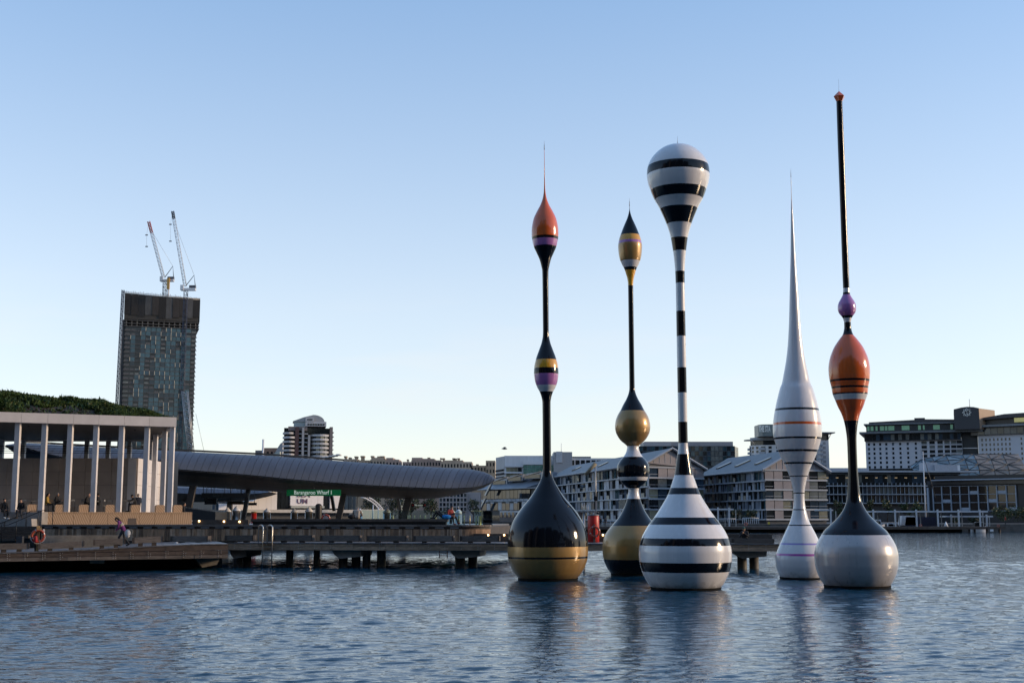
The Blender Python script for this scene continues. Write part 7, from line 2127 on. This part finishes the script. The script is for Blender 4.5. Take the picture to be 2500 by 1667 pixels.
def person(label, pos, yaw, J, top, legs, shoes, hair, skin=skin_m, hair_style='short', beard=None, arms=None, scale=1.0, grp=None):
    mb = MB(); segs = []
    def seg(a, b, ra, rb, m):
        capsule(mb, a, b, ra, rb); segs.append((Vector(a), Vector(b), (ra + rb) / 2, m))
    pel, chest, neck, head = (Vector(J[k]) for k in ('pel', 'chest', 'neck', 'head'))
    mats_ = [skin, top, legs, shoes]
    for o_ in (.055, -.055):
        off = Vector((0, o_, 0)); seg(pel + off, chest + off, .115, .125, 1)
    seg(chest, neck.lerp(chest, .35), .13, .10, 1)
    seg(Vector(J['sh'][0]).lerp(neck, .25), Vector(J['sh'][1]).lerp(neck, .25), .075, .075, 1)
    seg(neck.lerp(chest, .2), head.lerp(neck, .35), .055, .052, 0)
    up = (head - neck).normalized(); fw = Vector((1, 0, 0)); fw = (fw - up * fw.dot(up)).normalized()
    ellipsoid(mb, head + up * .02, (.092, .078, .115)); segs.append((head - up * .03, head + up * .06, .09, 0))
    ellipsoid(mb, head - up * .055 + fw * .03, (.058, .052, .062))
    capsule(mb, head + fw * .085 + up * .01, head + fw * .108 - up * .028, .012, .017, 8)
    for s_ in (1, -1):
        ellipsoid(mb, head + Vector((0, .078 * s_, 0)) - fw * .005, (.022, .012, .033), 8, 6)
    for k in (0, 1):
        sh, el, wr = Vector(J['sh'][k]), Vector(J['el'][k]), Vector(J['wr'][k])
        am = 1 if arms is None else 0
        seg(sh, el, .062, .048, 1); seg(el, wr, .047, .034, 1 if arms is None else 0)
        d = (wr - el).normalized(); side = d.cross(Vector((0, 0, 1))); side = side.normalized() if side.length > .1 else Vector((0, 1, 0))
        dn = side.cross(d)
        palm = wr + d * .085; capsule(mb, wr + d * .02, palm, .030, .036, 8); segs.append((wr + d * .02, palm + d * .09, .03, 0))
        for q in range(4):
            o_ = side * (-.030 + .02 * q); ln = (.055, .068, .064, .05)[q]
            f0 = palm + o_ + d * .01; f1 = f0 + d * ln * .6 + dn * .008; f2 = f1 + d * ln * .35 + dn * .028
            capsule(mb, f0, f1, .0115, .0105, 6); capsule(mb, f1, f2, .0105, .009, 6)
        th = wr + d * .045 - side * .03 * (1 if k else -1); capsule(mb, th, th + d * .035 - side * .035 * (1 if k else -1) + dn * .02, .013, .011, 6)
        hip, kn, an, toe = (Vector(J[n][k]) for n in ('hip', 'kn', 'an', 'toe'))
        seg(hip, kn, .092, .064, 2); seg(kn, an + (kn - an).normalized() * .04, .062, .045, 2)
        heel = an + Vector((-.03, 0, -.03)); seg(heel, toe, .045, .040, 3)
    tmp = bpy.data.objects.new('tmp', mb.mesh('tmp', skin)); COL.objects.link(tmp)
    md = tmp.modifiers.new('r', 'REMESH'); md.mode = 'VOXEL'; md.voxel_size = .0145; md.use_smooth_shade = True
    sm = tmp.modifiers.new('s', 'SMOOTH'); sm.iterations = 3; sm.factor = .4
    dg = bpy.context.evaluated_depsgraph_get()
    me = bpy.data.meshes.new_from_object(tmp.evaluated_get(dg))
    bpy.data.objects.remove(tmp)
    me.name = 'person'
    me.materials.clear()
    for m in mats_: me.materials.append(m)
    nP = len(me.polygons)
    C_ = np.zeros(nP * 3); me.polygons.foreach_get('center', C_); C_ = C_.reshape(-1, 3)
    best = np.full(nP, 1e9); mi = np.zeros(nP, np.int32)
    for a, b, r_, m in segs:
        a_, b_ = np.array(a), np.array(b); ab = b_ - a_; t = np.clip(((C_ - a_) @ ab) / max(ab @ ab, 1e-9), 0, 1)
        dist = np.linalg.norm(C_ - (a_ + t[:, None] * ab), axis=1) - r_
        w_ = dist < best; best[w_] = dist[w_]; mi[w_] = m
    me.polygons.foreach_set('material_index', mi); me.polygons.foreach_set('use_smooth', np.ones(nP, bool))
    o = link('person', me, None, pos, (0, 0, yaw), (scale,) * 3)
    ORG[o.name] = Vector((0, 0, 0))
    tag(o, label, 'person', grp)
    if hair:
        mb = MB(); c = head + up * .035 - fw * .018
        i0 = len(mb.v); ellipsoid(mb, c, (.096, .086, .108), 14, 10)
        keep = [f for f in mb.f if len(f) > 4 or True]
        # cut the face opening out of the cap
        nf = []
        for f in mb.f:
            cc = sum((mb.v[q] for q in f), Vector((0, 0, 0))) / len(f) - head
            if cc.dot(fw) > .028 and cc.dot(up) < .075: continue
            if cc.dot(up) < (-.03 if hair_style == 'short' else -.09): continue
            nf.append(f)
        mb.f = nf; mb.m = [0] * len(nf); mb.sm = [True] * len(nf)
        if hair_style == 'long':
            capsule(mb, head - fw * .07, head - fw * .07 - up * .2, .06, .045)
        mb.obj('beanie' if hair_style == 'beanie' else 'hair', hair, o)
    if beard:
        mb = MB(); ellipsoid(mb, head - up * .07 + fw * .038, (.056, .056, .052), 10, 8); mb.obj('beard', beard, o)
    mb = MB()
    for s_ in (1, -1): ellipsoid(mb, head + fw * .082 + Vector((0, .032 * s_, 0)) + up * .018, (.012, .013, .009), 8, 6)
    mb.obj('eyes', hair_b, o, kind='stuff')
    return o

def gp_(px, t, z): return GP(GP.s(px, 1240, t), t, z)
# two men on the concrete ledge
person('bearded seated man in black with white trainers, leftmost on the ledge', gp_(9, .62, PZ), R(-48), mod(SEAT, an=[(.40, .12, -.36), (.52, -.12, -.32)], toe=[(.56, .15, -.41), (.68, -.13, -.38)]), black_c, black_c, white_c, hair_b, beard=brownc, grp='people around the wharf')
person('seated man in a black jumper right of the bearded one, hands joined, looking left', gp_(53, .62, PZ), R(-100), mod(SEAT, head=(.10, -.02, .69), kn=[(.42, .20, .06), (.40, -.12, .08)], an=[(.50, .32, -.30), (.42, -.05, -.34)], toe=[(.60, .42, -.36), (.58, -.08, -.40)], wr=[(.30, .03, .10), (.30, -.04, .10)]), black_c, char_c, brownc, hair_b, grp='people around the wharf')
def fp_(px, t, z=None): return FPn(FPn.s(px, 1235, t), t, PZ + .46 if z is None else z)
person('seated man in a dark jacket and glasses at a laptop on the pavilion floor', fp_(137, 4.0), R(-5), mod(SEAT, wr=[(.36, .12, .30), (.36, -.12, .30)]), black_c, char_c, black_c, hair_g, skin_d, grp='people around the wharf')
person('seated woman in a mustard top half hidden behind a column', fp_(113.5, 5.2), R(10), SEAT, mustard_c, char_c, black_c, hair_b, hair_style='long', grp='people around the wharf')
person('seated bald man all in black, leaning right towards a table', fp_(209, 4.0), R(5), mod(SEAT, chest=(.07, 0, .42), neck=(.14, 0, .55), head=(.20, 0, .68), sh=[(.10, .18, .50), (.10, -.18, .50)]), black_c, black_c, black_c, None, grp='people around the wharf')
person('seated person in black facing the bald man, mostly behind a column', fp_(241, 4.6), R(185), SEAT, black_c, black_c, black_c, hair_b, grp='people around the wharf')
person('seated person in a bulky black coat leaning left, the left one of a pair', fp_(331, 4.2), R(190), mod(SEAT, chest=(.10, 0, .40), neck=(.18, 0, .52), head=(.25, 0, .63), sh=[(.14, .19, .47), (.14, -.19, .47)], el=[(.32, .22, .32), (.32, -.22, .32)], wr=[(.5, .12, .34), (.5, -.1, .34)]), black_c, navy_c, black_c, hair_b, grp='people around the wharf')
person('seated person in a dark blue coat seen from behind, the right one of a pair', fp_(337, 4.9), R(120), SEAT, navy_c, navy_c, black_c, hair_g, grp='people around the wharf')
person('seated person in a black top low at the right end of the plinth', fp_(447, 1.2, PZ - .18), R(15), SEAT, black_c, grey_c, white_c, hair_b, grp='people around the wharf')
# stooping walker with a bag
q = LP(LP.s(301, 1300, 3.6), 3.6, 0)
zr_w = float(zr(LP.s(301, 1330, 0)))
wk = person('stooping person in a purple jacket and pale vest walking left along the ramp', (q.x, q.y, zr_w), R(185), WALK, purple_c, char_c, black_c, hair_b, hair_style='long', scale=1.04, grp='people around the wharf')
mb = MB()
ellipsoid(mb, (.13, 0, 1.12), (.15, .205, .17)); vs = mb.obj('vest', beige_c, wk)
bg_ = thing('tote_bag', 'pale shoulder bag with a round hoop handle carried by the stooping person', 'bag', (q.x + .28, q.y - .12, zr_w + .50))
mb = MB(); ellipsoid(mb, (q.x + .28, q.y - .12, zr_w + .70), (.17, .10, .24)); mb.obj('bag_body', white_c, bg_)
mb = MB(); mb.torus((q.x + .42, q.y - .16, zr_w + .78), .17, .012, 'y', 20, 6); mb.obj('hoop_handle', beige_c, bg_)
# couple on the long bench
def wp_(px, t, z): return WP(WP.s(px, 1265, t), t, z)
wy = WP.yaw
person('person lying on their back with bent knees and bright blue top on the long bench', wp_(1082, 6.8, UZ + .36), wy + R(0), LIE, blue_c, black_c, black_c, hair_b, grp='people around the wharf')
person('person in a red jacket sitting at the end of the long bench', wp_(1099, 6.9, UZ + .36), wy + R(-40), mod(SEAT, head=(.10, .02, .67), an=[(.60, .12, -.22), (.50, -.12, -.28)], toe=[(.76, .13, -.27), (.66, -.13, -.34)], kn=[(.40, .12, .10), (.40, -.11, .08)]), red_c, black_c, red_c, hair_b, grp='people around the wharf')
mb = MB(); c_ = wp_(1092, 6.6, UZ + .44); ellipsoid(mb, (c_.x, c_.y, c_.z + .03), (.26, .16, .15)); tag(mb.obj('blue_bag', blue_c), 'bright blue soft bag lying on the bench between the couple', 'bag')
person('hunched person in a beige jacket sitting on the long bench with their back to us', wp_(871, 6.85, UZ + .36), wy + R(95), mod(SEAT, chest=(.10, 0, .38), neck=(.22, 0, .47), head=(.33, 0, .52), sh=[(.16, .20, .44), (.16, -.20, .44)], el=[(.25, .28, .2), (.25, -.28, .2)]), beige_c, black_c, black_c, hair_g, grp='people around the wharf', scale=1.1)
mb = MB(); c_ = wp_(858, 6.8, UZ + .36); ellipsoid(mb, (c_.x, c_.y, c_.z + .14), (.24, .17, .15)); tag(mb.obj('backpack', black_c), 'black backpack lying on the bench left of the hunched person', 'bag')
# behind the right-hand bench
p_ = WP(WP.s(1818, 1308, .75), .75, DZ + .12)
person('person in a green beanie and dark jacket sitting behind the right-hand bench', tuple(p_), wy + R(-110), mod(SEAT, head=(.12, 0, .67), kn=[(.30, .22, .16), (.30, -.22, .16)], an=[(.10, .12, -.05), (.12, -.14, -.05)], toe=[(.26, .12, -.09), (.28, -.14, -.09)], el=[(.12, .24, .26), (.12, -.24, .26)], wr=[(.24, .05, .44), (.26, -.08, .40)]), char_c, black_c, black_c, teal_c, skin_d, hair_style='beanie', grp='people around the wharf')
# tiny figures on the far jetty and quay
for px, Y_, d, c in ((1466, 244.5, 'left of two tiny dark figures standing on the far jetty', black_c), (1478, 244.5, 'right of two tiny dark figures standing on the far jetty', char_c)):
    p_ = at(px, 1280, Y_); person(d, (p_.x, Y_, jz1), R(80), STAND, c, c, black_c, hair_b, grp='people around the wharf')
p_ = at(2455, 1275, 265); person('tiny figure in red walking on the quay under the right-hand trees', (p_.x, 265, 1.45), R(170), STAND, red_c, navy_c, black_c, hair_b, grp='people around the wharf')

# a gull
gp0 = at(1231, 1095, 140)
gu = thing('gull', 'small grey gull flying left of the black stem, above the white office', 'bird', tuple(gp0))
gm = mat('gull_grey', (.30, .30, .32), .7, var=.1)
mb = MB(); mb.tube([gp0 + Vector(v) for v in ((-.30, 0, .0), (-.16, 0, .02), (0, 0, 0), (.2, 0, -.02), (.34, 0, -.01))], [.02, .075, .10, .06, .03], 8); mb.obj('gull_body', gm, gu)
for s_ in (1, -1):
    mb = MB(); P_ = [gp0 + Vector((x, s_ * y, z)) for x, y, z in ((-.10, .05, .03), (.14, .05, .03), (.16, .42, .17), (-.06, .40, .18), (.30, .85, .10), (.18, .83, .11))]
    mb.face([P_[0], P_[1], P_[2], P_[3]]); mb.face([P_[3], P_[2], P_[4], P_[5]])
    mb.obj('wing', gm, gu)
# ------------------------------------------------------------------ water
def water_material():
    m = bpy.data.materials.new('harbour_water'); m.use_nodes = True
    N, L = m.node_tree.nodes, m.node_tree.links
    b = N['Principled BSDF']
    b.inputs['Base Color'].default_value = (0.008, 0.050, 0.088, 1)
    b.inputs['Roughness'].default_value = 0.03
    b.inputs['IOR'].default_value = 1.333
    geo = N.new('ShaderNodeNewGeometry')
    def noise(scale, stretch, detail=3):
        mp = N.new('ShaderNodeMapping'); mp.inputs['Scale'].default_value = stretch
        L.new(geo.outputs['Position'], mp.inputs['Vector'])
        n = N.new('ShaderNodeTexNoise'); n.inputs['Scale'].default_value = scale; n.inputs['Detail'].default_value = detail
        L.new(mp.outputs['Vector'], n.inputs['Vector'])
        return n.outputs['Fac']
    h1 = noise(2.3, (0.42, 1.0, 1), 5)
    h2 = noise(9.0, (0.42, 1.0, 1), 3)
    b1 = N.new('ShaderNodeBump'); b1.inputs['Strength'].default_value = 0.8; b1.inputs['Distance'].default_value = 0.055
    b2 = N.new('ShaderNodeBump'); b2.inputs['Strength'].default_value = 1.0; b2.inputs['Distance'].default_value = 0.01
    L.new(h1, b1.inputs['Height']); L.new(h2, b2.inputs['Height'])
    L.new(b1.outputs['Normal'], b2.inputs['Normal']); L.new(b2.outputs['Normal'], b.inputs['Normal'])
    return m

rng = np.random.default_rng(5)
NR, NC = 1060, 860
Y_near, Y_far = 19.0, 250.0
ys = Y_near * (Y_far / Y_near) ** (np.arange(NR) / (NR - 1))
us = np.linspace(-0.56, 0.56, NC)
YY, UU = np.meshgrid(ys, us, indexing='ij')
XX = UU * (YY + 4)
ZZ = np.zeros_like(XX)
DX, DY = np.zeros_like(XX), np.zeros_like(XX)
space = YY * 0.0024
NW = 90
for k in range(NW):
    lam = 0.11 * (1.0 / 0.11) ** rng.random()
    th = rng.normal(R(-82), R(27))
    kx, ky = math.cos(th) * 2 * math.pi / lam, math.sin(th) * 2 * math.pi / lam
    slope = 0.19 * math.sqrt(2 / NW) * (0.75 + 0.5 * rng.random())
    a = slope * lam / (2 * math.pi)
    fade = np.clip((lam / space - 2.2) / 2, 0, 1)
    ph = kx * XX + ky * YY + rng.random() * 6.283
    ZZ += a * fade * np.sin(ph)
# patches of calmer and rougher water
gust = 0.66 + 0.36 * np.sin(XX * 0.21 + 1.3 * np.sin(YY * 0.07)) * np.sin(YY * 0.13 + 0.8 * np.sin(XX * 0.11))
ZZ *= gust
edge = np.clip((0.56 - np.abs(UU)) / 0.05, 0, 1) * np.clip((YY - Y_near) / 1.5, 0, 1) * np.clip((Y_far - YY) / 30, 0, 1)
ZZ *= edge
V = np.stack([XX, YY, ZZ], -1).reshape(-1, 3)
idx = np.arange(NR * NC).reshape(NR, NC)
Q = np.stack([idx[:-1, :-1], idx[:-1, 1:], idx[1:, 1:], idx[1:, :-1]], -1).reshape(-1, 4)
# the open water round it, slightly lower than the crests
xn, xf = 0.56 * (Y_near + 4), 0.56 * (Y_far + 4)
far = np.array([[-4000, -60, 0], [4000, -60, 0], [4000, 7000, 0], [-4000, 7000, 0], [-xn, Y_near, 0], [xn, Y_near, 0], [xf, Y_far, 0], [-xf, Y_far, 0]], float)
n0 = len(V)
V = np.concatenate([V, far]); Q = np.concatenate([Q, n0 + np.array([[0, 1, 5, 4], [1, 2, 6, 5], [2, 3, 7, 6], [3, 0, 4, 7]])])
me = bpy.data.meshes.new('water')
me.vertices.add(len(V)); me.vertices.foreach_set('co', V.ravel())
me.loops.add(len(Q) * 4); me.loops.foreach_set('vertex_index', Q.ravel().astype(np.int32))
me.polygons.add(len(Q)); me.polygons.foreach_set('loop_start', (np.arange(len(Q)) * 4).astype(np.int32))
me.polygons.foreach_set('use_smooth', np.ones(len(Q), bool))
me.update(); me.validate()
me.materials.append(water_material())
wo_ = link('water', me)
wo_['kind'] = 'structure'
